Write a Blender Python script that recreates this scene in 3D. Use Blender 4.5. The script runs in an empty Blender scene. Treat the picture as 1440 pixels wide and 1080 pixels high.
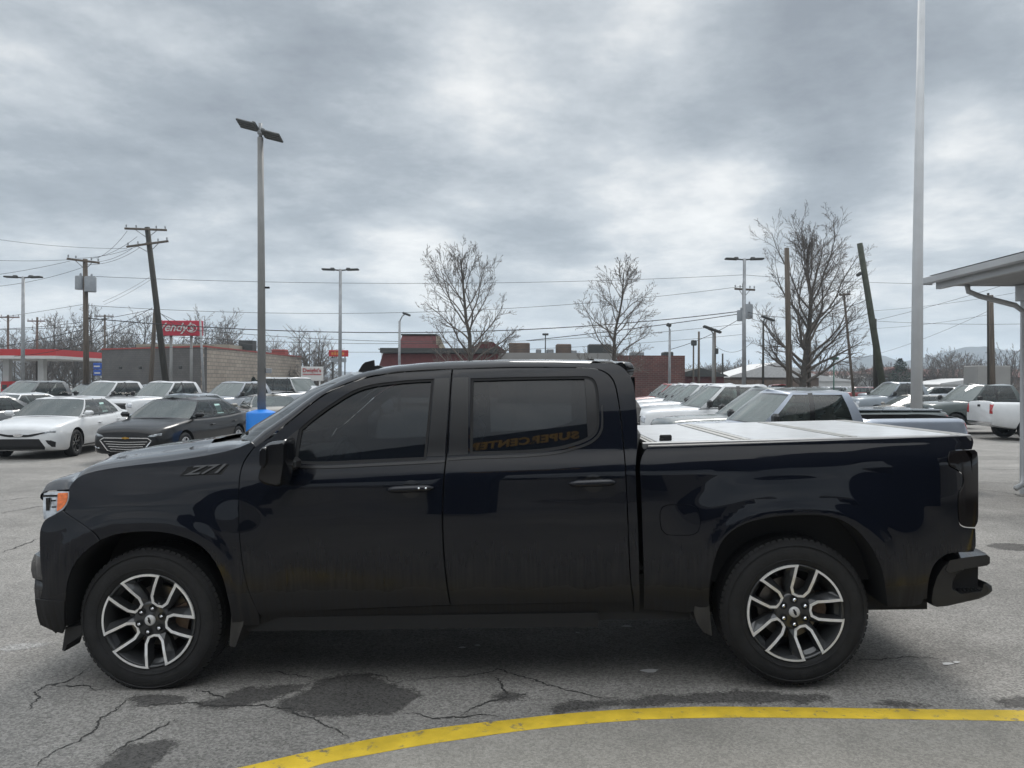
import bpy, bmesh, math, random
from mathutils import Vector, Matrix, Euler, noise
from mathutils.geometry import delaunay_2d_cdt
from mathutils.bvhtree import BVHTree
R = math.radians
random.seed(7)
scene = bpy.context.scene
COL = scene.collection

# ------------------------------------------------------------------ camera
F, CX, CY = 1060.0, 720.0, 540.0
HC = 1.757
ROLL = 0.0045
cam_d = bpy.data.cameras.new('camera'); cam = bpy.data.objects.new('camera', cam_d); COL.objects.link(cam)
cam_d.sensor_width = 36.0; cam_d.lens = 36.0 * F / 1440.0
cam_d.clip_start = 0.05; cam_d.clip_end = 20000
CAMROT = Matrix.Rotation(-ROLL, 3, 'Y')          # roll about the view axis (+Y)
cam.matrix_world = Matrix.Translation((0, 0, HC)) @ (CAMROT @ Matrix.Rotation(R(90), 3, 'X')).to_4x4()
scene.camera = cam
scene.render.resolution_x = 1024; scene.render.resolution_y = 768

# ------------------------------------------------------------------ sky and sun
SUN_EL, SUN_AZ = R(48), R(12)        # azimuth from +Y (view direction) towards +X
world = bpy.data.worlds.new('World'); scene.world = world
world.use_nodes = True
def build_world():
    nt = world.node_tree; nt.nodes.clear()
    N = lambda t, **k: _node(nt, t, **k)
    out = N('ShaderNodeOutputWorld')
    tc = N('ShaderNodeTexCoord'); sep = N('ShaderNodeSeparateXYZ'); nt.links.new(tc.outputs['Generated'], sep.inputs[0])
    def M(op, a, b=None, clamp=False):
        m = N('ShaderNodeMath'); m.operation = op; m.use_clamp = clamp
        for i, v in enumerate((a, b)):
            if v is None: continue
            if hasattr(v, 'links') or hasattr(v, 'node'): nt.links.new(v, m.inputs[i])
            else: m.inputs[i].default_value = v
        return m.outputs[0]
    z = M('MAXIMUM', sep.outputs[2], 0.0)
    zz = M('ADD', z, 0.17)
    px = M('DIVIDE', sep.outputs[0], zz); py = M('DIVIDE', sep.outputs[1], zz)
    comb = N('ShaderNodeCombineXYZ'); nt.links.new(px, comb.inputs[0]); nt.links.new(py, comb.inputs[1]); comb.inputs[2].default_value = 3.7
    n1 = N('ShaderNodeTexNoise'); n1.inputs['Scale'].default_value = 0.62; n1.inputs['Detail'].default_value = 7.0
    n1.inputs['Roughness'].default_value = 0.56; n1.inputs['Distortion'].default_value = 0.55
    nt.links.new(comb.outputs[0], n1.inputs['Vector'])
    n2 = N('ShaderNodeTexNoise'); n2.inputs['Scale'].default_value = 2.4; n2.inputs['Detail'].default_value = 6.0
    n2.inputs['Roughness'].default_value = 0.62
    nt.links.new(comb.outputs[0], n2.inputs['Vector'])
    s = M('ADD', M('MULTIPLY', n1.outputs[0], 0.64), M('MULTIPLY', n2.outputs[0], 0.36))
    # thin places in the cloud deck where the sun comes through (direction, tightness, amount)
    for (u, v, tight, amt) in SKY_GLOWS:
        d = px_dir(u, v).normalized()
        dp = N('ShaderNodeVectorMath'); dp.operation = 'DOT_PRODUCT'; nt.links.new(tc.outputs['Generated'], dp.inputs[0]); dp.inputs[1].default_value = d
        g = M('POWER', M('MAXIMUM', dp.outputs['Value'], 0.0), tight)
        s = M('ADD', s, M('MULTIPLY', g, amt))
    s = M('ADD', M('MULTIPLY', M('SUBTRACT', s, 0.5), 1.5), 0.5)
    ramp = N('ShaderNodeValToRGB'); cr = ramp.color_ramp
    stops = [(0.28, (0.225, 0.252, 0.285)), (0.40, (0.315, 0.350, 0.385)), (0.51, (0.475, 0.510, 0.540)), (0.62, (0.715, 0.725, 0.725)), (0.80, (1.0, 0.99, 0.96))]
    cr.elements[0].position = stops[0][0]; cr.elements[0].color = (*stops[0][1], 1)
    cr.elements[1].position = stops[-1][0]; cr.elements[1].color = (*stops[-1][1], 1)
    for p, c in stops[1:-1]:
        e = cr.elements.new(p); e.color = (*c, 1)
    nt.links.new(s, ramp.inputs[0])
    # paler air near the horizon
    hz = M('POWER', M('SUBTRACT', 1.0, M('MINIMUM', z, 1.0)), 11.0)
    mix = N('ShaderNodeMixRGB'); nt.links.new(M('MULTIPLY', hz, 0.72), mix.inputs[0]); nt.links.new(ramp.outputs[0], mix.inputs[1]); mix.inputs[2].default_value = (0.57, 0.625, 0.665, 1)
    # an overcast sky is brighter towards the zenith
    zen = M('ADD', 1.0, M('MULTIPLY', M('MAXIMUM', M('SUBTRACT', sep.outputs[2], 0.46), 0.0), 4.5))
    # darker overcast behind the viewer, brighter on the sun side above
    b1 = N('ShaderNodeBackground'); nt.links.new(mix.outputs[0], b1.inputs[0]); nt.links.new(zen, b1.inputs[1])
    sky = N('ShaderNodeTexSky'); sky.sky_type = 'NISHITA'; sky.sun_disc = False; sky.sun_elevation = SUN_EL; sky.sun_rotation = SUN_AZ
    b2 = N('ShaderNodeBackground'); nt.links.new(sky.outputs[0], b2.inputs[0]); b2.inputs[1].default_value = 0.06
    ms = N('ShaderNodeMixShader'); ms.inputs[0].default_value = 0.06
    nt.links.new(b1.outputs[0], ms.inputs[1]); nt.links.new(b2.outputs[0], ms.inputs[2])
    nt.links.new(ms.outputs[0], out.inputs[0])
def _node(nt, t, **k):
    n = nt.nodes.new(t)
    for a, b in k.items(): setattr(n, a, b)
    return n
def px_dir(u, v):
    return CAMROT @ Vector(((u - CX) / F, 1.0, -(v - CY) / F))
def at(u, v, D):
    """world point seen at photo pixel (u,v), D metres in front of the camera"""
    return Vector((0, 0, HC)) + px_dir(u, v) * D
def sxyz(u, D, z):
    """world point at height z, depth D, seen in photo column u"""
    return Vector(((u - CX) / F * D, D, z))
SKY_GLOWS = [(690, 150, 90, 0.10), (1035, 262, 420, 0.13), (1320, 250, 220, 0.10), (560, 370, 500, 0.12), (940, 30, 150, 0.08), (900, 330, 300, 0.10),
             (250, 120, 60, -0.08), (760, 250, 300, -0.05), (520, 280, 500, -0.06), (1150, 120, 120, -0.09), (470, 70, 200, -0.05)]
build_world()
sun_d = bpy.data.lights.new('sun', 'SUN'); sun_d.energy = 1.5; sun_d.angle = R(20); sun_d.color = (1.0, 0.96, 0.90)
sun = bpy.data.objects.new('sun', sun_d); COL.objects.link(sun)
sdir = Vector((math.sin(SUN_AZ) * math.cos(SUN_EL), math.cos(SUN_AZ) * math.cos(SUN_EL), math.sin(SUN_EL)))
sun.rotation_euler = sdir.to_track_quat('Z', 'Y').to_euler()
scene.view_settings.view_transform = 'Standard'; scene.view_settings.look = 'None'
scene.view_settings.exposure = 0.30; scene.view_settings.gamma = 1.0
scene.cycles.max_bounces = 8; scene.cycles.transparent_max_bounces = 12
scene.cycles.caustics_reflective = False; scene.cycles.caustics_refractive = False

# ------------------------------------------------------------------ helpers
def clamp(x, a=0.0, b=1.0): return max(a, min(b, x))
def sstep(a, b, x):
    t = clamp((x - a) / (b - a)); return t * t * (3 - 2 * t)
def lerp(a, b, t): return a + (b - a) * t
def interp(pts, x):
    if x <= pts[0][0]: return pts[0][1]
    for (x0, y0), (x1, y1) in zip(pts, pts[1:]):
        if x <= x1: return y0 + (y1 - y0) * (x - x0) / (x1 - x0)
    return pts[-1][1]
def interp_s(pts, x):
    """monotone smooth interpolation (hermite with averaged slopes)"""
    n = len(pts)
    if x <= pts[0][0]: return pts[0][1]
    if x >= pts[-1][0]: return pts[-1][1]
    for i in range(n - 1):
        if x <= pts[i + 1][0]:
            x0, y0 = pts[i]; x1, y1 = pts[i + 1]; h = x1 - x0
            def sl(j):
                if j <= 0: return (pts[1][1] - pts[0][1]) / (pts[1][0] - pts[0][0])
                if j >= n - 1: return (pts[-1][1] - pts[-2][1]) / (pts[-1][0] - pts[-2][0])
                a = (pts[j][1] - pts[j - 1][1]) / (pts[j][0] - pts[j - 1][0]); b = (pts[j + 1][1] - pts[j][1]) / (pts[j + 1][0] - pts[j][0])
                return 0.0 if a * b <= 0 else 2 * a * b / (a + b)
            m0, m1 = sl(i), sl(i + 1); t = (x - x0) / h
            return (2*t**3 - 3*t**2 + 1)*y0 + (t**3 - 2*t**2 + t)*h*m0 + (-2*t**3 + 3*t**2)*y1 + (t**3 - t**2)*h*m1

def tag(o, label=None, cat=None, group=None, kind=None):
    if label: o['label'] = label
    if cat: o['category'] = cat
    if group: o['group'] = group
    if kind: o['kind'] = kind
    return o
def empty(name, loc=(0, 0, 0), rz=0.0):
    o = bpy.data.objects.new(name, None); COL.objects.link(o); o.location = loc; o.rotation_euler = (0, 0, rz)
    o.empty_display_size = 0.2
    return o
def link(name, me, parent=None):
    o = bpy.data.objects.new(name, me); COL.objects.link(o)
    if parent is not None: o.parent = parent
    return o
def thing(name, label, cat, loc=(0, 0, 0), rz=0.0, group=None):
    return tag(empty(name, loc, rz), label, cat, group)

class MB:
    """collects shapes, builds ONE mesh object"""
    def __init__(s): s.v = []; s.f = []; s.m = []; s.smooth = []; s.cur = 0; s.sm = False
    def add(s, vs, fs, mat=None, smooth=None):
        b = len(s.v); s.v += [tuple(v) for v in vs]
        for f in fs:
            s.f.append(tuple(i + b for i in f)); s.m.append(s.cur if mat is None else mat); s.smooth.append(s.sm if smooth is None else smooth)
        return s
    def box(s, x0, x1, y0, y1, z0, z1, **k):
        vs = [(x, y, z) for z in (z0, z1) for y in (y0, y1) for x in (x0, x1)]
        return s.add(vs, [(0, 2, 3, 1), (4, 5, 7, 6), (0, 1, 5, 4), (2, 6, 7, 3), (0, 4, 6, 2), (1, 3, 7, 5)], **k)
    def rbox(s, c, d, b=0.02, rot=None, **k):
        """box with chamfered edges, centre c, full size d"""
        hx, hy, hz = d[0]/2, d[1]/2, d[2]/2; b = min(b, hx*.9, hy*.9, hz*.9)
        vs = []; ids = {}
        for sx in (-1, 1):
            for sy in (-1, 1):
                for sz in (-1, 1):
                    for ax in range(3):
                        p = [sx*(hx-b), sy*(hy-b), sz*(hz-b)]; p[ax] = (sx*hx, sy*hy, sz*hz)[ax]
                        ids[(sx, sy, sz, ax)] = len(vs); vs.append(Vector(p))
        fs = []
        for ax in range(3):
            o = [a for a in range(3) if a != ax]
            for sg in (-1, 1):
                q = []
                for (a, bb) in ((-1, -1), (1, -1), (1, 1), (-1, 1)):
                    key = [0, 0, 0]; key[ax] = sg; key[o[0]] = a; key[o[1]] = bb; q.append(ids[(*key, ax)])
                fs.append(q)
        for ax in range(3):
            o = [a for a in range(3) if a != ax]
            for a in (-1, 1):
                for bb in (-1, 1):
                    k1 = [0, 0, 0]; k1[o[0]] = a; k1[o[1]] = bb; k1[ax] = -1; k2 = list(k1); k2[ax] = 1
                    fs.append([ids[(*k1, o[0])], ids[(*k1, o[1])], ids[(*k2, o[1])], ids[(*k2, o[0])]])
        for sx in (-1, 1):
            for sy in (-1, 1):
                for sz in (-1, 1): fs.append([ids[(sx, sy, sz, 0)], ids[(sx, sy, sz, 1)], ids[(sx, sy, sz, 2)]])
        if rot is not None: vs = [rot @ v for v in vs]
        c = Vector(c); vs = [v + c for v in vs]
        return s.add(vs, fs, **k)
    def tube(s, pts, rad, n=8, cap=True, **k):
        pts = [Vector(p) for p in pts]; m = len(pts)
        if not hasattr(rad, '__len__'): rad = [rad] * m
        vs = []; up = Vector((0, 0, 1))
        prev = None
        for i, p in enumerate(pts):
            t = (pts[min(i+1, m-1)] - pts[max(i-1, 0)]); t = t.normalized() if t.length > 1e-9 else Vector((0, 0, 1))
            if prev is None:
                a = t.cross(up) if abs(t.z) < 0.95 else t.cross(Vector((1, 0, 0)))
            else: a = prev - t * prev.dot(t)
            a.normalize(); prev = a; b = t.cross(a)
            for j in range(n):
                an = 2 * math.pi * j / n; vs.append(p + (a * math.cos(an) + b * math.sin(an)) * rad[i])
        fs = [(i*n+j, i*n+(j+1) % n, (i+1)*n+(j+1) % n, (i+1)*n+j) for i in range(m-1) for j in range(n)]
        if cap: fs += [tuple(range(n-1, -1, -1)), tuple((m-1)*n+j for j in range(n))]
        k.setdefault('smooth', True)
        return s.add(vs, fs, **k)
    def lathe(s, prof, n=32, axis='Z', c=(0, 0, 0), **k):
        """prof: list of (r, h)"""
        vs = []; c = Vector(c)
        for (r, h) in prof:
            for j in range(n):
                a = 2 * math.pi * j / n; x, y = r * math.cos(a), r * math.sin(a)
                p = Vector((x, y, h)) if axis == 'Z' else (Vector((x, h, y)) if axis == 'Y' else Vector((h, x, y)))
                vs.append(c + p)
        m = len(prof)
        fs = [(i*n+j, i*n+(j+1) % n, (i+1)*n+(j+1) % n, (i+1)*n+j) for i in range(m-1) for j in range(n)]
        k.setdefault('smooth', True)
        return s.add(vs, fs, **k)
    def prism(s, poly, h0, h1, axis='Y', **k):
        """polygon extruded along an axis; poly in the two other coordinates"""
        n = len(poly); vs = []
        for h in (h0, h1):
            for (a, b) in poly:
                vs.append((a, h, b) if axis == 'Y' else ((a, b, h) if axis == 'Z' else (h, a, b)))
        fs = [tuple(range(n)), tuple(range(2*n-1, n-1, -1))] + [(i, n+i, n+(i+1) % n, (i+1) % n) for i in range(n)]
        return s.add(vs, fs, **k)
    def grid(s, rows, close=False, **k):
        m = len(rows); n = len(rows[0]); vs = [p for r in rows for p in r]
        fs = [(i*n+j, i*n+(j+1) % n, (i+1)*n+(j+1) % n, (i+1)*n+j) for i in range(m-1) for j in range(n if close else n-1)]
        k.setdefault('smooth', True)
        return s.add(vs, fs, **k)
    def mesh(s, name, mats, recalc=True, sharp=None):
        me = bpy.data.meshes.new(name); me.from_pydata(s.v, [], s.f)
        if not isinstance(mats, (list, tuple)): mats = [mats]
        for m in mats: me.materials.append(m)
        me.polygons.foreach_set('material_index', s.m); me.polygons.foreach_set('use_smooth', s.smooth)
        if recalc:
            bm = bmesh.new(); bm.from_mesh(me); bmesh.ops.recalc_face_normals(bm, faces=bm.faces)
            bm.to_mesh(me); bm.free()
        if sharp: me.set_sharp_from_angle(angle=R(sharp))
        me.update(); return me
    def build(s, name, mats, parent=None, recalc=True, sharp=None):
        return link(name, s.mesh(name, mats, recalc, sharp), parent)
def copy_tree(o, parent=None):
    c = o.copy(); COL.objects.link(c)
    if parent is not None: c.parent = parent
    for ch in o.children: copy_tree(ch, c)
    return c
def text_mesh(txt, size, extrude=0.01, shear=0.0, align='CENTER', bold=0.0, name='lettering', space=1.0):
    cu = bpy.data.curves.new(name, 'FONT'); cu.body = txt; cu.size = size; cu.extrude = extrude; cu.shear = shear; cu.offset = bold
    cu.align_x = align; cu.align_y = 'CENTER'; cu.space_character = space
    o = bpy.data.objects.new(name, cu); COL.objects.link(o)
    dg = bpy.context.evaluated_depsgraph_get(); me = bpy.data.meshes.new_from_object(o.evaluated_get(dg))
    bpy.data.objects.remove(o); bpy.data.curves.remove(cu); me.name = name
    return me

# ------------------------------------------------------------------ materials
def mat(name, base=(0.5, 0.5, 0.5), rough=0.5, metal=0.0, coat=0.0, coat_rough=0.03, spec=0.5, var=0.0, scale=6.0, bump=0.0, bscale=40.0, emit=None, detail=4.0, stretch=None):
    m = bpy.data.materials.new(name); m.use_nodes = True; nt = m.node_tree; p = nt.nodes['Principled BSDF']
    p.inputs['Base Color'].default_value = (*base, 1); p.inputs['Roughness'].default_value = rough; p.inputs['Metallic'].default_value = metal
    p.inputs['Coat Weight'].default_value = coat; p.inputs['Coat Roughness'].default_value = coat_rough; p.inputs['Specular IOR Level'].default_value = spec
    if emit: p.inputs['Emission Color'].default_value = (*emit[:3], 1); p.inputs['Emission Strength'].default_value = emit[3]
    tc = nt.nodes.new('ShaderNodeTexCoord'); src = tc.outputs['Object']
    if stretch:
        mp = nt.nodes.new('ShaderNodeMapping'); mp.inputs['Scale'].default_value = stretch; nt.links.new(src, mp.inputs[0]); src = mp.outputs[0]
    if var > 0:
        n = nt.nodes.new('ShaderNodeTexNoise'); n.inputs['Scale'].default_value = scale; n.inputs['Detail'].default_value = detail; nt.links.new(src, n.inputs['Vector'])
        mr = nt.nodes.new('ShaderNodeMapRange'); mr.inputs[1].default_value = 0.3; mr.inputs[2].default_value = 0.7; mr.inputs[3].default_value = 1 - var; mr.inputs[4].default_value = 1 + var
        nt.links.new(n.outputs[0], mr.inputs[0])
        hs = nt.nodes.new('ShaderNodeMixRGB'); hs.blend_type = 'MULTIPLY'; hs.inputs[0].default_value = 1; hs.inputs[1].default_value = (*base, 1)
        nt.links.new(mr.outputs[0], hs.inputs[2]); nt.links.new(hs.outputs[0], p.inputs['Base Color'])
    if bump > 0:
        n = nt.nodes.new('ShaderNodeTexNoise'); n.inputs['Scale'].default_value = bscale; n.inputs['Detail'].default_value = 3; nt.links.new(src, n.inputs['Vector'])
        b = nt.nodes.new('ShaderNodeBump'); b.inputs['Strength'].default_value = bump; b.inputs['Distance'].default_value = 0.01
        nt.links.new(n.outputs[0], b.inputs['Height']); nt.links.new(b.outputs[0], p.inputs['Normal'])
    return m
def glass_mat(name, tint, rough=0.02, opac=0.55, base=(0.01, 0.012, 0.012), ior=1.52):
    """tinted window: part of what is behind shows, the rest is a dark glossy pane"""
    m = bpy.data.materials.new(name); m.use_nodes = True; nt = m.node_tree; p = nt.nodes['Principled BSDF']
    p.inputs['Base Color'].default_value = (*base, 1); p.inputs['Roughness'].default_value = rough; p.inputs['IOR'].default_value = 1.52
    tr = nt.nodes.new('ShaderNodeBsdfTransparent'); tr.inputs[0].default_value = (*tint, 1)
    gl = nt.nodes.new('ShaderNodeBsdfGlossy'); gl.inputs['Roughness'].default_value = rough
    fr = nt.nodes.new('ShaderNodeFresnel'); fr.inputs[0].default_value = ior
    a = nt.nodes.new('ShaderNodeMixShader'); b = nt.nodes.new('ShaderNodeMixShader'); a.inputs[0].default_value = opac
    df = nt.nodes.new('ShaderNodeBsdfDiffuse'); df.inputs[0].default_value = (*base, 1)
    nt.links.new(tr.outputs[0], a.inputs[1]); nt.links.new(df.outputs[0], a.inputs[2])
    nt.links.new(fr.outputs[0], b.inputs[0]); nt.links.new(a.outputs[0], b.inputs[1]); nt.links.new(gl.outputs[0], b.inputs[2])
    nt.links.new(b.outputs[0], nt.nodes['Material Output'].inputs[0]); nt.nodes.remove(p)
    return m
MT = {}
MT['rubber'] = mat('tyre_rubber', (0.012, 0.012, 0.013), 0.78, var=0.35, scale=14, bump=0.25, bscale=70)
MT['black_plastic'] = mat('black_plastic', (0.014, 0.014, 0.015), 0.45, var=0.3, scale=9)
MT['matte_black'] = mat('matte_black', (0.008, 0.008, 0.009), 0.75)
MT['gloss_black'] = mat('gloss_black', (0.006, 0.006, 0.007), 0.12, coat=0.4)
MT['dirty_black'] = mat('dirty_black', (0.035, 0.033, 0.031), 0.7, var=0.5, scale=12, stretch=(1, 1, .4))
MT['machined'] = mat('machined_aluminium', (0.80, 0.80, 0.80), 0.34, metal=0.35, var=0.08, scale=30)
MT['badge_letter'] = mat('badge_letter', (0.022, 0.023, 0.026), 0.3, coat=0.6)
MT['cap'] = mat('silver_cap', (0.62, 0.62, 0.62), 0.35, metal=0.25)
MT['dark_metal'] = mat('dark_wheel_metal', (0.045, 0.047, 0.05), 0.28, metal=0.4, coat=0.5)
MT['grey_metal'] = mat('grey_metal', (0.30, 0.30, 0.30), 0.45, metal=0.7, var=0.1)
MT['brake'] = mat('brake_disc_steel', (0.23, 0.21, 0.19), 0.4, metal=0.8, var=0.2, scale=20)
MT['rust'] = mat('rusty_steel', (0.13, 0.085, 0.055), 0.7, var=0.3, scale=30)
MT['chrome'] = mat('chrome', (0.75, 0.76, 0.78), 0.12, metal=1.0)
MT['clear'] = mat('headlamp_lens', (0.55, 0.57, 0.60), 0.08, metal=0.55, coat=1.0, var=0.5, scale=22)
MT['headlamp'] = mat('headlamp_grey_lens', (0.30, 0.32, 0.34), 0.08, metal=0.3, coat=1.0, var=0.6, scale=14)
MT['amber'] = mat('amber_lens', (0.75, 0.16, 0.02), 0.15, coat=1.0, var=0.25, scale=60)
MT['red_lens'] = mat('red_lens', (0.42, 0.01, 0.015), 0.12, coat=1.0, var=0.3, scale=30)
MT['smoked'] = mat('smoked_lens', (0.006, 0.0045, 0.005), 0.12, spec=.4)
MT['badge'] = mat('badge_black', (0.0025, 0.0025, 0.003), 0.35, spec=.25)
MT['interior'] = mat('interior_cloth', (0.05, 0.05, 0.052), 0.8, var=0.2)
MT['int_tan'] = mat('interior_grey', (0.16, 0.155, 0.15), 0.8, var=0.2)
MT['glass'] = glass_mat('car_glass', (0.70, 0.78, 0.75), opac=0.22, base=(0.05, 0.065, 0.062), ior=1.75)
MT['screen'] = glass_mat('windscreen_glass', (0.6, 0.68, 0.65), opac=0.55, base=(0.22, 0.25, 0.24), ior=1.7)  # pale diffuse base stands in for the sky reflected in the windscreen
MT['screen_dark'] = glass_mat('saloon_windscreen_glass', (0.6, 0.68, 0.65), opac=0.5, base=(0.085, 0.105, 0.10), ior=1.7)  # same painted-in sky reflection, weaker for the saloons
MT['privacy'] = glass_mat('privacy_glass', (0.20, 0.23, 0.25), opac=0.75, base=(0.008, 0.010, 0.012))
MT['paper'] = mat('window_sticker', (0.50, 0.72, 0.66), 0.6, var=0.1)
# ------------------------------------------------------------------ the black pickup
XL = Vector((3.72, -0.105, 0.0605)).normalized()
PF = at(211, 975, 4.38); PR = at(1121, 966, 4.275)
XL = (PR - PF).normalized()
YL = Vector((0, 0, 1)).cross(XL).normalized(); ZL = XL.cross(YL).normalized()
TO = (PF + PR) * 0.5 + YL * 1.0
TM = Matrix(((XL.x, YL.x, ZL.x, TO.x), (XL.y, YL.y, ZL.y, TO.y), (XL.z, YL.z, ZL.z, TO.z), (0, 0, 0, 1)))
TMI = TM.inverted()
XA = (PR - PF).length / 2            # wheels at local x = -XA and +XA
def loc_px(u, v, y):
    o = TMI @ Vector((0, 0, HC)); d = TMI.to_3x3() @ px_dir(u, v)
    t = (y - o.y) / d.y; p = o + d * t
    return p
RAKE = 0.0195
PROF = [(0.30, 0.880), (0.37, 0.928), (0.45, 0.965), (0.53, 0.992), (0.60, 1.006), (0.68, 1.014), (0.82, 1.021), (0.96, 1.023), (1.10, 1.018), (1.20, 1.012)]
PROFU = [(1.20, 1.012), (1.235, 1.004), (1.29, 0.984), (1.345, 0.962), (1.46, 0.930), (1.58, 0.896), (1.70, 0.858), (1.80, 0.820), (1.86, 0.788), (1.89, 0.75), (1.905, 0.70)]
ARCH_F = []; ARCH_R = []
def arch_d(x, z, cx, cz=0.42, rx=0.50, rz=0.535):
    # rounded-square arch distance (metres outside the lip)
    dx = abs(x - cx) / rx; dz = max(0.0, z - cz) / rz
    k = (dx ** 2.5 + dz ** 2.5) ** (1 / 2.5)
    return (k - 1) * 0.52
def wfun(x, z):
    zr = z - RAKE * x
    w = interp_s(PROF, zr) if zr < 1.20 else interp_s(PROFU, zr)
    if zr < 1.30:
        for cx in (-XA, XA):
            d = arch_d(x, z, cx + (0.01 if cx > 0 else -0.01))
            if -0.2 < d < 0.42:
                k = 1 - sstep(0.085, 0.36, d)
                w += (0.026 * k + 0.012 * (1 - sstep(0.045, 0.125, d))) * (1 - sstep(1.12, 1.28, zr))
        # doors are slightly hollow between the flares
        w -= 0.005 * sstep(-1.35, -0.9, x) * (1 - sstep(0.75, 1.25, x)) * (1 - sstep(0.55, 0.95, abs(zr - 0.86) * 2.4))
    if x < -2.45: w -= 1.15 * (-2.45 - x) ** 2
    if x > 2.62: w -= 0.9 * (x - 2.62) ** 2
    return w
def traced(pts, off=0.0):
    out = []
    for (u, v) in pts:
        y = -0.97
        for _ in range(6):
            p = loc_px(u, v, y); y = -(wfun(p.x, p.z) + off)
        out.append((p.x, p.z))
    return out
def cat_smooth(pts, closed=True, step=0.02, corner=38):
    n = len(pts); V = [Vector(p) for p in pts]; out = []
    def is_corner(i):
        if not closed and (i == 0 or i == n - 1): return True
        a = V[i] - V[i-1]; b = V[(i+1) % n] - V[i]
        if a.length < 1e-6 or b.length < 1e-6: return True
        return a.angle(b) > R(corner)
    cor = [is_corner(i) for i in range(n)]
    rng = range(n) if closed else range(n - 1)
    for i in rng:
        p1, p2 = V[i], V[(i+1) % n]
        p0 = V[i-1] if not cor[i] else p1 - (p2 - p1); p3 = V[(i+2) % n] if not cor[(i+1) % n] else p2 + (p2 - p1)
        m = max(1, int(round((p2 - p1).length / step)))
        l0 = (p1-p0).length; l1 = (p2-p1).length; l2 = (p3-p2).length
        t1 = (p2 - p0) / max(1e-6, (l0 + l1)) * l1; t2 = (p3 - p1) / max(1e-6, (l1 + l2)) * l1
        for k in range(m):
            t = k / m
            out.append(p1*(2*t**3-3*t**2+1) + t1*(t**3-2*t**2+t) + p2*(-2*t**3+3*t**2) + t2*(t**3-t**2))
    if not closed: out.append(V[-1])
    return [(p[0], p[1]) for p in out]
def inside(p, poly):
    x, y = p; c = False; n = len(poly); j = n - 1
    for i in range(n):
        xi, yi = poly[i]; xj, yj = poly[j]
        if (yi > y) != (yj > y) and x < (xj - xi) * (y - yi) / (yj - yi) + xi: c = not c
        j = i
    return c
def shrink(poly, d):
    """offset a polygon inwards by d (negative: outwards)"""
    n = len(poly); area = sum(poly[i][0]*poly[(i+1) % n][1] - poly[(i+1) % n][0]*poly[i][1] for i in range(n))
    s = 1 if area > 0 else -1; out = []
    for i in range(n):
        a = Vector(poly[i-1]); b = Vector(poly[i]); c = Vector(poly[(i+1) % n])
        e1 = (b-a); e2 = (c-b)
        if e1.length < 1e-9 or e2.length < 1e-9: out.append(tuple(b)); continue
        n1 = Vector((-e1.y, e1.x)).normalized()*s; n2 = Vector((-e2.y, e2.x)).normalized()*s
        m = (n1+n2)
        if m.length < 1e-6: m = n1
        m.normalize(); k = max(0.4, m.dot(n1)); p = b + m*(d/k); out.append((p.x, p.y))
    return out
def tri_region(poly, holes, res):
    xs = [p[0] for p in poly]; zs = [p[1] for p in poly]
    V = [Vector(p) for p in poly]; E = [(i, (i+1) % len(poly)) for i in range(len(poly))]
    for h in holes:
        b = len(V); V += [Vector(p) for p in h]; E += [(b+i, b+(i+1) % len(h)) for i in range(len(h))]
    nb = len(V); bset = V[:nb]
    cell = {}
    for v in bset: cell.setdefault((int(v.x//res), int(v.y//res)), []).append(v)
    i0 = int(min(xs)/res) - 1; i1 = int(max(xs)/res) + 1; k0 = int(min(zs)/res) - 1; k1 = int(max(zs)/res) + 1
    for i in range(i0, i1+1):
        for k in range(k0, k1+1):
            p = Vector((i*res, k*res))
            if not inside(p, poly) or any(inside(p, h) for h in holes): continue
            ci, ck = int(p.x//res), int(p.y//res); ok = True
            for a in (-1, 0, 1):
                for b in (-1, 0, 1):
                    for v in cell.get((ci+a, ck+b), ()):
                        if (v-p).length < res*0.55: ok = False
            if ok: V.append(p)
    vo, eo, fo, ov, oe, of = delaunay_2d_cdt(V, E, [], 0, 1e-5)
    F2 = []
    for f in fo:
        c = sum((vo[i] for i in f), Vector((0, 0))) / 3
        if inside(c, poly) and not any(inside(c, h) for h in holes): F2.append(tuple(f))
    return [(v.x, v.y) for v in vo], F2
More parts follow.
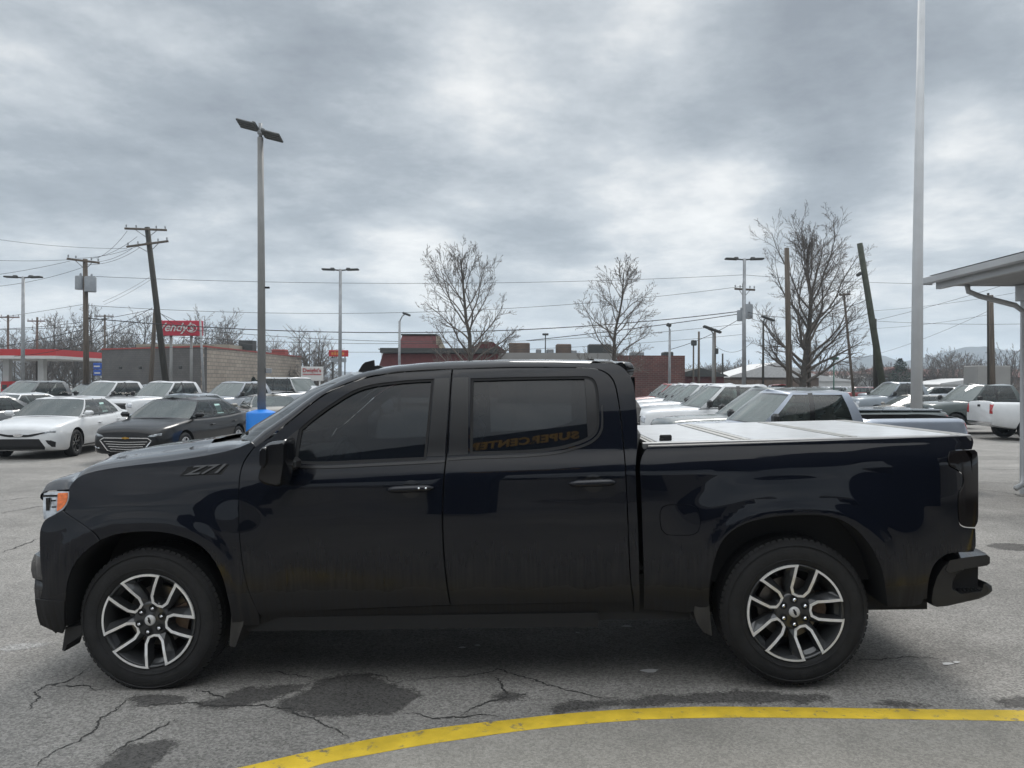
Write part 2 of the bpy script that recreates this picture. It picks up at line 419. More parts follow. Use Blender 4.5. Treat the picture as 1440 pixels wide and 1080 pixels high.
def side_panel(name, poly, m, parent, sgn=-1, holes=(), off=0.0, res=0.03, flange=0.016, smooth=True, step=0.02, wf=None, corner=38):
    """body panel: region poly (local x,z) laid on the body side surface, sgn -1 = side towards the viewer"""
    wf = wf or wfun
    P = cat_smooth(poly, step=step, corner=corner) if smooth else poly
    H = [cat_smooth(h, step=step, corner=corner) if smooth else h for h in holes]
    vo, fo = tri_region(P, H, res)
    e = 0.004
    def nrm(x, z):
        wx = (wf(x+e, z) - wf(x-e, z)) / (2*e); wz = (wf(x, z+e) - wf(x, z-e)) / (2*e)
        return Vector((-wx, sgn, -wz)).normalized()
    verts = [(x, sgn*(wf(x, z)+off), z) for x, z in vo]; norms = [nrm(x, z) for x, z in vo]
    faces = []; fn = []
    for f in fo:
        a, b, c = [Vector(verts[i]) for i in f]
        if (b-a).cross(c-a).dot(Vector((0, sgn, 0))) < 0: f = (f[0], f[2], f[1])
        faces.append(f); fn.append([norms[i] for i in f])
    if flange:
        cnt = {}
        for f in faces:
            for i in range(3):
                a, b = f[i], f[(i+1) % 3]; k = (min(a, b), max(a, b)); cnt.setdefault(k, []).append((a, b))
        rim = {}
        for k, l in cnt.items():
            if len(l) == 1:
                a, b = l[0]
                for i in (a, b):
                    if i not in rim: rim[i] = len(verts); v = verts[i]; verts.append((v[0], v[1]-sgn*flange, v[2]))
                f = (b, a, rim[a], rim[b]); faces.append(f)
                A, B, C = Vector(verts[b]), Vector(verts[a]), Vector(verts[rim[a]]); n = (B-A).cross(C-A).normalized()
                n2 = (norms[a]+norms[b]).normalized(); nr = (n + n2*1.0).normalized()
                fn.append([nr, nr, n, n])
    me = bpy.data.meshes.new(name); me.from_pydata(verts, [], faces); me.materials.append(m)
    me.polygons.foreach_set('use_smooth', [True]*len(faces))
    me.normals_split_custom_set([tuple(n) for l in fn for n in l])
    me.update()
    return link(name, me, parent)

def paint_mat(name, base, rough=0.22, coat=1.0, dirt=0.0, zmid=0.78, flake=0.0):
    m = bpy.data.materials.new(name); m.use_nodes = True; nt = m.node_tree; p = nt.nodes['Principled BSDF']
    p.inputs['Base Color'].default_value = (*base, 1); p.inputs['Roughness'].default_value = rough
    p.inputs['Coat Weight'].default_value = coat; p.inputs['Coat Roughness'].default_value = 0.025
    p.inputs['Specular IOR Level'].default_value = 0.05; p.inputs['Coat IOR'].default_value = 1.43; p.inputs['Metallic'].default_value = flake
    tc = nt.nodes.new('ShaderNodeTexCoord')
    if dirt > 0:
        sep = nt.nodes.new('ShaderNodeSeparateXYZ'); nt.links.new(tc.outputs['Object'], sep.inputs[0])
        def noisen(sc, scale, det=4):
            mp = nt.nodes.new('ShaderNodeMapping'); mp.inputs['Scale'].default_value = sc; nt.links.new(tc.outputs['Object'], mp.inputs[0])
            n = nt.nodes.new('ShaderNodeTexNoise'); n.inputs['Scale'].default_value = scale; n.inputs['Detail'].default_value = det; nt.links.new(mp.outputs[0], n.inputs['Vector']); return n.outputs[0]
        def M(op, a, b, cl=False):
            q = nt.nodes.new('ShaderNodeMath'); q.operation = op; q.use_clamp = cl
            for i, v in enumerate((a, b)):
                if isinstance(v, (int, float)): q.inputs[i].default_value = v
                else: nt.links.new(v, q.inputs[i])
            return q.outputs[0]
        streak = noisen((26, 1, 1.3), 2.2); blot = noisen((1, 1, 1), 5.0); fine = noisen((1, 1, 1), 160, 2)
        # road film: below the sill crease, running in streaks
        h = M('SUBTRACT', zmid, sep.outputs[2]); h = M('ADD', h, M('MULTIPLY', M('SUBTRACT', blot, 0.5), 0.34))
        h = M('ADD', h, M('MULTIPLY', M('SUBTRACT', streak, 0.5), 0.55))
        k = M('MULTIPLY', h, 1.9, True); k = M('MULTIPLY', k, M('ADD', M('MULTIPLY', streak, 0.9), 0.12)); k = M('MULTIPLY', k, M('ADD', M('MULTIPLY', fine, 0.9), 0.4)); k = M('MULTIPLY', k, dirt, True)
        film = M('MULTIPLY', M('MULTIPLY', streak, blot), 0.05)   # a thin film everywhere
        k = M('ADD', k, M('MULTIPLY', film, 0.35), True)
        mx = nt.nodes.new('ShaderNodeMixRGB'); nt.links.new(k, mx.inputs[0]); mx.inputs[1].default_value = (*base, 1); mx.inputs[2].default_value = (0.066, 0.062, 0.057, 1)
        nt.links.new(mx.outputs[0], p.inputs['Base Color'])
        nt.links.new(M('ADD', rough, M('MULTIPLY', k, 1.2), True), p.inputs['Roughness'])
        nt.links.new(M('SUBTRACT', 1.0, M('MULTIPLY', k, 1.9), True), p.inputs['Coat Weight'])
        low = M('MULTIPLY', M('ADD', M('SUBTRACT', 0.86, sep.outputs[2]), M('MULTIPLY', M('SUBTRACT', blot, 0.5), 0.12)), 3.0, True)
        nt.links.new(M('ADD', 0.025, M('MULTIPLY', low, 0.30), True), p.inputs['Coat Roughness'])
    # orange peel
    n = nt.nodes.new('ShaderNodeTexNoise'); n.inputs['Scale'].default_value = 3.0; n.inputs['Detail'].default_value = 1; nt.links.new(tc.outputs['Object'], n.inputs['Vector'])
    b = nt.nodes.new('ShaderNodeBump'); b.inputs['Strength'].default_value = 0.05; b.inputs['Distance'].default_value = 0.05
    nt.links.new(n.outputs[0], b.inputs['Height']); nt.links.new(b.outputs[0], p.inputs['Coat Normal'])
    return m

def lathe_wheel(parent, cx, sgn, rot, MW):
    """wheel at local x=cx; sgn -1: outer face towards -y"""
    w = empty('wheel', (cx, sgn*1.0, 0.419)); w.parent = parent
    if sgn > 0: w.rotation_euler = (0, 0, math.pi)
    for nm, me in MW: 
        o = link(nm, me, w); 
        if nm in ('rim', 'spokes', 'machined_face', 'hub_cap', 'lug_nut', 'valve'): o.rotation_euler = (0, rot, 0)
    return w
def pickup_wheel_meshes():
    """local frame: outer face at y = 0 plane, pointing -y; axle along y"""
    out = []
    RT, RR = 0.419, 0.272
    # tyre: lathe with blocks around the shoulder
    prof = [(RR-0.005, 0.020), (RR+0.006, 0.006), (RR+0.02, -0.002), (RR+0.06, -0.008), (RR+0.10, -0.006), (RT-0.028, 0.006), (RT-0.010, 0.020), (RT-0.003, 0.040), (RT, 0.07), (RT+0.001, 0.137),
            (RT, 0.205), (RT-0.004, 0.235), (RT-0.03, 0.265), (RR+0.07, 0.275), (RR-0.005, 0.250)]
    mb = MB(); mb.lathe(prof, 96, 'Y')
    for k in range(72):       # shoulder tread blocks
        a = 2*math.pi*k/72; da = 2*math.pi/72*0.36
        for (y0, y1, r0, r1, sh) in ((0.020, 0.058, RT-0.016, RT+0.0015, 0), (0.22, 0.256, RT-0.016, RT+0.0015, 0.5), (0.068, 0.13, RT-0.008, RT+0.002, .3), (0.145, 0.207, RT-0.008, RT+0.002, .7)):
            A = a + sh*2*math.pi/60; vs = []
            for (r, y) in ((r0, y0-0.004 if y0 < .1 else y0), (r1, y0+0.008), (r1, y1-0.004), (r0, y1)):
                for s in (-1, 1): vs.append((r*math.cos(A+s*da), y, r*math.sin(A+s*da)))
            mb.add(vs, [(0, 2, 3, 1), (2, 4, 5, 3), (4, 6, 7, 5), (0, 4, 2, 0)[:3], (1, 3, 5), (1, 5, 7), (0, 6, 4)], smooth=False)
    # raised ribs on the sidewall
    for r in (RR+0.035, RR+0.112):
        mb.lathe([(r-0.003, -0.004), (r, -0.0105), (r+0.003, -0.004)], 96, 'Y')
    out.append(('tyre', mb.mesh('tyre', MT['rubber'])))
    # rim barrel
    mb = MB(); mb.lathe([(RR+0.004, 0.012), (RR+0.002, 0.004), (RR-0.006, 0.003), (RR-0.012, 0.012), (RR-0.020, 0.03), (RR-0.036, 0.06), (RR-0.045, 0.15), (RR-0.02, 0.24)], 72, 'Y')
    out.append(('rim', mb.mesh('rim', MT['dark_metal'])))
    mb = MB(); mb.lathe([(0.06, 0.125), (0.178, 0.125), (0.178, 0.150), (0.06, 0.150)], 48, 'Y', smooth=False); mb.lathe([(0.0, 0.07), (0.075, 0.07), (0.085, 0.09), (0.085, 0.125)], 32, 'Y')
    out.append(('brake_disc', mb.mesh('brake_disc', MT['brake'], sharp=30)))
    mb = MB(); a0, a1 = R(-25), R(25)
    pts = [(r*math.cos(a), r*math.sin(a)) for r, aa in ((0.125, (a0, 0, a1)), (0.205, (a1, 0, a0))) for a in aa]
    mb.prism([(p[0], p[1]) for p in pts], 0.085, 0.165, 'Y')
    out.append(('brake_caliper', mb.mesh('brake_caliper', MT['rust'])))
    # dark dish behind so that no daylight shows
    mb = MB(); mb.lathe([(0.0, 0.21), (0.25, 0.21)], 32, 'Y')
    out.append(('backing_plate', mb.mesh('backing_plate', MT['matte_black'])))
    # spokes (dark) : around each U-shaped pocket two arms
    sp = MB(); mf = MB()
    def P(r, deg, y): a = R(deg); return Vector((r*math.cos(a), y, r*math.sin(a)))
    Rf = 0.268
    for k in range(5):
        c = 72*k
        U = [(Rf, -11.0), (0.20, -13.4), (0.141, -17.2), (0.107, -13.5), (0.098, 0), (0.107, 13.5), (0.141, 17.2), (0.20, 13.4), (Rf, 11.0)]
        wd = 0.0155
        yf = lambda r: -0.004 + 0.032*sstep(0.26, 0.08, r)      # face gets deeper towards the hub
        # machined strip along the U: outer side offset away from the pocket
        inner = [P(r, c+d, yf(r)) for r, d in U]
        outp = []
        for i, (r, d) in enumerate(U):
            p = P(r, c+d, 0); a = P(*U[max(0, i-1)][:1], c+U[max(0, i-1)][1], 0); b = P(U[min(8, i+1)][0], c+U[min(8, i+1)][1], 0)
            t = (b-a).normalized(); n = Vector((t.z, 0, -t.x))
            cc = P(0.2, c, 0)
            if n.dot(p-cc) < 0: n = -n
            q = p + n*(wd if r > 0.1 else wd*0.8); rr = math.hypot(q.x, q.z)
            outp.append(Vector((q.x, yf(min(rr, Rf)), q.z)))
        L = len(U)
        front = [v + Vector((0, -0.003, 0)) for v in inner] + [v + Vector((0, -0.003, 0)) for v in outp]
        mf.add(front, [(i, i+1, L+i+1, L+i) for i in range(L-1)], smooth=False)
        mf.add([v + Vector((0, -0.003, 0)) for v in inner] + [v + Vector((0, 0.006, 0)) for v in inner], [(i, i+1, L+i+1, L+i) for i in range(L-1)], smooth=False)
        mf.add([v + Vector((0, -0.003, 0)) for v in outp] + [v + Vector((0, 0.006, 0)) for v in outp], [(i, i+1, L+i+1, L+i) for i in range(L-1)], smooth=False)
        # dark walls of the pocket going back
        cpt = P(0.2, c, 0)
        back = [Vector((lerp(v.x, cpt.x, 0.22), v.y+0.055, lerp(v.z, cpt.z, 0.22))) for v in inner]
        sp.add(inner + back, [(i, i+1, L+i+1, L+i) for i in range(L-1)], smooth=False)
        # facets from the strip down to the wide pocket
        for s in (-1, 1):
            idx = [0, 1, 2, 3] if s < 0 else [8, 7, 6, 5]
            A = [outp[i] for i in idx]
            # lower edge: further from the pocket and deeper
            B = [P(Rf-0.006, c+s*22.5, 0.030), P(0.225, c+s*25.0, 0.040), P(0.15, c+s*31, 0.050), P(0.108, c+s*36.0, 0.050)]
            sp.add(A+B, [(i, i+1, 4+i+1, 4+i) for i in range(3)], smooth=False)
            C = [b + Vector((0, 0.04, 0)) for b in B]
            sp.add(B+C, [(i, i+1, 4+i+1, 4+i) for i in range(3)], smooth=False)
        # rim arc between this pocket and the next one
        n = 12; a0, a1 = c+11.0, c+61.0
        o1 = [P(Rf+0.006, lerp(a0-.6, a1+.6, i/n), -0.007) for i in range(n+1)]; o2 = [P(Rf-0.006, lerp(a0, a1, i/n), -0.007) for i in range(n+1)]
        o3 = [P(Rf-0.006, lerp(a0, a1, i/n), 0.02) for i in range(n+1)]; o0 = [P(Rf+0.006, lerp(a0-.6, a1+.6, i/n), 0.006) for i in range(n+1)]
        for (p, q) in ((o0, o1), (o1, o2)): mf.add(p+q, [(i, i+1, n+1+i+1, n+1+i) for i in range(n)], smooth=False)
        sp.add(o2+o3, [(i, i+1, n+1+i+1, n+1+i) for i in range(n)], smooth=False)
        # dark web near the rim in the wide pocket
        o4 = [P(0.244, lerp(c+24, c+48, i/n), 0.045) for i in range(n+1)]; o5 = [P(Rf-0.008, lerp(c+22, c+50, i/n), 0.022) for i in range(n+1)]
        sp.add(o4+o5, [(i, i+1, n+1+i+1, n+1+i) for i in range(n)], smooth=False)
        # small rib across the U pocket near the rim
        o6 = [P(0.236, c-8, 0.045), P(0.236, c+8, 0.045), P(0.262, c+9, 0.02), P(0.262, c-9, 0.02)]
        sp.add(o6, [(0, 1, 2, 3)], smooth=False)
    sp.lathe([(0.030, 0.022), (0.050, 0.026), (0.088, 0.030), (0.100, 0.030), (0.112, 0.052), (0.112, 0.08)], 60, 'Y', smooth=True)
    out.append(('spokes', sp.mesh('spokes', MT['dark_metal'], recalc=True)))
    out.append(('machined_face', mf.mesh('machined_face', MT['machined'])))
    mb = MB(); mb.lathe([(0.0, 0.008), (0.024, 0.009), (0.030, 0.013), (0.031, 0.03)], 32, 'Y')
    # dark bow-tie mark on the cap
    mb.cur = 1; q = [(-0.018, -0.005), (-0.007, -0.005), (-0.007, -0.0075), (0.007, -0.0075), (0.007, -0.005), (0.018, -0.005), (0.022, 0.005), (0.007, 0.005), (0.007, 0.0075), (-0.007, 0.0075), (-0.007, 0.005), (-0.014, 0.005)]
    ca, sa = math.cos(R(38)), math.sin(R(38)); mb.prism([(x*ca-z*sa, x*sa+z*ca) for x, z in q], 0.0065, 0.012, 'Y', smooth=False)
    out.append(('hub_cap', mb.mesh('hub_cap', [MT['cap'], MT['matte_black']], recalc=True)))
    for k in range(6):
        mb = MB(); a = R(60*k+14); c = (0.070*math.cos(a), 0, 0.070*math.sin(a))
        mb.cur = 1; mb.lathe([(0.021, 0.018), (0.018, 0.017), (0.016, 0.029), (0.0, 0.030)], 20, 'Y', c=c)
        mb.cur = 0; mb.lathe([(0.0, 0.0085), (0.006, 0.0095), (0.0105, 0.014), (0.012, 0.030)], 6, 'Y', c=c, smooth=False)
        out.append(('lug_nut', mb.mesh('lug_nut', [MT['chrome'], MT['matte_black']])))
    mb = MB(); mb.tube([(0.250*math.cos(R(40)), 0.03, 0.250*math.sin(R(40))), (0.236*math.cos(R(40)), 0.002, 0.236*math.sin(R(40)))], 0.005, 8)
    out.append(('valve', mb.mesh('valve', MT['matte_black'])))
    return out
def rad_glass(): pass

def build_pickup():
    root = tag(empty('pickup_truck'), 'black crew cab pickup with bed cover, parked side-on and filling the foreground', 'pickup truck')
    root.matrix_world = TM
    PM = paint_mat('black_truck_paint', (0.0030, 0.0042, 0.0085), 0.25, dirt=1.15)
    PB = MT['gloss_black']
    TRIM = mat('black_trim', (0.010, 0.010, 0.011), 0.3, coat=0.15)
    TG = glass_mat('tinted_truck_glass', (0.30, 0.33, 0.35), rough=0.01, opac=0.45, base=(0.012, 0.015, 0.020))
    for n in TG.node_tree.nodes:
        if n.type == 'FRESNEL': n.inputs[0].default_value = 1.62
    T = traced
    # ---- outlines traced on the side towards the viewer
    F_top = [(97, 688), (101, 680), (108, 673), (118, 667.5), (135, 662.5), (160, 658), (195, 653.5), (230, 649.5), (262, 645), (292, 640), (318, 634.5), (338, 628.5), (353, 622)]
    shut_f = [(358, 627), (350, 637), (343, 647.5), (338, 661), (335.5, 680), (334.8, 705), (335.3, 740), (337.5, 770), (341.5, 800), (346.5, 822), (353.5, 842), (363, 862)]
    archF = [(327, 876), (324.5, 858), (319.5, 836), (313, 812), (303, 791), (289, 773), (270, 760), (246, 751.5), (220, 747.5), (190, 747.5), (163, 751), (141, 759), (124, 771), (110, 786), (100.5, 803), (95, 823), (93, 848), (94, 880)]
    fender = T(F_top + [(356, 624.5)] + shut_f + [(365, 879), (345, 880), (330, 880)] + archF[:12] + [(136, 751), (127, 744.5), (108, 731), (91, 719.5), (94, 713), (97.5, 703), (98, 691.5)])
    bumper_side = T([(90, 720.5), (107, 732), (126, 745.5), (134, 752.5), (139.5, 760), (122.5, 772.5), (108.5, 787), (99, 804), (93.5, 824), (91.5, 846), (91, 880), (88, 889), (72, 884), (58, 877), (53, 862), (49, 843), (56, 843), (60, 826), (58, 800), (56.5, 780), (56.5, 748), (59, 739), (64, 731), (80, 722.5), (87, 717.5)])
    headlight = T([(61, 693.5), (78, 691), (96, 691.5), (95.8, 700), (93, 709), (87.5, 716.5), (79, 722), (70, 726.5), (61, 731), (59.8, 712)])
    amber = T([(81.5, 693.5), (95, 693), (94.6, 701), (91.5, 709), (86, 715.5), (80, 719), (80.5, 706)])
    archR = [(996.7, 860), (996.7, 845), (998, 822), (1004, 789), (1015.6, 761), (1034, 743.5), (1059, 732.5), (1092, 726), (1127, 723.5), (1158, 724.5), (1182, 730.5), (1206, 746), (1226, 770), (1239, 797), (1246, 830), (1248, 853)]
    gap_top = [(380, 614.6), (398, 600), (416, 585.7), (434, 570.8), (452, 557.6), (470, 547), (488, 539.5), (506, 533.5), (524, 529), (560, 523.6), (600, 521), (636, 519.8)]
    shut_m = [(636, 519.8), (633.5, 550), (631.8, 580), (628.5, 630), (624.5, 670), (622.7, 700), (622.3, 735), (624, 775), (627.5, 812), (633.6, 850.5)]
    d = 1.15   # half gap in px
    door_f = T([(x+d*1.2, y+d) for x, y in shut_f] + [(x-d, y) for x, y in reversed(shut_m)] + [(x+d*.5, y+d) for x, y in reversed(gap_top[:-1])])
    win_f = T([(413.5, 652), (417, 625), (421, 603), (434, 591.5), (452, 577.5), (470, 565), (497, 549), (524, 540.5), (560.5, 535.8), (585, 533.8), (610.5, 532.6), (605, 590), (599.3, 647), (520, 650.5), (450, 653.4)])
    shut_r = [(712, 517.2), (770, 516.8), (820.5, 517.2), (842, 519.5), (856, 526.5), (863.5, 536.5), (867.6, 550), (872.5, 580), (876.3, 616), (879.3, 650), (881.5, 690), (883.3, 730), (885.2, 780), (887.5, 820), (890.5, 845.5)]
    door_r = T([(636+d, 519.8)] + [(x-d, y+d*.6) for x, y in shut_r] + [(760, 848.5), (633.6+d, 851)] + [(x+d, y) for x, y in reversed(shut_m[1:-1])])
    win_r = T([(660.5, 639.5), (661, 590), (661.7, 532), (740, 530), (819.5, 529), (828, 529.5), (835, 533), (839.5, 541), (842, 556), (843, 585), (842.5, 600), (838, 610.5), (829, 618), (811.5, 625.5), (784, 632.5), (748, 636.5), (700, 638.5)])
    cabrear = T([(x+d*.5, y-d*.4) for x, y in shut_r[1:-1]] + [(891.8, 846), (892, 862), (899, 861.5), (898.5, 800), (897, 740), (895, 700), (893.5, 660), (895.5, 632), (896.5, 607), (895.4, 580), (891.5, 545), (886, 529), (876, 517.5), (864, 511.5), (850, 510.8), (825, 510.6), (770, 510.6)])
    rocker = T([(365.5, 863.2), (500, 857.5), (633.5, 852.3), (760, 849.8), (890.5, 846.8), (891, 862), (900, 862), (760, 867), (630, 871.5), (500, 876), (365.5, 880)])
    bed = T([(911, 629), (960, 627.5), (1060, 624), (1150, 620.5), (1240, 617.3), (1320, 614.8), (1364, 613.6), (1367.5, 616), (1369, 622), (1366.5, 632), (1340, 633), (1333.5, 638), (1331.5, 646), (1334.5, 656), (1346, 662), (1352.5, 666.5), (1354, 675), (1352, 684), (1347.5, 692), (1346.5, 705), (1347.5, 730), (1350, 738.5), (1356, 742), (1371.5, 743.5), (1372, 768), (1369, 775.5), (1335, 778), (1322, 785), (1312.5, 796), (1307, 811), (1304.5, 828), (1303.5, 842), (1298.5, 843), (1296, 849), (1288, 851.5), (1248.5, 853.8)]
            + list(reversed(archR[1:-1])) + [(996.7, 852), (975, 861), (940, 859.5), (906, 857), (905.5, 800), (903.5, 740), (902, 690), (900.5, 655), (904, 640)])
    taillight = T([(1335, 634.5), (1340, 634), (1370, 632.5), (1373.8, 636), (1375, 650), (1375.2, 700), (1374.5, 733), (1370.5, 741), (1357, 740.5), (1351.5, 737), (1349, 730), (1348, 705), (1349, 693), (1353.5, 685), (1355.6, 675), (1354, 665.5), (1347, 660.5), (1336.5, 655), (1333.2, 646)])
    fuel = T([(928, 720), (931, 713), (938, 709.8), (955, 709), (972, 710), (980, 714), (984.5, 724), (985.5, 737), (982, 748), (974, 752.5), (955, 753.5), (938, 752.5), (930.5, 746), (928, 735)])
    badge = T([(252, 669.5), (259, 656), (324, 652.5), (318, 665)])
    for sgn in (-1, 1):
        near = sgn < 0
        side_panel('front_fender', fender, PM, root, sgn, res=0.022)
        side_panel('front_bumper_side', bumper_side, PM, root, sgn, off=0.001)
        hl = side_panel('headlight', headlight, MT['clear'], root, sgn, off=-0.004, res=0.02)
        side_panel('amber_marker', amber, MT['amber'], hl, sgn, off=0.0, res=0.02, flange=0.004)
        mbx = MB()
        for (u0, v0, u1, v1) in ((66, 700, 69, 718), (72, 703, 78, 705), (73, 712, 78, 714), (60, 696, 80, 698.5)):
            a, b2 = T([(u0, v0), (u1, v1)]); yy = wfun(a[0], a[1])
            mbx.box(a[0], b2[0], sgn*(yy-0.02), sgn*(wfun(b2[0], b2[1])+0.001), b2[1], a[1])
        mbx.build('lamp_bezel', MT['gloss_black'], hl)
        df = side_panel('front_door', door_f, PM, root, sgn, holes=[win_f])
        dr = side_panel('rear_door', door_r, PM, root, sgn, holes=[win_r])
        side_panel('cab_corner', cabrear, PM, root, sgn)
        side_panel('rocker_panel', rocker, MT['dirty_black'] if False else PM, root, sgn, off=-0.012)
        bs = side_panel('bed_side', bed, PM, root, sgn, holes=[fuel] if near else (), res=0.022)
        if near: side_panel('fuel_door', shrink(fuel, 0.004), PM, bs, sgn)
        side_panel('taillight', taillight, MT['smoked'], root, sgn, off=0.004)
        # window seals and panes
        gf = T([(421.5, 650.5), (418.5, 649), (422, 625), (425.5, 604.5), (437, 594), (455, 579.5), (472, 567.5), (498, 552), (525, 543.5), (561, 538.5), (585, 536.8), (607.5, 535.6), (602, 590), (597.3, 644), (520, 648), (450, 651)]) if False else shrink(win_f, 0.012)
        gr = shrink(win_r, 0.012)
        side_panel('window_seal', win_f, MT['matte_black'], df, sgn, holes=[shrink(win_f, 0.016)], off=-0.005, flange=0.01)
        side_panel('window_seal', win_r, MT['matte_black'], dr, sgn, holes=[shrink(win_r, 0.016)], off=-0.005, flange=0.01)
        wg = lambda x, z: 0.966 - 0.27*(z-RAKE*x-1.34) - 0.105*(z-RAKE*x-1.34)**2
        side_panel('window_glass', shrink(win_f, 0.010), TG, df, sgn, off=-0.017, flange=0, res=0.04, wf=wg)
        side_panel('window_glass', shrink(win_r, 0.010), TG, dr, sgn, off=-0.017, flange=0, res=0.04, wf=wg)
        # quarter strip at the rear edge of the rear window, pillar covers, mirror sail
        side_panel('window_divider', T([(822, 530.5), (829, 531.5), (834.5, 537), (838, 548), (839.5, 585), (838.5, 600), (835, 608.5), (827, 615), (825.5, 590), (824, 560)]), TRIM, dr, sgn, off=-0.006, flange=0.01)
        side_panel('pillar_cover', T([(612, 532.5), (632.6, 531.3), (629.5, 580), (625.6, 641), (600.5, 642), (606, 590)]), TRIM, df, sgn, off=0.003, flange=0.006, corner=20)
        side_panel('pillar_cover', T([(637, 531.2), (658.8, 530.5), (658.5, 590), (658, 639), (630.5, 640.7), (634, 585)]), TRIM, dr, sgn, off=0.003, flange=0.006, corner=20)
        side_panel('mirror_sail', T([(403.5, 651), (402.5, 617), (420.5, 603.3), (416.5, 625), (413.5, 651)]), MT['black_plastic'], df, sgn, off=0.003, flange=0.006, corner=20)
        # belt mouldings
        side_panel('belt_moulding', T([(403.5, 653.2), (450, 655), (520, 652), (599, 648.3), (625.6, 647), (625.4, 650), (599, 651.5), (520, 655.5), (450, 658.5), (403.5, 657.5)]), TRIM, df, sgn, off=0.006, flange=0.01, res=0.02)
        side_panel('belt_moulding', T([(629.5, 644.5), (658, 641.7), (700, 640.5), (748, 638.5), (784, 634.5), (812, 627.7), (830, 620), (840.5, 611), (845, 600), (845.5, 570), (847.5, 570), (848, 601), (843, 613.5), (831.5, 623.5), (812, 631), (784, 637.8), (748, 641.7), (700, 644), (658, 645.5), (629.2, 647.7)]), TRIM, dr, sgn, off=0.005, flange=0.01, res=0.02)
        # drip moulding along the door tops
        # inner frame: dark sheet that closes the gaps
        cabo = T([(352, 640), (380, 620), (416, 591), (452, 562), (488, 543.5), (524, 533), (560, 527), (636, 523.5), (712, 521), (820, 521), (850, 529), (858, 541), (869, 590), (876, 650), (886, 800), (890, 860), (640, 865), (370, 872), (345, 850), (330, 780), (328, 700), (335, 655)])
        side_panel('inner_frame', cabo, MT['matte_black'], root, sgn, holes=[shrink(win_f, 0.006), shrink(win_r, 0.006)], off=-0.035, flange=0)
        # wheel-arch liners
        for (cx, ar) in ((-XA, archF), (XA, archR)):
            al = cat_smooth(T(ar), closed=False, step=0.03)
            rows = [[(x, sgn*(wfun(x, z)-0.004), z) for x, z in al], [(cx+(x-cx)*0.99, sgn*(wfun(x, z)-0.03), 0.42+(z-0.42)*0.985) for x, z in al], [(cx+(x-cx)*1.02, sgn*0.62, 0.42+(z-0.42)*1.02) for x, z in al]]
            mb = MB(); mb.grid(rows); 
            inn = rows[2]; c0 = (cx, sgn*0.62, 0.30)
            mb.add(inn+[c0], [(i, i+1, len(inn)) for i in range(len(inn)-1)], smooth=False)
            mb.build('wheel_arch_liner', MT['matte_black'], root, recalc=False)
        # mud flaps
        for fl in ([(323, 847), (331, 846.5), (337, 850), (343, 872), (342, 880), (340, 893), (338, 904), (330, 902), (326, 885)], [(985, 828), (997, 826.5), (997, 888), (985, 883), (977.5, 872), (975, 860), (980, 840)]):
            poly = T(fl); mb = MB(); mb.prism(poly, sgn*0.74, sgn*0.995, 'Y'); mb.build('mud_flap', MT['dirty_black'], root)
        # door handles
        for dd, hx, hy in ((df, 577, 687), (dr, 833, 678.8)):
            (cx, cz), = T([(hx, hy)]); yy = wfun(cx, cz); rr = []
            n = 14
            ax = R(1.2)
            for i in range(n+1):
                t = i/n; x = cx - 0.137 + 0.274*t; hgt = 0.021*(1-abs(2*t-1)**6*0.75); prj = 0.034*(1-(2*t-1)**8)
                zc = cz + (x-cx)*0.02; row = []
                for k in range(10):
                    a = 2*math.pi*k/10; row.append((x, sgn*(yy+0.004+prj*0.5+(prj*0.55+.004)*math.cos(a)), zc+hgt*math.sin(a)))
                rr.append(row)
            mb = MB(); mb.grid(rr, close=True); mb.add(rr[0], [tuple(range(10))]); mb.add(rr[-1], [tuple(range(10))])
            h = mb.build('door_handle', PM, dd)
            cup = [(cx+0.056*math.cos(a)+0.005, cz-0.004+0.052*math.sin(a)) for a in [2*math.pi*k/24 for k in range(24)]]
            side_panel('handle_recess', cup, MT['gloss_black'], dd, sgn, off=0.0012, flange=0.002, res=0.02, wf=lambda x, z, c=(cx+0.005, cz-0.004): wfun(x, z) - 0.0*max(0, 1-((x-c[0])/0.056)**2-((z-c[1])/0.052)**2))
            if hx < 700 and near:
                for q in (0.055, 0.095): mb = MB(); mb.lathe([(0.0, -0.002), (0.006, 0.0), (0.007, 0.004)], 12, 'Y', c=(cx+q*1.0, sgn*(yy+0.043), cz+0.004)); mb.build('handle_button', MT['chrome'], h)
        # badge on the fender: slanted dark plate with raised letters
        me = text_mesh('Z71', 0.090, 0.004, shear=0.55, bold=0.0018, space=1.02)
        bo = link('badge', me, root); me.materials.append(MT['badge_letter'])
        (bx, bz), = T([(287, 661.5)])
        bw = wfun(bx, bz); n = Vector((-(wfun(bx+.01, bz)-wfun(bx-.01, bz))/.02, sgn, -(wfun(bx, bz+.01)-wfun(bx, bz-.01))/.02)).normalized()
        ex = Vector((-sgn*1.0, 0, -sgn*0.045)).normalized() if near else Vector((-1, 0, -0.045)).normalized()
        ex = Vector((1, 0, 0.05)).normalized() if near else Vector((-1, 0, -0.05)).normalized()
        ex = (ex - n*ex.dot(n)).normalized(); ez = n.cross(ex)
        me.transform(Matrix(((ex.x*1.45, ez.x*0.82, n.x, bx+n.x*0.004), (ex.y*1.45, ez.y*0.82, n.y, sgn*bw+n.y*0.004), (ex.z*1.45, ez.z*0.82, n.z, bz+n.z*0.004), (0, 0, 0, 1))))
        bb = T([(253, 669.5), (265, 656.5), (323, 653), (311, 667)])
        side_panel('badge_plate', bb, MT['badge'], bo, sgn, off=0.0015, flange=0.003, corner=10, res=0.03)
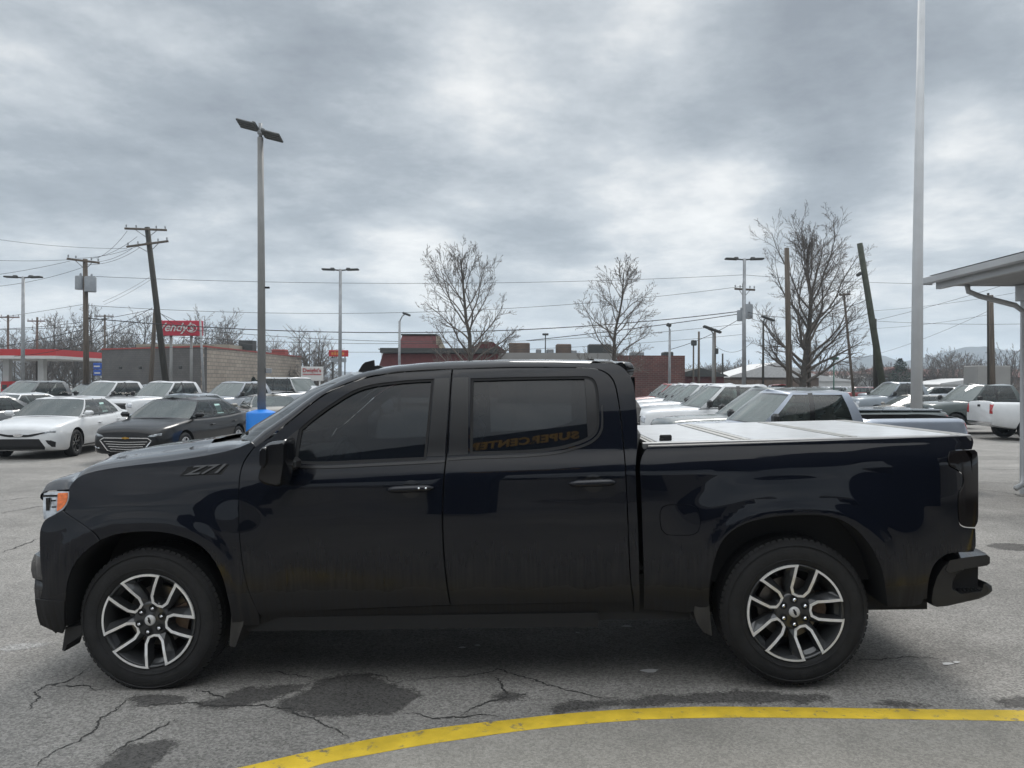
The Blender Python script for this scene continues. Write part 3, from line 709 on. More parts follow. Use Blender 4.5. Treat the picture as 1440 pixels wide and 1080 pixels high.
        # mirror : two-part housing on an arm
        if True:
            mc = loc_px(386, 640, -1.23); 
            def mirror_shell(pts_uv, y0, y1, nm, mt, par):
                poly = [(loc_px(u, v, -1.23).x, loc_px(u, v, -1.23).z) for u, v in pts_uv]
                P = cat_smooth(poly, step=0.02, corner=70); cx0 = sum(p[0] for p in P)/len(P); cz0 = sum(p[1] for p in P)/len(P)
                rows = []
                for yk, sc in ((y0, 0.78), (lerp(y0, y1, 0.08), 0.93), (lerp(y0, y1, 0.3), 1.0), (lerp(y0, y1, 0.75), 1.0), (lerp(y0, y1, 0.93), 0.96), (y1, 0.86)):
                    rows.append([(cx0+(x-cx0)*sc, sgn*yk, cz0+(z-cz0)*sc) for x, z in P])
                mb = MB(); mb.grid(rows, close=True); mb.add(rows[0], [tuple(range(len(P)))]); mb.add(rows[-1], [tuple(range(len(P)))])
                return mb.build(nm, mt, par)
            mo = mirror_shell([(371, 629), (376, 623), (386, 620.5), (396, 619.5), (401, 617.5), (402.5, 622), (402, 650), (399, 672), (396, 683), (390, 685.5), (375, 682.5), (364, 677), (363, 669), (367, 655), (369, 645)], 1.04, 1.25, 'side_mirror', MT['gloss_black'], root)
            mirror_shell([(368, 654), (368.5, 632), (372, 628), (377, 628.5), (378.5, 640), (377.5, 652), (373, 658)], 1.20, 1.27, 'mirror_cap', MT['gloss_black'], mo)
            mb = MB(); mb.rbox((mc.x+0.02, sgn*1.02, mc.z-0.07), (0.09, 0.14, 0.07), 0.02); mb.build('mirror_arm', MT['black_plastic'], mo)
    # ---- roof rail, roof, windshield
    G = [(360, 629.5), (380, 613.6), (398, 599), (416, 584.7), (434, 569.8), (452, 556.2), (470, 545.8), (488, 538.2), (506, 532.2), (524, 527.8), (560, 522.4), (600, 519.8), (636, 518.6), (712, 516), (780, 515.6), (820, 515.6)]
    S = [(353.5, 621), (371, 605.5), (388, 594.0), (406, 581.5), (424, 567.8), (443, 554), (461, 544), (480, 535), (499, 527.5), (518, 522.0), (556, 515.3), (598, 511), (636, 508.8), (712, 506.3), (780, 506.2), (835, 507.5)]
    rail = {-1: [], 1: []}
    nb = 7
    crest = []
    for (g, s_) in zip(G, S):
        gx, gz = T([g])[0]; w0 = wfun(gx, gz); w1 = w0 - 0.065; p1 = loc_px(s_[0], s_[1], -w1)
        crest.append((p1.x, w1, p1.z))
        for sgn in (-1, 1):
            a = Vector((gx, sgn*w0, gz)); c = Vector((p1.x, sgn*w1, p1.z)); k = Vector((lerp(gx, p1.x, .75), sgn*(w0-0.010), lerp(gz, p1.z, .75)))
            rail[sgn].append([a*(1-t)**2 + k*2*t*(1-t) + c*t*t for t in [i/nb for i in range(nb+1)]])
    for sgn in (-1, 1):
        mb = MB(); mb.grid(rail[sgn]); ob = mb.build('roof_rail', PM, root, recalc=False)
        if sgn < 0: ob.data.flip_normals()
        # black drip line
    ny = 24
    def across(i, bow, crown, e=2.2, dip=0.0):
        x, w, z = crest[i]; row = []
        for j in range(ny+1):
            y = -w + 2*w*j/ny; s = 1 - abs(y/w)**e
            row.append((x - bow*s, y, z + crown*s))
        return row
    # windshield: rows 0..9, glass between
    ws = [across(i, lerp(0.30, 0.13, i/9), 0.012 + 0.02*i/9) for i in range(10)]
    mb = MB(); mb.grid(ws[:9]); mb.build('windshield', TG2 if False else glass_mat('windshield_glass', (0.40, 0.45, 0.44), opac=0.4, base=(0.01, 0.014, 0.014)), root)
    mb = MB(); rf = [ws[8]] + [across(i, lerp(0.13, 0.0, (i-9)/6.0), 0.020, 2.2) for i in range(9, 16)]
    # rear edge of the roof
    mb.grid(rf); mb.build('roof', PM, root)
    xr_, wr_, zr_ = crest[-1]
    p_top = loc_px(864, 509.5, -0.70); p_b = loc_px(892, 545, -0.72)
    rows = []
    Pts = [(xr_, zr_, wr_), (p_top.x-0.02, zr_-0.006, 0.72), (p_top.x+0.03, zr_-0.03, 0.73), (loc_px(878, 520, -.75).x, loc_px(878, 520, -.75).z, 0.76), (loc_px(887, 533, -.78).x, loc_px(887, 533, -.78).z, 0.80), (loc_px(893, 580, -.85).x, loc_px(893, 580, -.85).z, 0.85), (loc_px(894.5, 620, -.9).x, loc_px(894.5, 620, -.9).z, 0.90), (loc_px(893, 660, -.9).x, loc_px(893, 660, -.9).z, .93), (loc_px(896, 850, -.9).x, loc_px(896, 850, -.9).z, .95)]
    for (x, z, w) in Pts: rows.append([(x+0.02*(1-abs(2*j/ny-1)**6), -w+2*w*j/ny, z+(0.03*(1-abs(2*j/ny-1)**2.6) if z > 1.7 else 0)) for j in range(ny+1)])
    mb = MB(); mb.grid(rows[:4]+rows[3:]); mb.build('cab_rear', PM, root)
    mb = MB(); mb.box(p_b.x-0.005, p_b.x+0.02, -0.60, 0.60, 1.40, 1.78); mb.build('rear_window', MT['privacy'], root)
    # spoiler
    sp = [loc_px(u, v, -0.66) for u, v in ((866, 511), (876, 509.6), (887, 510.8), (891.5, 515), (893, 521), (891.5, 528), (888, 529.5), (883, 524), (874, 516))]
    mb = MB(); rows = []
    for yk, sc in ((-0.72, 0.5), (-0.70, 0.9), (-0.62, 1.0), (0, 1.0), (0.62, 1.0), (0.70, .9), (0.72, 0.5)):
        rows.append([(sp[0].x+(p.x-sp[0].x)*sc, yk, p.z+0.028*(1-abs(yk/.72)**2)) for p in sp])
    mb.grid(rows, close=True); mb.add(rows[0], [tuple(range(9))]); mb.add(rows[-1], [tuple(range(9))]); mb.build('roof_spoiler', MT['gloss_black'], root)
    # roof marker / antenna cluster at the front of the roof
    a = loc_px(508, 524, -0.45); mb = MB()
    fin = [loc_px(u, v, -0.45) for u, v in ((500, 529), (505, 524), (511, 519), (533, 514), (539, 515.5), (541, 520), (520, 526))]
    mb.prism([(p.x, p.z) for p in fin], -0.50, -0.40, 'Y'); fa = mb.build('roof_antenna', MT['matte_black'], root)
    fin2 = [loc_px(u, v, -0.45) for u, v in ((504, 523), (510, 513), (514, 509.5), (526, 506.5), (527, 518), (512, 521))]
    mb = MB(); mb.prism([(p.x, p.z) for p in fin2], -0.465, -0.435, 'Y'); mb.build('antenna_fin', MT['matte_black'], fa)
    # ---- hood
    FT = cat_smooth(T([(59.5, 693), (64, 691), (72, 689.8), (84, 689)] + F_top), closed=False, step=0.045, corner=75); n = len(FT); rows = []
    nfr = sum(1 for p in FT if p[0] < T([(97, 688)])[0][0])/n
    ny = 36
    for i, (x, z) in enumerate(FT):
        w = wfun(x, z) - 0.001; t = i/(n-1); row = []
        for j in range(ny+1):
            y = -w + 2*w*j/ny; q = 1-abs(y)/w
            s = 1-(1-q)**2.0; cr = lerp(0.050, 0.085, sstep(0, .35, t)) * (1 - 0.75*sstep(0.72, 1.0, t))
            ridge = 0.012*math.exp(-((abs(y)-0.50)/0.10)**2)*sstep(0, .15, t)*(1-sstep(.85, 1, t))
            edge = lerp(0.050, 0.022, sstep(0, .4, t))*(1-math.exp(-q*w/0.035))
            row.append((x - lerp(0.06, 0.24, t)*s*(1-0.0), y, z + edge*(1-sstep(.9, 1, t)) + cr*s*0.62 + ridge))
        rows.append(row)
    cut = int(n*0.80)
    mb = MB(); mb.grid(rows[:cut+1]); mb.build('hood', PM, root)
    # flank strips of the cowl beside the wipers; centre is black plastic
    mb = MB(); mb.grid([r[:7] for r in rows[cut:]]); mb.build('cowl_flank', PM, root); mb = MB(); mb.grid([r[-7:] for r in rows[cut:]]); mb.build('cowl_flank', PM, root)
    mb = MB(); mb.grid([[(p[0], p[1], p[2]-0.03) for p in r[5:-5]] for r in rows[cut-1:]]+[[(p[0], p[1], p[2]) for p in r] for r in [[(q[0]+.06, q[1], q[2]-.03) for q in rows[-1][5:-5]]]])
    cw = mb.build('cowl_grille', MT['black_plastic'], root)
    for y0 in (-0.62, 0.1):
        c = rows[-1][ny//2]; mb = MB(); mb.tube([(c[0]+0.10, y0, c[2]+0.02), (c[0]+0.02, y0+0.3, c[2]+0.03), (c[0]+0.05, y0+0.62, c[2]+0.02)], 0.012, 6)
        mb.build('wiper', MT['matte_black'], root)
    # ---- front end
    def fx(u, v): return loc_px(u, v, -0.86)
    lip = rows[0]
    zf = [1.16, 1.10, 1.02, 0.92, 0.80, 0.70, 0.60, 0.50, 0.42, 0.36]
    pf = [(97, 688), (64, 690), (59, 715), (57, 745), (56, 790), (46, 790), (44, 815), (47, 845), (52, 862), (60, 878)]
    # hood nose
    q0 = [(p[0], p[1], p[2]) for p in lip]; xf = fx(60, 690).x
    rr = [q0]
    for dx_, dz_ in ((-.012, -.012), (-.014, -.030), (0.0, -.045)): rr.append([(p[0]+dx_, p[1], p[2]+dz_) for p in q0])
    mb = MB(); mb.grid(rr); mb.build('hood_nose', PM, root)
    gx = fx(60, 700).x
    mb = MB(); mb.box(gx-0.0, gx+0.25, -0.70, 0.70, 0.62, fx(60, 700).z); mb.build('front_core', MT['matte_black'], root)
    g = MB()
    for k in range(7): g.rbox((gx-0.035, 0, 0.70+k*0.075), (0.03, 1.30, 0.022), 0.008)
    gr = g.build('grille', MT['gloss_black'], root)
    g = MB(); g.rbox((gx-0.05, 0, 0.96), (0.05, 1.36, 0.07), 0.02); g.rbox((gx-0.04, 0, 1.07), (0.05, 1.36, 0.05), 0.02); g.build('grille_bar', MT['gloss_black'], gr)
    g = MB(); g.prism([(-.11, .93), (-.04, .93), (-.04, .915), (.04, .915), (.04, .93), (.13, .93), (.11, .99), (.04, .99), (.04, 1.005), (-.04, 1.005), (-.04, .99), (-.13, .99)], gx-0.085, gx-0.07, 'X'); g.build('grille_emblem', MT['matte_black'], gr)
    # headlight brows and front bumper: rounded bars across the whole width
    def cross_bar(pts, w, nm, m, inset=0.12, yref=-0.86, ends=0.05):
        L = [loc_px(u, v, yref) for u, v in pts]; cx0 = max(p.x for p in L); rws = []
        k = 14
        for j in range(-k, k+1):
            y = w*j/k; t = abs(j/k); pull = inset*t**22
            rws.append([(p.x + (cx0-p.x)*min(1, pull*1.6/0.2) - 0.05*(1-t**2), y, p.z) for p in L])
        mb = MB(); mb.grid(rws, close=True); mb.add(rws[0], [tuple(range(len(L)))]); mb.add(rws[-1], [tuple(range(len(L)))])
        return mb.build(nm, m, root)
    fb = cross_bar([(57, 774), (50, 778), (45, 789), (44, 800), (47, 811), (60, 812), (75, 812), (75, 775)], 0.96, 'front_bumper', PM)
    lo = cross_bar([(46, 812), (44.5, 826), (46, 842), (51, 860), (57, 876), (72, 883), (90, 884), (90, 812)], 0.95, 'lower_bumper', PM)
    bw = cross_bar([(63, 689), (61.5, 692), (61, 696), (64, 698), (72, 697.5), (72, 690)], 0.80, 'headlight_brow', MT['gloss_black'])
    cross_bar([(58, 722), (55, 724), (53, 733), (55, 737), (60, 738), (70, 736), (70, 724)], 0.80, 'lower_grille_bar', MT['gloss_black'])
    for sgn in (-1, 1):
        side_panel('lower_bumper_side', T([(52, 842), (91.5, 845), (91.5, 880), (89, 890), (72, 884.5), (58, 878), (53.5, 862)]), PM, lo, sgn, off=0.010, flange=0.012)
        mb = MB(); pl = T([(86, 885), (94, 885), (112, 882), (112, 893), (97, 905), (96, 913), (92, 912)]); mb.prism(pl, sgn*0.80, sgn*0.95, 'Y'); mb.build('air_dam', MT['black_plastic'], root)
    mb = MB(); x0 = loc_px(80, 880, -0.9).x; mb.box(x0, x0+0.04, -0.80, 0.80, 0.27, 0.36); mb.build('air_dam', MT['black_plastic'], root)
    # ---- bed, cover, tailgate, bumper
    A = loc_px(911, 627, -0.93); B = loc_px(1366, 613, -0.93)
    def bedz(x): return lerp(A.z, B.z, (x-A.x)/(B.x-A.x))
    for sgn in (-1, 1):
        mb = MB(); rws = []
        for i in range(21):
            x = lerp(A.x, B.x, i/20); w = wfun(x, bedz(x))
            rws.append([(x, sgn*(w-0.002), bedz(x)-0.012), (x, sgn*(w-0.005), bedz(x)-0.002), (x, sgn*(w-0.02), bedz(x)+0.003), (x, sgn*(w-0.10), bedz(x)+0.002), (x, sgn*(w-0.10), bedz(x)-0.05)])
        mb.grid(rws)
        mb.build('bed_rail_cap', MT['black_plastic'], root)
    # bed box walls (closed under the cover)
    mb = MB(); mb.box(A.x+0.01, B.x-0.02, -0.80, 0.80, 0.55, A.z-0.03); mb.box(A.x-0.0, A.x+0.04, -0.93, 0.93, 0.5, A.z-0.01); mb.build('bed_box', MT['matte_black'], root)
    CV = mat('bed_cover_panel', (0.48, 0.49, 0.50), 0.32, coat=0.35, coat_rough=0.2, var=0.12, scale=9, bump=0.02, bscale=300)  # pale grey base colour stands in for the grazing sky reflection
    CF = mat('bed_cover_frame', (0.28, 0.28, 0.27), 0.42, metal=0.6, var=0.1)
    cover = tag(empty('bed_cover'), None); cover.parent = root
    mb = MB(); wC = 0.885
    n0 = loc_px(906, 622.5, -wC); n1 = loc_px(1364, 611, -wC)
    def cz(x): return lerp(n0.z, n1.z, (x-n0.x)/(n1.x-n0.x)) 
    joints = [loc_px(u, 610, -0.5).x for u in (952, 1062, 1200)]
    x0, x1 = n0.x+0.01, n1.x
    Lc = x1-x0
    xs = [x0, x0+0.06, x0+Lc*0.275, x0+Lc*0.335, x0+Lc*0.62, x0+Lc*0.665, x0+Lc*0.955, x1]
    for i in range(0, 7):
        a_, b_ = xs[i], xs[i+1]; gp = 0.004
        dz = 0.0 if i % 2 else -0.004
        if i % 2:
            m1 = MB(); m1.rbox(((a_+b_)/2, 0, 0), (b_-a_-2*gp, 2*wC-0.06, 0.028), 0.006)
            me = m1.mesh('cover_panel', CV); 
            o = link('cover_panel', me, cover); o.location = (0, 0, 0)
            for v in me.vertices: v.co.z += cz(v.co.x)-0.012
        else:
            m1 = MB(); m1.rbox(((a_+b_)/2, 0, 0), (b_-a_-2*gp, 2*wC-0.05, 0.022), 0.004)
            for sx in (-.25, .25): m1.rbox(((a_+b_)/2+sx*(b_-a_), 0, 0.012), ((b_-a_)*.34, 2*wC-0.06, 0.006), 0.002)
            me = m1.mesh('cover_hinge_strip', CF); o = link('cover_hinge_strip', me, cover)
            for v in me.vertices: v.co.z += cz(v.co.x)-0.012
    for sgn in (-1, 1):
        m1 = MB(); m1.grid([[(x, sgn*(wC+0.012), cz(x)-0.035), (x, sgn*(wC+0.012), cz(x)-0.004), (x, sgn*(wC+0.006), cz(x)), (x, sgn*(wC-0.028), cz(x)), (x, sgn*(wC-0.028), cz(x)-0.03)] for x in [lerp(x0-.02, x1, i/12) for i in range(13)]], smooth=False)
        m1.build('cover_side_rail', MT['grey_metal'], cover)
    m1 = MB(); m1.rbox((x0+0.13, -0.80, cz(x0)+0.02), (0.07, 0.03, 0.035), 0.006); m1.rbox((x0+0.105, -0.80, cz(x0)+0.008), (0.02, 0.05, 0.02), 0.004); m1.build('cover_latch', MT['matte_black'], cover)
    # tailgate and rear corner
    tg = [loc_px(u-4, v, -0.95) for u, v in ((1366, 613), (1370, 617), (1371, 624), (1367, 633), (1374, 640), (1374.5, 690), (1373.5, 742), (1373, 770), (1366, 778))]
    rows = [[(p.x - 0.0 - 0.035*abs(2*j/16-1)**8, -0.86+1.72*j/16, p.z) for j in range(17)] for p in tg]
    mb = MB(); mb.grid(rows); t1 = mb.build('tailgate', PM, root)
    mb = MB(); mb.rbox((tg[5].x+0.012, 0, tg[4].z-0.10), (0.03, 0.24, 0.06), 0.01); mb.build('tailgate_handle', MT['black_plastic'], t1)
    for sgn in (-1, 1):
        # lens seen from behind
        mb = MB(); pr = [loc_px(u, v, -0.975) for u, v in ((1368, 634), (1373, 640), (1373.5, 700), (1371, 738))]
        mb.grid([[(p.x-0.012, sgn*0.955, p.z), (p.x+0.002, sgn*0.93, p.z), (p.x+0.002, sgn*0.86, p.z)] for p in pr]); mb.build('taillight_lens', MT['smoked'], root)
    # rear bumper: top bar, corner body, step, with a pocket between
    def barx(pts, y0, y1, nm, m, par=root, rnd=0.05):
        L = [loc_px(u, v, -0.95) for u, v in pts]; mb = MB(); rws = []; cx0 = min(p.x for p in L)
        cz0 = sum(p.z for p in L)/len(L)
        for t in (0, .02, .06, .3, .5, .7, .94, .98, 1):
            y = lerp(y0, y1, t); e = min(t, 1-t); k = 1 - 0.10*max(0, 1-e/0.06)**2
            rws.append([(cx0+(p.x-cx0)*k, y, cz0+(p.z-cz0)*(1-(1-k)*.6)) for p in L])
        mb.grid(rws, close=True); mb.add(rws[0], [tuple(range(len(L)))]); mb.add(rws[-1], [tuple(range(len(L)))])
        return mb.build(nm, m, par, sharp=35)
    rb = barx([(1331.5, 785.8), (1351, 782), (1373, 779.3), (1389, 777.5), (1393.8, 781), (1393.8, 790), (1389, 793.5), (1352, 799), (1331, 805), (1325, 800)], -0.985, 0.985, 'rear_bumper', MT['gloss_black'])
    barx([(1306.5, 845), (1308.5, 827), (1315, 808), (1323.5, 795.5), (1332, 786.5), (1352, 784), (1354, 799), (1343, 806), (1338, 817), (1338, 827), (1351, 834), (1384, 830.5), (1387, 819), (1393, 823), (1394, 830), (1389, 835), (1376, 841), (1330, 851.3), (1315, 852.5), (1309, 850)], -0.98, -0.66, 'bumper_corner', MT['black_plastic'], rb)
    barx([(1306.5, 845), (1308.5, 827), (1315, 808), (1323.5, 795.5), (1332, 786.5), (1352, 784), (1354, 799), (1343, 806), (1338, 817), (1338, 827), (1351, 834), (1384, 830.5), (1387, 819), (1393, 823), (1394, 830), (1389, 835), (1376, 841), (1330, 851.3), (1315, 852.5), (1309, 850)], 0.66, 0.98, 'bumper_corner', MT['black_plastic'], rb)
    barx([(1336, 792), (1386, 792), (1385, 832), (1336, 842)], -0.915, 0.915, 'bumper_core', MT['matte_black'], rb)
    mb = MB(); st = loc_px(1365, 827, -0.9)
    for k in range(8): mb.box(st.x-0.09+0.022*k, st.x-0.08+0.022*k, -0.95, -0.80, st.z-0.005, st.z+0.006)
    mb.build('step_tread', MT['black_plastic'], rb)
    # ---- underbody, wheels, interior
    mb = MB(); mb.box(-2.30, 2.75, -0.70, 0.70, 0.34, 0.60); mb.box(-1.28, 1.28, -0.93, 0.93, 0.37, 0.58); mb.build('floor_pan', MT['matte_black'], root)  # floor boxes made low and wide to deepen the shade beneath the truck
    mb = MB(); mb.tube([(XA, -0.85, 0.42), (XA, 0.85, 0.42)], 0.05, 12); mb.lathe([(0.0, -.16), (.12, -.12), (.15, 0), (.12, .12), (0, .16)], 20, 'Y', c=(XA, 0.05, .42)); mb.tube([(-XA, -0.85, 0.40), (-XA, 0.85, 0.40)], 0.04, 12); mb.tube([(-1.0, 0.25, .36), (2.2, .35, .38), (2.6, .6, .38)], 0.04, 10); mb.build('axle', MT['matte_black'], root)
    mb = MB()
    for sgn in (-1, 1): mb = MB(); mb.box(-1.30, 0.75, sgn*0.90, sgn*0.955, 0.34, 0.42); mb.build('sill_box', MT['matte_black'], root)
    MW = pickup_wheel_meshes()
    for cx, rot in ((-XA, -R(64)), (XA, -R(75))):
        for sgn in (-1, 1): lathe_wheel(root, cx, sgn, rot if sgn < 0 else 0.4, MW)
    for (sx, hz) in ((-0.42, 1.52), (0.62, 1.48)):
        for sy in (-0.42, 0.42):
            s = MB(); s.rbox((sx, sy, 0.86), (0.55, 0.54, 0.22), 0.06); rt = Matrix.Rotation(R(14), 3, 'Y'); s.rbox((sx+0.30, sy, 1.18), (0.16, 0.52, 0.66), 0.06, rot=rt); s.rbox((sx+0.40, sy, hz+0.07), (0.11, 0.28, 0.19), 0.05, rot=rt)
            s.build('seat', MT['int_tan'], root)
    s = MB(); s.rbox((-1.22, 0, 1.18), (0.42, 1.7, 0.26), 0.08); s.rbox((-0.3, 0, 0.95), (1.1, 0.26, .35), .05); s.build('dashboard', MT['interior'], root)
    s = MB(); c = Vector((-0.92, -0.42, 1.24)); ring = []
    for k in range(25):
        a = 2*math.pi*k/24; ring.append(c + Vector((0.08*math.sin(a), 0.19*math.cos(a), 0.18*math.sin(a))))
    s.tube(ring, 0.016, 8, cap=False); s.tube([c, c+Vector((-.2, 0, -.1))], .03, 8); s.build('steering_wheel', MT['interior'], root)
    return root
TRUCK = build_pickup()
# ------------------------------------------------------------------ ground
def ground_z(x, y):
    k = sstep(8.5, 20.0, y); return clamp(0.01626 * x, -0.10, 0.075) * (1 - k) - 0.10 * k
def asphalt_mat(name='asphalt', GR0=0.62, GR1=1.42, base=(0.210, 0.201, 0.188), soft=0.0):
    m = bpy.data.materials.new(name); m.use_nodes = True; nt = m.node_tree; p = nt.nodes['Principled BSDF']
    tc = nt.nodes.new('ShaderNodeTexCoord')
    def noi(scale, det, st=(1, 1, 1), rough=.55):
        mp = nt.nodes.new('ShaderNodeMapping'); mp.inputs['Scale'].default_value = st; nt.links.new(tc.outputs['Object'], mp.inputs[0])
        n = nt.nodes.new('ShaderNodeTexNoise'); n.inputs['Scale'].default_value = scale; n.inputs['Detail'].default_value = det; n.inputs['Roughness'].default_value = rough; nt.links.new(mp.outputs[0], n.inputs['Vector']); return n.outputs[0]
    def mr(s, a, b, c, d):
        q = nt.nodes.new('ShaderNodeMapRange'); q.clamp = True; q.inputs[1].default_value = a; q.inputs[2].default_value = b; q.inputs[3].default_value = c; q.inputs[4].default_value = d; nt.links.new(s, q.inputs[0]); return q.outputs[0]
    def mul(a, b):
        q = nt.nodes.new('ShaderNodeMath'); q.operation = 'MULTIPLY'; nt.links.new(a, q.inputs[0]); nt.links.new(b, q.inputs[1]); return q.outputs[0]
    vor = nt.nodes.new('ShaderNodeTexVoronoi'); vor.inputs['Scale'].default_value = 95; nt.links.new(tc.outputs['Object'], vor.inputs['Vector'])
    sepc = nt.nodes.new('ShaderNodeSeparateColor'); nt.links.new(vor.outputs['Color'], sepc.inputs[0])
    grain = mr(sepc.outputs[0], 0, 1, GR0, GR1)
    fine = mr(noi(260, 2), .3, .7, 0.75, 1.25)
    big = mr(noi(0.55, 5), .3, .7, 0.80, 1.15); mid = mr(noi(3.0, 5), .3, .7, 0.88, 1.10)
    streak = mr(noi(1.0, 4, (0.08, 0.9, 1)), .35, .65, 0.86, 1.10)
    f = mul(mul(grain, fine), mul(mul(big, mid), streak))
    mx = nt.nodes.new('ShaderNodeMixRGB'); mx.blend_type = 'MULTIPLY'; mx.inputs[0].default_value = 1; mx.inputs[1].default_value = (*base, 1)
    nt.links.new(f, mx.inputs[2]); nt.links.new(mx.outputs[0], p.inputs['Base Color'])
    p.inputs['Roughness'].default_value = 0.82; p.inputs['Specular IOR Level'].default_value = 0.35
    if soft:
        at = nt.nodes.new('ShaderNodeAttribute'); at.attribute_name = 'fade'
        n_ = noi(7, 6); n2_ = noi(60, 3)
        q1 = nt.nodes.new('ShaderNodeMath'); q1.operation = 'ADD'; nt.links.new(mr(n_, .3, .7, -.55, .45), q1.inputs[0]); nt.links.new(mr(n2_, .3, .7, -.35, .25), q1.inputs[1])
        q2 = nt.nodes.new('ShaderNodeMath'); q2.operation = 'ADD'; nt.links.new(q1.outputs[0], q2.inputs[0]); nt.links.new(mr(at.outputs['Fac'], 0, 1, 0, 1.9), q2.inputs[1])
        fac = mr(q2.outputs[0], .35, .95, 0, soft)
        tr = nt.nodes.new('ShaderNodeBsdfTransparent'); mxs = nt.nodes.new('ShaderNodeMixShader'); nt.links.new(fac, mxs.inputs[0]); nt.links.new(tr.outputs[0], mxs.inputs[1]); nt.links.new(p.outputs[0], mxs.inputs[2]); nt.links.new(mxs.outputs[0], nt.nodes['Material Output'].inputs[0])
    b = nt.nodes.new('ShaderNodeBump'); b.inputs['Strength'].default_value = 0.55; b.inputs['Distance'].default_value = 0.004
    nt.links.new(vor.outputs['Distance'], b.inputs['Height']); nt.links.new(b.outputs[0], p.inputs['Normal'])
    return m
ASPH = asphalt_mat()
def build_ground():
    xs = [-4000, -1500, -500, -150, -60, -30, -16, -10] + [-6.15 + 0.5*i for i in range(25)] + [9, 14, 22, 40, 100, 300, 1000, 4000]
    ys = [-400, -60, -20, -8, -4, 0, 2, 3, 4, 5, 6, 7, 8, 9, 10, 11, 12, 13.5, 15, 16.5, 18, 20, 28, 40, 60, 90, 140, 220, 400, 800, 1600, 3200]
    mb = MB(); mb.grid([[(x, y, ground_z(x, y)) for x in xs] for y in ys], smooth=True)
    o = mb.build('ground', ASPH); tag(o, kind='structure'); o.data.flip_normals() if o.data.polygons[0].normal.z < 0 else None
build_ground()
def gpt(u, v, h=0.0):
    """ground point under photo pixel"""
    o = Vector((0, 0, HC)); d = px_dir(u, v); x = 0.0
    for _ in range(12):
        t = (ground_z(x, 0) + h - o.z) / d.z; x = o.x + d.x * t
    return o + d * t
# ------------------------------------------------------------------ other vehicles
def bvh_of(ob):
    me = ob.data; return BVHTree.FromPolygons([v.co.copy() for v in me.vertices], [tuple(p.vertices) for p in me.polygons])
def patch(bvh, name, poly, direction, m, parent, off=0.006, res=0.05, axis='x', dist=-6.0, mirror=False):
    """thin piece that lies on the body: poly in (y,z) seen along x, or (x,z) seen along y; direction is the ray direction"""
    d = Vector(direction).normalized(); vo, fo = tri_region(poly, [], res); vs = []; ok = []
    for (a, b) in vo:
        if axis == 'x': o = Vector((0 if d.x > 0 else LREF[0], a, b)); o = o - d * (abs(dist) / max(0.2, abs(d.x)))
        else: o = Vector((a, 0, b)); o = o - d * (abs(dist) / max(0.2, abs(d.y)))
        h = bvh.ray_cast(o, d)
        if h[0] is None: vs.append((0, 0, 0)); ok.append(False)
        else: vs.append(tuple(h[0] - d*off)); ok.append(True)
    fs = [f for f in fo if all(ok[i] for i in f)]
    if not fs: return None
    mb = MB(); used = sorted({i for f in fs for i in f}); mp = {i: k for k, i in enumerate(used)}
    mb.add([vs[i] for i in used], [tuple(mp[i] for i in f) for f in fs], smooth=True)
    me = mb.mesh(name, m, recalc=False)
    s = sum((p.normal.dot(d) for p in me.polygons), 0)
    if s > 0: me.flip_normals()
    if mirror:
        pass
    return link(name, me, parent)
def mirror_obj(o, name=None):
    me = o.data.copy()
    for v in me.vertices: v.co.y = -v.co.y
    me.flip_normals(); c = link(name or o.name.split('.')[0], me, o.parent); return c

LREF = [4.8]
SPEC = {}
SPEC['sedan'] = dict(L=4.88, W=1.84, H=1.47, R=0.335, xf=0.97, wb=2.82, clear=0.17,
    top=[(0, .66), (.05, .74), (.20, .81), (.6, .88), (1.0, .93), (1.42, .965), (2.2, .965), (3.4, .99), (4.0, 1.03), (4.5, 1.05), (4.78, 1.02), (4.88, .90)],
    hw=[(0, .70), (.05, .77), (.18, .85), (.42, .90), (.8, .915), (2.4, .92), (4.0, .915), (4.5, .86), (4.78, .76), (4.88, .66)],
    bot=[(0, .30), (.1, .22), (.5, .18), (4.3, .20), (4.7, .28), (4.88, .42)],
    belt=(1.06, 1.30, 4.20, 4.32), roof=(1.98, 2.10, 3.42, 3.50), rw=.575, bw=.80, crown=.05,
    cols=[(1.30, 2.10, 'p'), (1.44, 2.16, 'g'), (2.50, 2.58, 'b'), (2.58, 2.66, 'g'), (3.38, 3.18, 'b'), (3.45, 3.23, 'g'), (3.86, 3.34, 'p'), (4.20, 3.42, 'e')])
SPEC['pickup'] = dict(L=5.88, W=2.03, H=1.92, R=0.40, xf=0.95, wb=3.70, clear=0.30,
    top=[(0, .92), (.04, 1.02), (.12, 1.12), (.5, 1.18), (1.0, 1.21), (1.55, 1.23), (1.9, 1.25), (3.6, 1.28), (3.9, 1.36), (5.75, 1.38), (5.86, 1.36), (5.88, 1.30)],
    hw=[(0, .80), (.04, .86), (.15, .93), (.5, 1.0), (1.2, 1.01), (3.6, 1.0), (5.5, 1.0), (5.80, .97), (5.88, .93)],
    bot=[(0, .44), (.1, .36), (.6, .36), (5.0, .40), (5.88, .52)],
    belt=(1.36, 1.58, 3.72, 3.74), roof=(2.16, 2.30, 3.52, 3.56), rw=.70, bw=.93, crown=.04,
    cols=[(1.58, 2.30, 'p'), (1.74, 2.38, 'g'), (2.60, 2.66, 'b'), (2.70, 2.76, 'g'), (3.50, 3.36, 'p'), (3.72, 3.52, 'e')], bed=(3.86, 5.76, .80, .80))
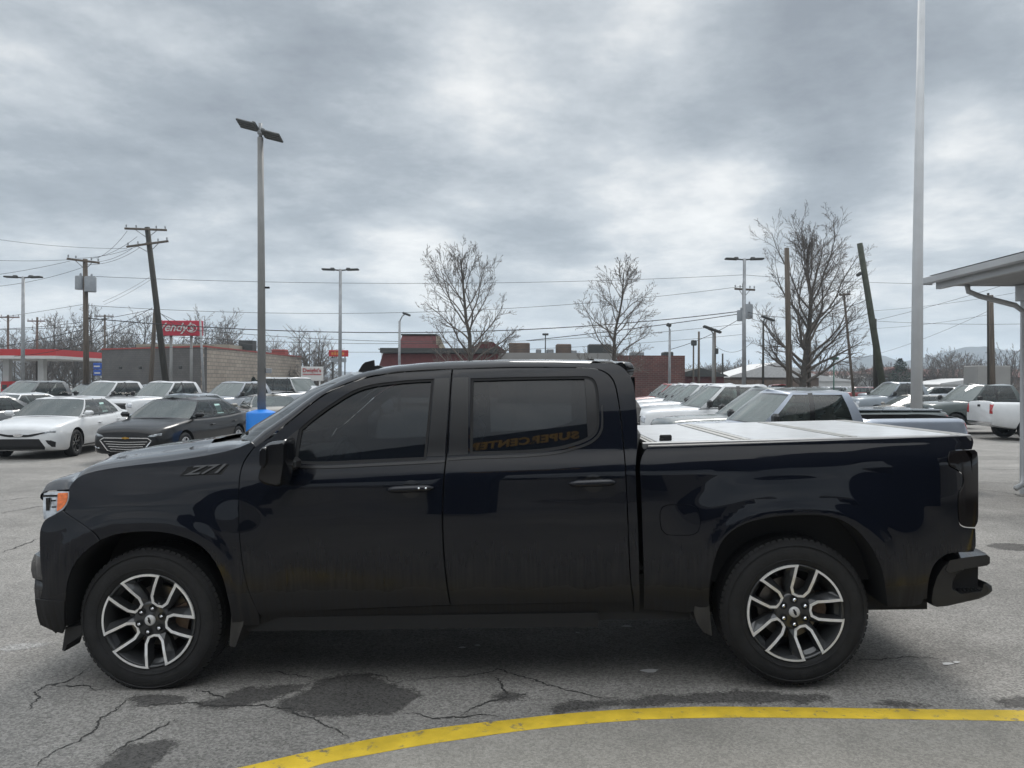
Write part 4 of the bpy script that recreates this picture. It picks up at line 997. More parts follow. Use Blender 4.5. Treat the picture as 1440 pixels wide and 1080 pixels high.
SPEC['suv'] = dict(L=4.75, W=1.88, H=1.72, R=0.36, xf=0.93, wb=2.75, clear=0.22,
    top=[(0, .78), (.05, .88), (.2, .98), (.7, 1.05), (1.2, 1.09), (1.7, 1.11), (3.6, 1.15), (4.5, 1.18), (4.70, 1.1), (4.75, .98)],
    hw=[(0, .64), (.05, .74), (.2, .86), (.5, .92), (1.2, .94), (3.8, .94), (4.4, .90), (4.7, .80), (4.75, .74)],
    bot=[(0, .36), (.1, .27), (.6, .24), (4.2, .26), (4.75, .42)],
    belt=(1.18, 1.38, 4.52, 4.62), roof=(1.98, 2.10, 4.10, 4.22), rw=.64, bw=.84, crown=.04,
    cols=[(1.38, 2.10, 'p'), (1.52, 2.16, 'g'), (2.42, 2.48, 'b'), (2.50, 2.56, 'g'), (3.36, 3.30, 'b'), (3.44, 3.38, 'g'), (4.14, 3.90, 'p'), (4.52, 4.10, 'e')])
SPEC['van'] = dict(SPEC['pickup']); SPEC['van'].update(L=5.5, H=2.05, rw=.80, bed=None,
    top=[(0, .92), (.06, 1.02), (.3, 1.12), (1.2, 1.22), (4.9, 1.28), (5.46, 1.25), (5.5, 1.1)],
    hw=[(0, .74), (.06, .84), (.25, .94), (.6, 1.0), (5.2, 1.0), (5.46, .93), (5.5, .9)], bot=[(0, .4), (.5, .3), (5.0, .32), (5.5, .45)], wb=3.3,
    belt=(.95, 1.15, 5.3, 5.36), roof=(1.80, 1.95, 5.15, 5.2),
    cols=[(1.15, 1.95, 'p'), (1.32, 2.02, 'g'), (2.15, 2.20, 'b'), (2.25, 2.30, 'g'), (3.5, 3.5, 'b'), (3.6, 3.6, 'g'), (5.0, 4.95, 'p'), (5.3, 5.15, 'e')])

WHEELS = {}
def car_wheel(Rw, style):
    key = (Rw, style)
    if key in WHEELS: return WHEELS[key]
    rr = Rw * (0.66 if Rw < .38 else 0.62); fm = {'silver': MT['machined'], 'black': MT['gloss_black'], 'grey': MT['grey_metal']}[style]
    mb = MB(); mb.lathe([(rr, .02), (rr+.02, 0.0), (Rw-.03, .0), (Rw-.008, .02), (Rw, .05), (Rw, .18), (Rw-.02, .215), (rr, .21)], 36, 'Y'); t = mb.mesh('tyre', MT['rubber'])
    mb = MB(); mb.cur = 1; mb.lathe([(rr+.002, .018), (rr-.015, .02), (rr-.03, .08), (0, .10)], 36, 'Y')
    mb.cur = 0; mb.lathe([(rr+.004, .012), (rr-.012, .010), (rr-.016, .02)], 36, 'Y')
    for k in range(5):
        for s in (-1, 1):
            a = R(72*k); b = R(72*k+s*13)
            p0 = Vector((.04*math.cos(a), .03, .04*math.sin(a))); p1 = Vector(((rr-.008)*math.cos(b), .016, (rr-.008)*math.sin(b))); t_ = (p1-p0).normalized(); n = Vector((-t_.z, 0, t_.x))*.016
            mb.add([p0-n, p0+n, p1+n*1.2, p1-n*1.2] + [q+Vector((0, .03, 0)) for q in (p0-n, p0+n, p1+n*1.2, p1-n*1.2)], [(0, 1, 2, 3), (0, 4, 5, 1), (1, 5, 6, 2), (3, 2, 6, 7), (0, 3, 7, 4)], smooth=False)
    mb.lathe([(0, .018), (.05, .02), (.06, .04)], 20, 'Y')
    r = mb.mesh('rim', [fm, MT['matte_black']]); WHEELS[key] = (t, r); return WHEELS[key]

PAINTS = {}
def paint(nm, c, rough=.3, metal=0.0):
    if nm not in PAINTS: PAINTS[nm] = mat(nm + '_paint', c, rough, metal=metal, coat=.8, coat_rough=.05, var=.06, scale=3)
    return PAINTS[nm]
paint('white', (.62, .63, .64)); paint('silver', (.36, .38, .41), .35, .3); paint('steel', (.22, .25, .28), .35, .3); paint('dark_green_grey', (.045, .06, .058), .3, .2)
paint('black', (.006, .006, .007), .4); paint('red', (.22, .015, .012)); paint('beige', (.26, .245, .22), .35, .3); paint('grey', (.13, .135, .14), .35, .2); paint('blue_silver', (.33, .37, .44), .35, .3); paint('bronze', (.10, .075, .05))

PAINTS['black'] = mat('black_car_paint', (.006, .006, .007), .3, spec=.2, coat=.45, coat_rough=.04)
def vehicle(kind, pname, label, loc, yaw, group=None, hscale=1.0, lscale=1.0, style='silver', front='bar', detail=2, bedcover=False, name=None, chrome=False, papers=False):
    """yaw 0 = nose towards -x; loc = centre of the car on the ground"""
    S = SPEC[kind]; P = PAINTS[pname]
    L, W, H = S['L'], S['W'], S['H']; LREF[0] = L
    nm = name or {'sedan': 'sedan_car', 'pickup': 'pickup_truck', 'suv': 'suv_car', 'van': 'passenger_van'}[kind]
    root = thing(nm, label, {'sedan': 'car', 'pickup': 'pickup truck', 'suv': 'suv', 'van': 'van'}[kind], loc, R(yaw), group)
    root.scale = (lscale, 1, hscale)
    # body loft, closed
    xs = sorted(set([0, .02, .05, .1, .16, .24, .34] + [.45+.12*i for i in range(int((L-.9)/.12)+1)] + [L-.34, L-.2, L-.1, L-.04, L]))
    rows = []
    for x in xs:
        zt = interp_s(S['top'], x); hw = interp_s(S['hw'], x); zb = interp_s(S['bot'], x); h = zt - zb; cr = S['crown']
        half = [(0.0, zb), (.80*hw, zb), (.93*hw, zb+.04*h), (.985*hw, zb+.14*h), (1.0*hw, zb+.38*h), (.998*hw, zb+.58*h), (.985*hw, zb+.74*h), (.965*hw, zb+.80*h), (.945*hw, zb+.90*h), (.91*hw, zb+.965*h), (.84*hw, zt), (.66*hw, zt+cr*.45), (.40*hw, zt+cr*.8), (0.0, zt+cr)]
        rows.append([(x, -y, z) for y, z in half] + [(x, y, z) for y, z in reversed(half[1:-1])])
    mb = MB(); n = len(rows[0]); mb.grid(rows, close=True)
    mb.add(rows[0], [tuple(range(n))]); mb.add(rows[-1], [tuple(range(n))])
    body = mb.build('body', [P, MT['matte_black']], None)
    bm = bmesh.new(); bm.from_mesh(body.data); bmesh.ops.remove_doubles(bm, verts=bm.verts, dist=1e-5); bmesh.ops.recalc_face_normals(bm, faces=bm.faces); bm.to_mesh(body.data); bm.free()
    solid = bvh_of(body)
    # wheel wells and pickup bed cut out of the solid
    cut = MB(); wy = W/2
    for cx in (S['xf'], S['xf']+S['wb']):
        for s in (-1, 1):
            ra = S['R']*1.17
            cut.lathe([(0, s*(wy-.34)), (ra, s*(wy-.34)), (ra, s*(wy+.25)), (0, s*(wy+.25))], 40, 'Y', c=(cx, 0, S['R']*1.02))
    c1 = cut.build('cutter', MT['matte_black']); c1.data.polygons.foreach_set('use_smooth', [False]*len(c1.data.polygons))
    bmc = bmesh.new(); bmc.from_mesh(c1.data); bmesh.ops.remove_doubles(bmc, verts=bmc.verts, dist=1e-5); bmesh.ops.recalc_face_normals(bmc, faces=bmc.faces); bmc.to_mesh(c1.data); bmc.free()
    cutters = [c1]
    if S.get('bed'):
        b0, b1, bw, bz = S['bed']; cb = MB(); cb.box(b0, b1, -bw, bw, bz, 2.0); cutters.append(cb.build('cutter', MT['matte_black']))
    for c in cutters:
        md = body.modifiers.new('b', 'BOOLEAN'); md.operation = 'DIFFERENCE'; md.object = c; md.solver = 'EXACT'; md.material_mode = 'TRANSFER'
    dg = bpy.context.evaluated_depsgraph_get(); me = bpy.data.meshes.new_from_object(body.evaluated_get(dg)); me.name = 'body'
    old = body.data; body.modifiers.clear(); body.data = me
    for c in cutters: bpy.data.objects.remove(c)
    me.set_sharp_from_angle(angle=R(38)); body.parent = root
    # interior floor colour under the glass house
    kk = len(me.materials)
    me.materials.append(MT['interior'])
    for pl in me.polygons:
        c = pl.center
        if S['belt'][1]+.12 < c.x < S['belt'][2]-.08 and abs(c.y) < S['bw']-.08 and pl.normal.z > .7: pl.material_index = kk
    # glass house
    zb = lambda x: interp_s(S['top'], x) - .005
    rz = H - .045; bw, rw = S['bw'], S['rw']
    bc, ba, bs, bcr = S['belt']; rc, ra_, rs, rcr = S['roof']
    cols = []   # (base xyz, top xyz, tag of the interval that starts here)
    nw = 7
    for i in range(nw):     # windscreen: centre to side
        y = i/nw; e = 1-y**2.2
        cols.append(((ba-(ba-bc)*e, -bw*y*.985, zb(ba)+S['crown']*.8*e), (ra_-(ra_-rc)*e, -rw*y*.985, rz+.015*e), 'w'))
    for (xb, xt, tg) in S['cols'][:-1]: cols.append(((xb, -bw, zb(xb)), (xt, -rw+(-.01), rz-.01), tg))
    for i in range(nw, -1, -1):
        y = i/nw; e = 1-y**2.2
        cols.append(((bs+(bcr-bs)*e, -bw*y*.985, zb(bs)+S['crown']*.8*e), (rs+(rcr-rs)*e, -rw*y*.985, rz+.01*e), 'r'))
    full = cols + [((b[0], -b[1], b[2]), (t[0], -t[1], t[2]), None) for b, t, _ in reversed(cols[1:-1])]
    nc = len(cols); nf = len(full)
    tags = [c[2] for c in cols[:-1]]; tags = tags + tags[::-1]
    ts = [0, .035, .07, .25, .5, .75, .90, .95, 1.0]
    V = []
    for (b, t, _) in full:
        b = Vector(b); t = Vector(t); out = Vector((b.x-(bc+bcr)/2, b.y*1.6, 0)); 
        out = Vector((0, (1 if b.y > 0 else -1)*min(1, abs(b.y)/bw)**4, 0)) + Vector(((-1 if b.x < (bc+bs)/2 else 1)*(1-min(1, abs(b.y)/bw)**4)*.6, 0, 0))
        col = []
        for q in ts: col.append(b.lerp(t, q) + out*.045*math.sin(math.pi*q) + Vector((0, 0, -.0)))
        V.append(col)
    shell = MB(); gl = {}
    seg_id = 0; prev = None; segs = []
    for i in range(nf):
        tg = tags[i % len(tags)]
        if tg != prev or tg in 'gb' and False: seg_id += 1; prev = tg
        segs.append((seg_id, tg))
    # pane intervals are single columns for 'g', split per interval
    for i in range(nf):
        a, b = V[i], V[(i+1) % nf]; tg = tags[i]
        sub = 1
        for j in range(len(ts)-1):
            q = [a[j], b[j], b[j+1], a[j+1]]
            glassy = tg in 'gwr' and 2 <= j <= 5
            if glassy:
                key = ('windshield' if tg == 'w' else 'rear_window' if tg == 'r' else 'side_window', i if tg == 'g' else 0)
                gl.setdefault(key, MB()).add(q, [(0, 1, 2, 3)], smooth=True)
            elif tg in 'gwrb' and (2 <= j <= 5 or tg == 'b'): shell.add(q, [(0, 1, 2, 3)], mat=1, smooth=True)
            elif tg in 'gwr': shell.add(q, [(0, 1, 2, 3)], mat=(1 if j in (1, 6) else 0), smooth=True)
            else: shell.add(q, [(0, 1, 2, 3)], mat=0, smooth=True)
    # roof
    top = [c[-1] for c in V]; m2 = nf//2; rr = []
    for i in range(nc):
        a = top[i]; b = top[(nf-i) % nf]; row = []
        for j in range(9):
            t = j/8; p = a.lerp(b, t); e = 1-abs(2*t-1)**2.4; p = p + Vector((0, 0, (.045 - (.015 if i in (0, nc-1) else 0))*e)); row.append(p)
        rr.append(row)
    shell.grid(rr)
    bm = bmesh.new(); shm = shell.mesh('cab', [P, MT['gloss_black']]); bm.from_mesh(shm); bmesh.ops.remove_doubles(bm, verts=bm.verts, dist=1e-4); bmesh.ops.recalc_face_normals(bm, faces=bm.faces); bm.to_mesh(shm); bm.free()
    shm.set_sharp_from_angle(angle=R(40)); cab = link('cab', shm, root)
    for (gn, gi), m in gl.items():
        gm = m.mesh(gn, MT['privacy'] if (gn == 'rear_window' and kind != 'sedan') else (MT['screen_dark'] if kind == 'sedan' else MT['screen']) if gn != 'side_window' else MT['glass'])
        bm = bmesh.new(); bm.from_mesh(gm); bmesh.ops.remove_doubles(bm, verts=bm.verts, dist=1e-4); bmesh.ops.recalc_face_normals(bm, faces=bm.faces); bm.to_mesh(gm); bm.free()
        link(gn, gm, root)
    # wheels
    t, r = car_wheel(S['R'], style)
    for cx in (S['xf'], S['xf']+S['wb']):
        for s in (-1, 1):
            w = empty('wheel', (cx, s*(W/2-.015), S['R']), math.pi if s > 0 else 0); w.parent = root
            link('tyre', t, w); link('rim', r, w).rotation_euler = (0, random.random()*6, 0)
    # fittings laid on the body
    def front_patch(nm_, poly, m, d=(1, 0, 0), mir=False, **k):
        o = patch(solid, nm_, poly, d, m, root, axis='x', **k)
        if o is not None and mir: mirror_obj(o)
        return o
    def side_patch(nm_, poly, m, mir=True, **k):
        o = patch(solid, nm_, poly, (0, 1, 0), m, root, axis='y', **k)
        if o is not None and mir: mirror_obj(o)
        return o
    hwn = interp_s(S['hw'], .15)
    if kind == 'sedan':
        if front == 'mesh':     # white sport saloon: wide lower mouth, thin upper grille, body-colour bar
            front_patch('lower_grille', [(-.56, .24), (-.60, .30), (-.46, .50), (.46, .50), (.60, .30), (.56, .24)], MT['matte_black'])
            front_patch('upper_grille', [(-.60, .64), (-.30, .56), (-.18, .545), (.18, .545), (.30, .56), (.60, .64), (.58, .66), (.22, .60), (-.22, .60), (-.58, .66)], MT['matte_black'])
            front_patch('emblem', [(.11*math.cos(a), .585+.035*math.sin(a)) for a in [k*math.pi/8 for k in range(16)]], MT['chrome'], off=.02)
            front_patch('side_vent', [(-.82, .30), (-.83, .42), (-.72, .47), (-.60, .47), (-.66, .38), (-.74, .31)], MT['matte_black'], d=(1, .35, 0), mir=True, res=.02)
            front_patch('front_lip', [(-.80, .215), (-.80, .235), (.80, .235), (.80, .215)], MT['grey_metal'], res=.03)
            front_patch('headlight', [(-.86, .66), (-.88, .71), (-.70, .70), (-.50, .655), (-.47, .625), (-.62, .625)], MT['headlamp'], d=(1, .75, -.15), mir=True, res=.03)
        else:
            front_patch('grille', [(-.60, .50), (-.62, .54), (-.52, .58), (.52, .58), (.62, .54), (.60, .50), (.44, .32), (.36, .29), (-.36, .29), (-.44, .32)], MT['matte_black'], off=.004)
            for k in range(4):
                z = .335+.055*k; w_ = .37+.05*k; front_patch('grille_bar', [(-w_, z+.004), (0, z-.012), (w_, z+.004), (w_, z+.018), (0, z+.002), (-w_, z+.018)], MT['chrome'], off=.012, res=.06)
            front_patch('grille_surround', [(-.60, .50), (-.63, .54), (-.53, .595), (.53, .595), (.63, .54), (.60, .50), (.44, .305), (.36, .275), (-.36, .275), (-.44, .305), (-.42, .335), (-.34, .30), (.34, .30), (.42, .335), (.565, .515), (.50, .575), (-.50, .575), (-.565, .515)][::1], MT['chrome'], off=.010, res=.06) if False else None
            for pl in ([(-.63, .535), (-.53, .600), (.53, .600), (.63, .535), (.60, .53), (.52, .578), (-.52, .578), (-.60, .53)], [(-.62, .525), (-.44, .30), (-.36, .272), (.36, .272), (.44, .30), (.62, .525), (.585, .525), (.425, .322), (.35, .293), (-.35, .293), (-.425, .322), (-.585, .525)]):
                front_patch('grille_surround', pl, MT['chrome'], off=.012, res=.04)
            front_patch('emblem', [(-.09, .575), (-.03, .575), (-.03, .565), (.03, .565), (.03, .575), (.09, .575), (.08, .605), (.03, .605), (.03, .615), (-.03, .615), (-.03, .605), (-.08, .605)], mat('gold_emblem', (.5, .3, .08), .3, metal=.8), off=.02)
            front_patch('headlight', [(-.86, .66), (-.88, .72), (-.76, .70), (-.56, .655), (-.52, .62), (-.66, .625)], MT['headlamp'], d=(1, .7, -.15), mir=True, res=.03)
            front_patch('fog_lamp', [(-.80, .34), (-.80, .40), (-.62, .37), (-.62, .34)], MT['clear'], d=(1, .4, 0), mir=True, res=.03)
        o = patch(solid, 'taillight', [(-.84, .82), (-.86, .95), (-.60, .93), (-.50, .84)], (-1, .3, 0), MT['red_lens'], root, axis='x', res=.03); 
        if o: mirror_obj(o)
        patch(solid, 'number_plate', [(-.26, .55), (-.26, .68), (.26, .68), (.26, .55)], (-1, 0, 0), MT['grey_metal'], root, axis='x')
    else:
        zt = interp_s(S['top'], .1)
        gt = zt - .10; gb = .62 if kind != 'suv' else .55; gw = .62
        if detail > 0:
            gm_ = MT['chrome'] if chrome else MT['gloss_black']
            front_patch('grille', [(-gw, gb), (-gw-.04, gb+.1), (-gw-.02, gt), (gw+.02, gt), (gw+.04, gb+.1), (gw, gb)], MT['matte_black'])
            for k in range(3):
                z = lerp(gb+.06, gt-.06, k/2); front_patch('grille_bar', [(-gw, z-.014), (-gw, z+.014), (gw, z+.014), (gw, z-.014)], gm_, off=.015, res=.06)
            front_patch('headlight', [(-hwn, gt-.20), (-hwn-.01, gt), (-gw-.08, gt+.01), (-gw-.08, gt-.20)], MT['clear'], d=(1, .55, 0), mir=True, res=.04)
            front_patch('front_bumper', [(-hwn, gb-.19), (-hwn, gb-.05), (hwn, gb-.05), (hwn, gb-.19)], gm_ if chrome else MT['black_plastic'], off=.02)
            front_patch('fog_lamp', [(-.78, gb-.15), (-.78, gb-.08), (-.64, gb-.08), (-.64, gb-.15)], MT['matte_black'], off=.03, mir=True, res=.03)
            tz = interp_s(S['top'], L-.1)
            o = patch(solid, 'taillight', [(-interp_s(S['hw'], L-.05)+.01, tz-.42), (-interp_s(S['hw'], L-.05)+.01, tz-.06), (-.76, tz-.06), (-.76, tz-.42)] if kind == 'pickup' else [(-.82, tz-.3), (-.80, tz-.05), (-.6, tz-.05), (-.6, tz-.3)], (-1, .35, 0), MT['red_lens'], root, axis='x', res=.03)
            if o: mirror_obj(o)
            patch(solid, 'rear_bumper', [(-.90, .50), (-.90, .66), (.90, .66), (.90, .50)], (-1, 0, 0), MT['chrome'] if chrome else MT['black_plastic'], root, axis='x', off=.03)
            if kind == 'pickup':
                patch(solid, 'tailgate_handle', [(-.10, tz-.18), (-.10, tz-.10), (.10, tz-.10), (.10, tz-.18)], (-1, 0, 0), MT['matte_black'], root, axis='x', off=.01)
    # door gaps, handles, lower cladding
    if detail > 1:
        doors = [c for c in S['cols'] if c[2] == 'b']; c0 = S['cols'][0]; cl = S['cols'][-1]
        xg = [S['xf']+S['R']*1.17+.10] + [c[0]-.02 for c in doors[:1]] + [S['xf']+S['wb']-S['R']*.75 if kind != 'pickup' else cl[0]-.10]
        for x in xg:
            z1 = interp_s(S['top'], x)-.03; side_patch('door_gap', [(x-.007, .34), (x-.007, z1), (x+.007, z1), (x+.007, .34)], MT['matte_black'], off=.003, res=.06)
        if kind == 'pickup':
            x = 3.80; side_patch('bed_gap', [(x-.012, .42), (x-.012, 1.27), (x+.012, 1.27), (x+.012, .42)], MT['matte_black'], off=.003, res=.06)
        for x in (xg[1]-.16, xg[2]-.16 if kind == 'pickup' else xg[2]+.02):
            zh = interp_s(S['top'], x)-.17; hwx = interp_s(S['hw'], x)
            for s in (-1, 1):
                m = MB(); m.rbox((x, s*(hwx*.985+.012), zh), (.19, .035, .035), .012); m.build('door_handle', P if not chrome else MT['chrome'], root)
        x0, x1 = S['xf']+S['R']*1.2, S['xf']+S['wb']-S['R']*1.2; zl = interp_s(S['bot'], 2.5)
        side_patch('sill', [(x0, zl+.02), (x0, zl+.09), (x1, zl+.09), (x1, zl+.02)], MT['black_plastic'], off=.006, res=.08)
    # mirrors
    mx = S['cols'][1][0]+.06; mz = interp_s(S['top'], mx)+.10; mw = S['bw']
    for s in (-1, 1):
        m = MB()
        if kind == 'sedan': m.rbox((mx, s*(mw+.16), mz), (.12, .22, .13), .045); m.rbox((mx+.02, s*(mw+.04), mz-.06), (.07, .14, .05), .02)
        else: m.rbox((mx, s*(mw+.20), mz+.03), (.13, .22, .20), .05); m.rbox((mx+.02, s*(mw+.05), mz-.06), (.08, .16, .06), .02)
        m.build('side_mirror', P if kind == 'sedan' else MT['black_plastic'], root)
    # seats and dash seen through the glass
    if detail > 0:
        for sx in ((2.35, 3.2) if kind != 'pickup' else (2.45, 3.25)):
            for sy in (-.38, .38):
                m = MB(); rt = Matrix.Rotation(R(14), 3, 'Y'); zc = H*.62; m.rbox((sx, sy, zc), (.14, .48, .50), .05, rot=rt); m.rbox((sx+.06, sy, zc+.32), (.09, .26, .16), .04, rot=rt); m.build('seat', MT['int_tan'], root)
        m = MB(); zz_ = interp_s(S['top'], ba)+.02; m.rbox((ba+.32, 0, zz_), (.45, 2*bw-.25, .12), .05); m.build('dashboard', MT['interior'], root)
    if papers:
        m = MB(); xp = (S['cols'][3][0]+S['cols'][4][0])/2-.02; z0 = zb(xp)+.08
        vs = []
        for (dx, q) in ((-.17, .18), (.17, .18), (.12, .72), (-.16, .72)):
            b = Vector((xp+dx, -bw, zb(xp))); t_ = Vector((xp+dx, -rw-.01, rz)); p = b.lerp(t_, q) + Vector((0, -.045*math.sin(math.pi*q)-.002, 0)); vs.append(p)
        m.add(vs, [(0, 1, 2, 3)]); m.build('price_sheet', MT['paper'], root)
    if bedcover and S.get('bed'):
        m = MB(); b0, b1, bw_, bz = S['bed']
        for k in range(3): m.rbox((lerp(b0, b1, (k+.5)/3), 0, 1.41), ((b1-b0)/3-.02, 1.72, .04), .01)
        m.build('bed_cover', PAINTS['steel'], root)
    # shift so that the origin is at the middle
    for ch in root.children: ch.location.x -= L/2
    return root

def gz(x, y): return ground_z(x, y)
def park(kind, pn, label, x, y, yaw, **k):
    return vehicle(kind, pn, label, (x, y, gz(x, y)), yaw, **k)
# left lot, nearest row: noses towards the viewer (yaw 90 => nose to -y)
GL = 'cars for sale in the left lot'
park('sedan', 'white', 'white sport saloon with black wheels and a price sheet in its rear door window', -11.97, 20.25, 97, group=GL, style='black', front='mesh', papers=True)
park('sedan', 'black', 'glossy black saloon with chrome barred grille, between white saloon and blue pole base', -8.55, 19.54, 85, group=GL, front='bars', papers=True)
park('sedan', 'beige', 'beige grey saloon seen from behind, right of the blue pole base', -8.6, 26.5, -62, group=GL)
park('sedan', 'grey', 'dark grey saloon cut by the left photo edge, lowest roof there', -16.4, 22.6, 80, group=GL)
park('sedan', 'white', 'white saloon half hidden behind the front white saloon at far left', -17.6, 26.6, 82, group=GL)
park('sedan', 'steel', 'grey saloon showing only its windscreen between the white and black saloons', -11.6, 27.0, 84, group=GL)
GT = 'pickups in the back row of the left lot'
park('pickup', 'grey', 'dark grey crew cab pickup, leftmost of the back row', -20.6, 33.0, 68, group=GT)
park('pickup', 'white', 'white crew cab pickup, second from left in the back row', -17.6, 33.6, 68, group=GT)
park('pickup', 'white', 'white pickup with wide black grille, directly behind the black saloon', -14.9, 33.2, 66, group=GT)
park('pickup', 'silver', 'silver blue pickup left of the tall pole with the blue base', -12.0, 33.8, 62, group=GT, hscale=1.0)
park('van', 'white', 'tall white van facing right with dark side windows, behind the blue base pole', -13.4, 46.0, 150, hscale=1.08, lscale=.85)
park('suv', 'white', 'small white suv at the right end of the left back row', -8.6, 39.5, 180+8)
park('suv', 'black', 'dark suv far behind, between the two white pickups', -28.0, 50.0, 75)
park('suv', 'silver', 'silver suv far behind the left pickups, near the petrol canopy', -24.8, 52.0, 75)
# right lot : the long row with noses to the left
GR = 'vehicles in the long angled row of the right lot'
row = [('pickup', 'blue_silver', 'silver compact pickup with open bed, nearest of the right row', dict(hscale=.87, lscale=.83)),
       ('pickup', 'dark_green_grey', 'grey green pickup with a silver bed cover, second in the right row', dict(bedcover=True, chrome=True, hscale=.93)),
       ('suv', 'white', 'white suv with a grey trimmed grille, third in the right row', dict(hscale=1.0, chrome=True)),
       ('pickup', 'white', 'white pickup with white door mirrors and a round fog lamp, fourth in the right row', dict(hscale=.98)),
       ('pickup', 'steel', 'steel grey pickup, fifth in the right row', dict(hscale=.97)),
       ('pickup', 'white', 'white pickup, sixth in the right row', dict(hscale=1.0)),
       ('suv', 'silver', 'silver suv, seventh in the right row', dict(hscale=1.08)),
       ('pickup', 'white', 'white pickup, eighth in the right row', dict(hscale=1.0)),
       ('suv', 'white', 'white suv just in front of the red vehicle in the right row', dict(hscale=1.1)),
       ('suv', 'red', 'dark red suv, farthest of the right row', dict(hscale=1.12))]
ys_ = [13.6, 16.3, 19.0, 21.6, 24.3, 27.0, 29.7, 32.4, 35.2, 38.2]; nose = [948, 928, 950, 897, 903, 890, 893, 886, 889, 880]
for (k, pn, lb, kw), y, nu in zip(row, ys_, nose):
    L = SPEC[k]['L']*kw.get('lscale', 1); yw = 2
    x = (nu-CX)/F*(y-.5) + L/2
    park(k, pn, lb, x, y, yw, group=GR, **kw)
park('suv', 'white', 'long white suv with roof rails behind the right row, under the lamp pole', 10.6, 37.8, 4, hscale=1.1, lscale=1.1)
park('pickup', 'red', 'red pickup seen from behind at the foot of the big bare tree', 19.6, 55.0, -100)
park('pickup', 'steel', 'light grey crew cab pickup behind the tall white pole, facing left', 19.7, 38.0, 6, hscale=1.07)
park('sedan', 'beige', 'cream saloon at the foot of the tall white pole, behind the silver pickup bed', 17.9, 33.4, 8, hscale=1.0)
park('pickup', 'dark_green_grey', 'dark green grey crew cab pickup facing left beyond the tall white pole', 18.75, 29.8, 6, hscale=1.01)
park('pickup', 'white', 'white pickup tail with red lamp and black bumper beside the canopy post', 19.4, 26.2, 180-8, hscale=.95, chrome=True)
park('suv', 'black', 'dark car between the green grey pickup and the canopy post', 25.2, 33.5, 20)
# ------------------------------------------------------------------ ground details
PAVE = asphalt_mat('concrete_walk', base=(0.245, 0.230, 0.205), GR0=.80, GR1=1.2)
STAIN = asphalt_mat('damp_asphalt', base=(0.088, 0.084, 0.080), soft=0.8)
CRK = mat('crack_dirt', (0.035, 0.034, 0.032), 0.9)
YEL = mat('yellow_curb_paint', (0.62, 0.43, 0.03), 0.6, var=0.16, scale=9, bump=0.4, bscale=90)
def wear(m, col, lo, hi):
    nt = m.node_tree; p = nt.nodes['Principled BSDF']; src = p.inputs['Base Color'].links[0].from_socket; tc = nt.nodes.new('ShaderNodeTexCoord')
    n = nt.nodes.new('ShaderNodeTexNoise'); n.inputs['Scale'].default_value = 16; n.inputs['Detail'].default_value = 9; n.inputs['Roughness'].default_value = .72; nt.links.new(tc.outputs['Object'], n.inputs['Vector'])
    r = nt.nodes.new('ShaderNodeMapRange'); r.inputs[1].default_value = lo; r.inputs[2].default_value = hi; nt.links.new(n.outputs[0], r.inputs[0])
    x = nt.nodes.new('ShaderNodeMixRGB'); nt.links.new(r.outputs[0], x.inputs[0]); nt.links.new(src, x.inputs[1]); x.inputs[2].default_value = (*col, 1); nt.links.new(x.outputs[0], p.inputs['Base Color'])
wear(YEL, (.17, .15, .11), .565, .66)
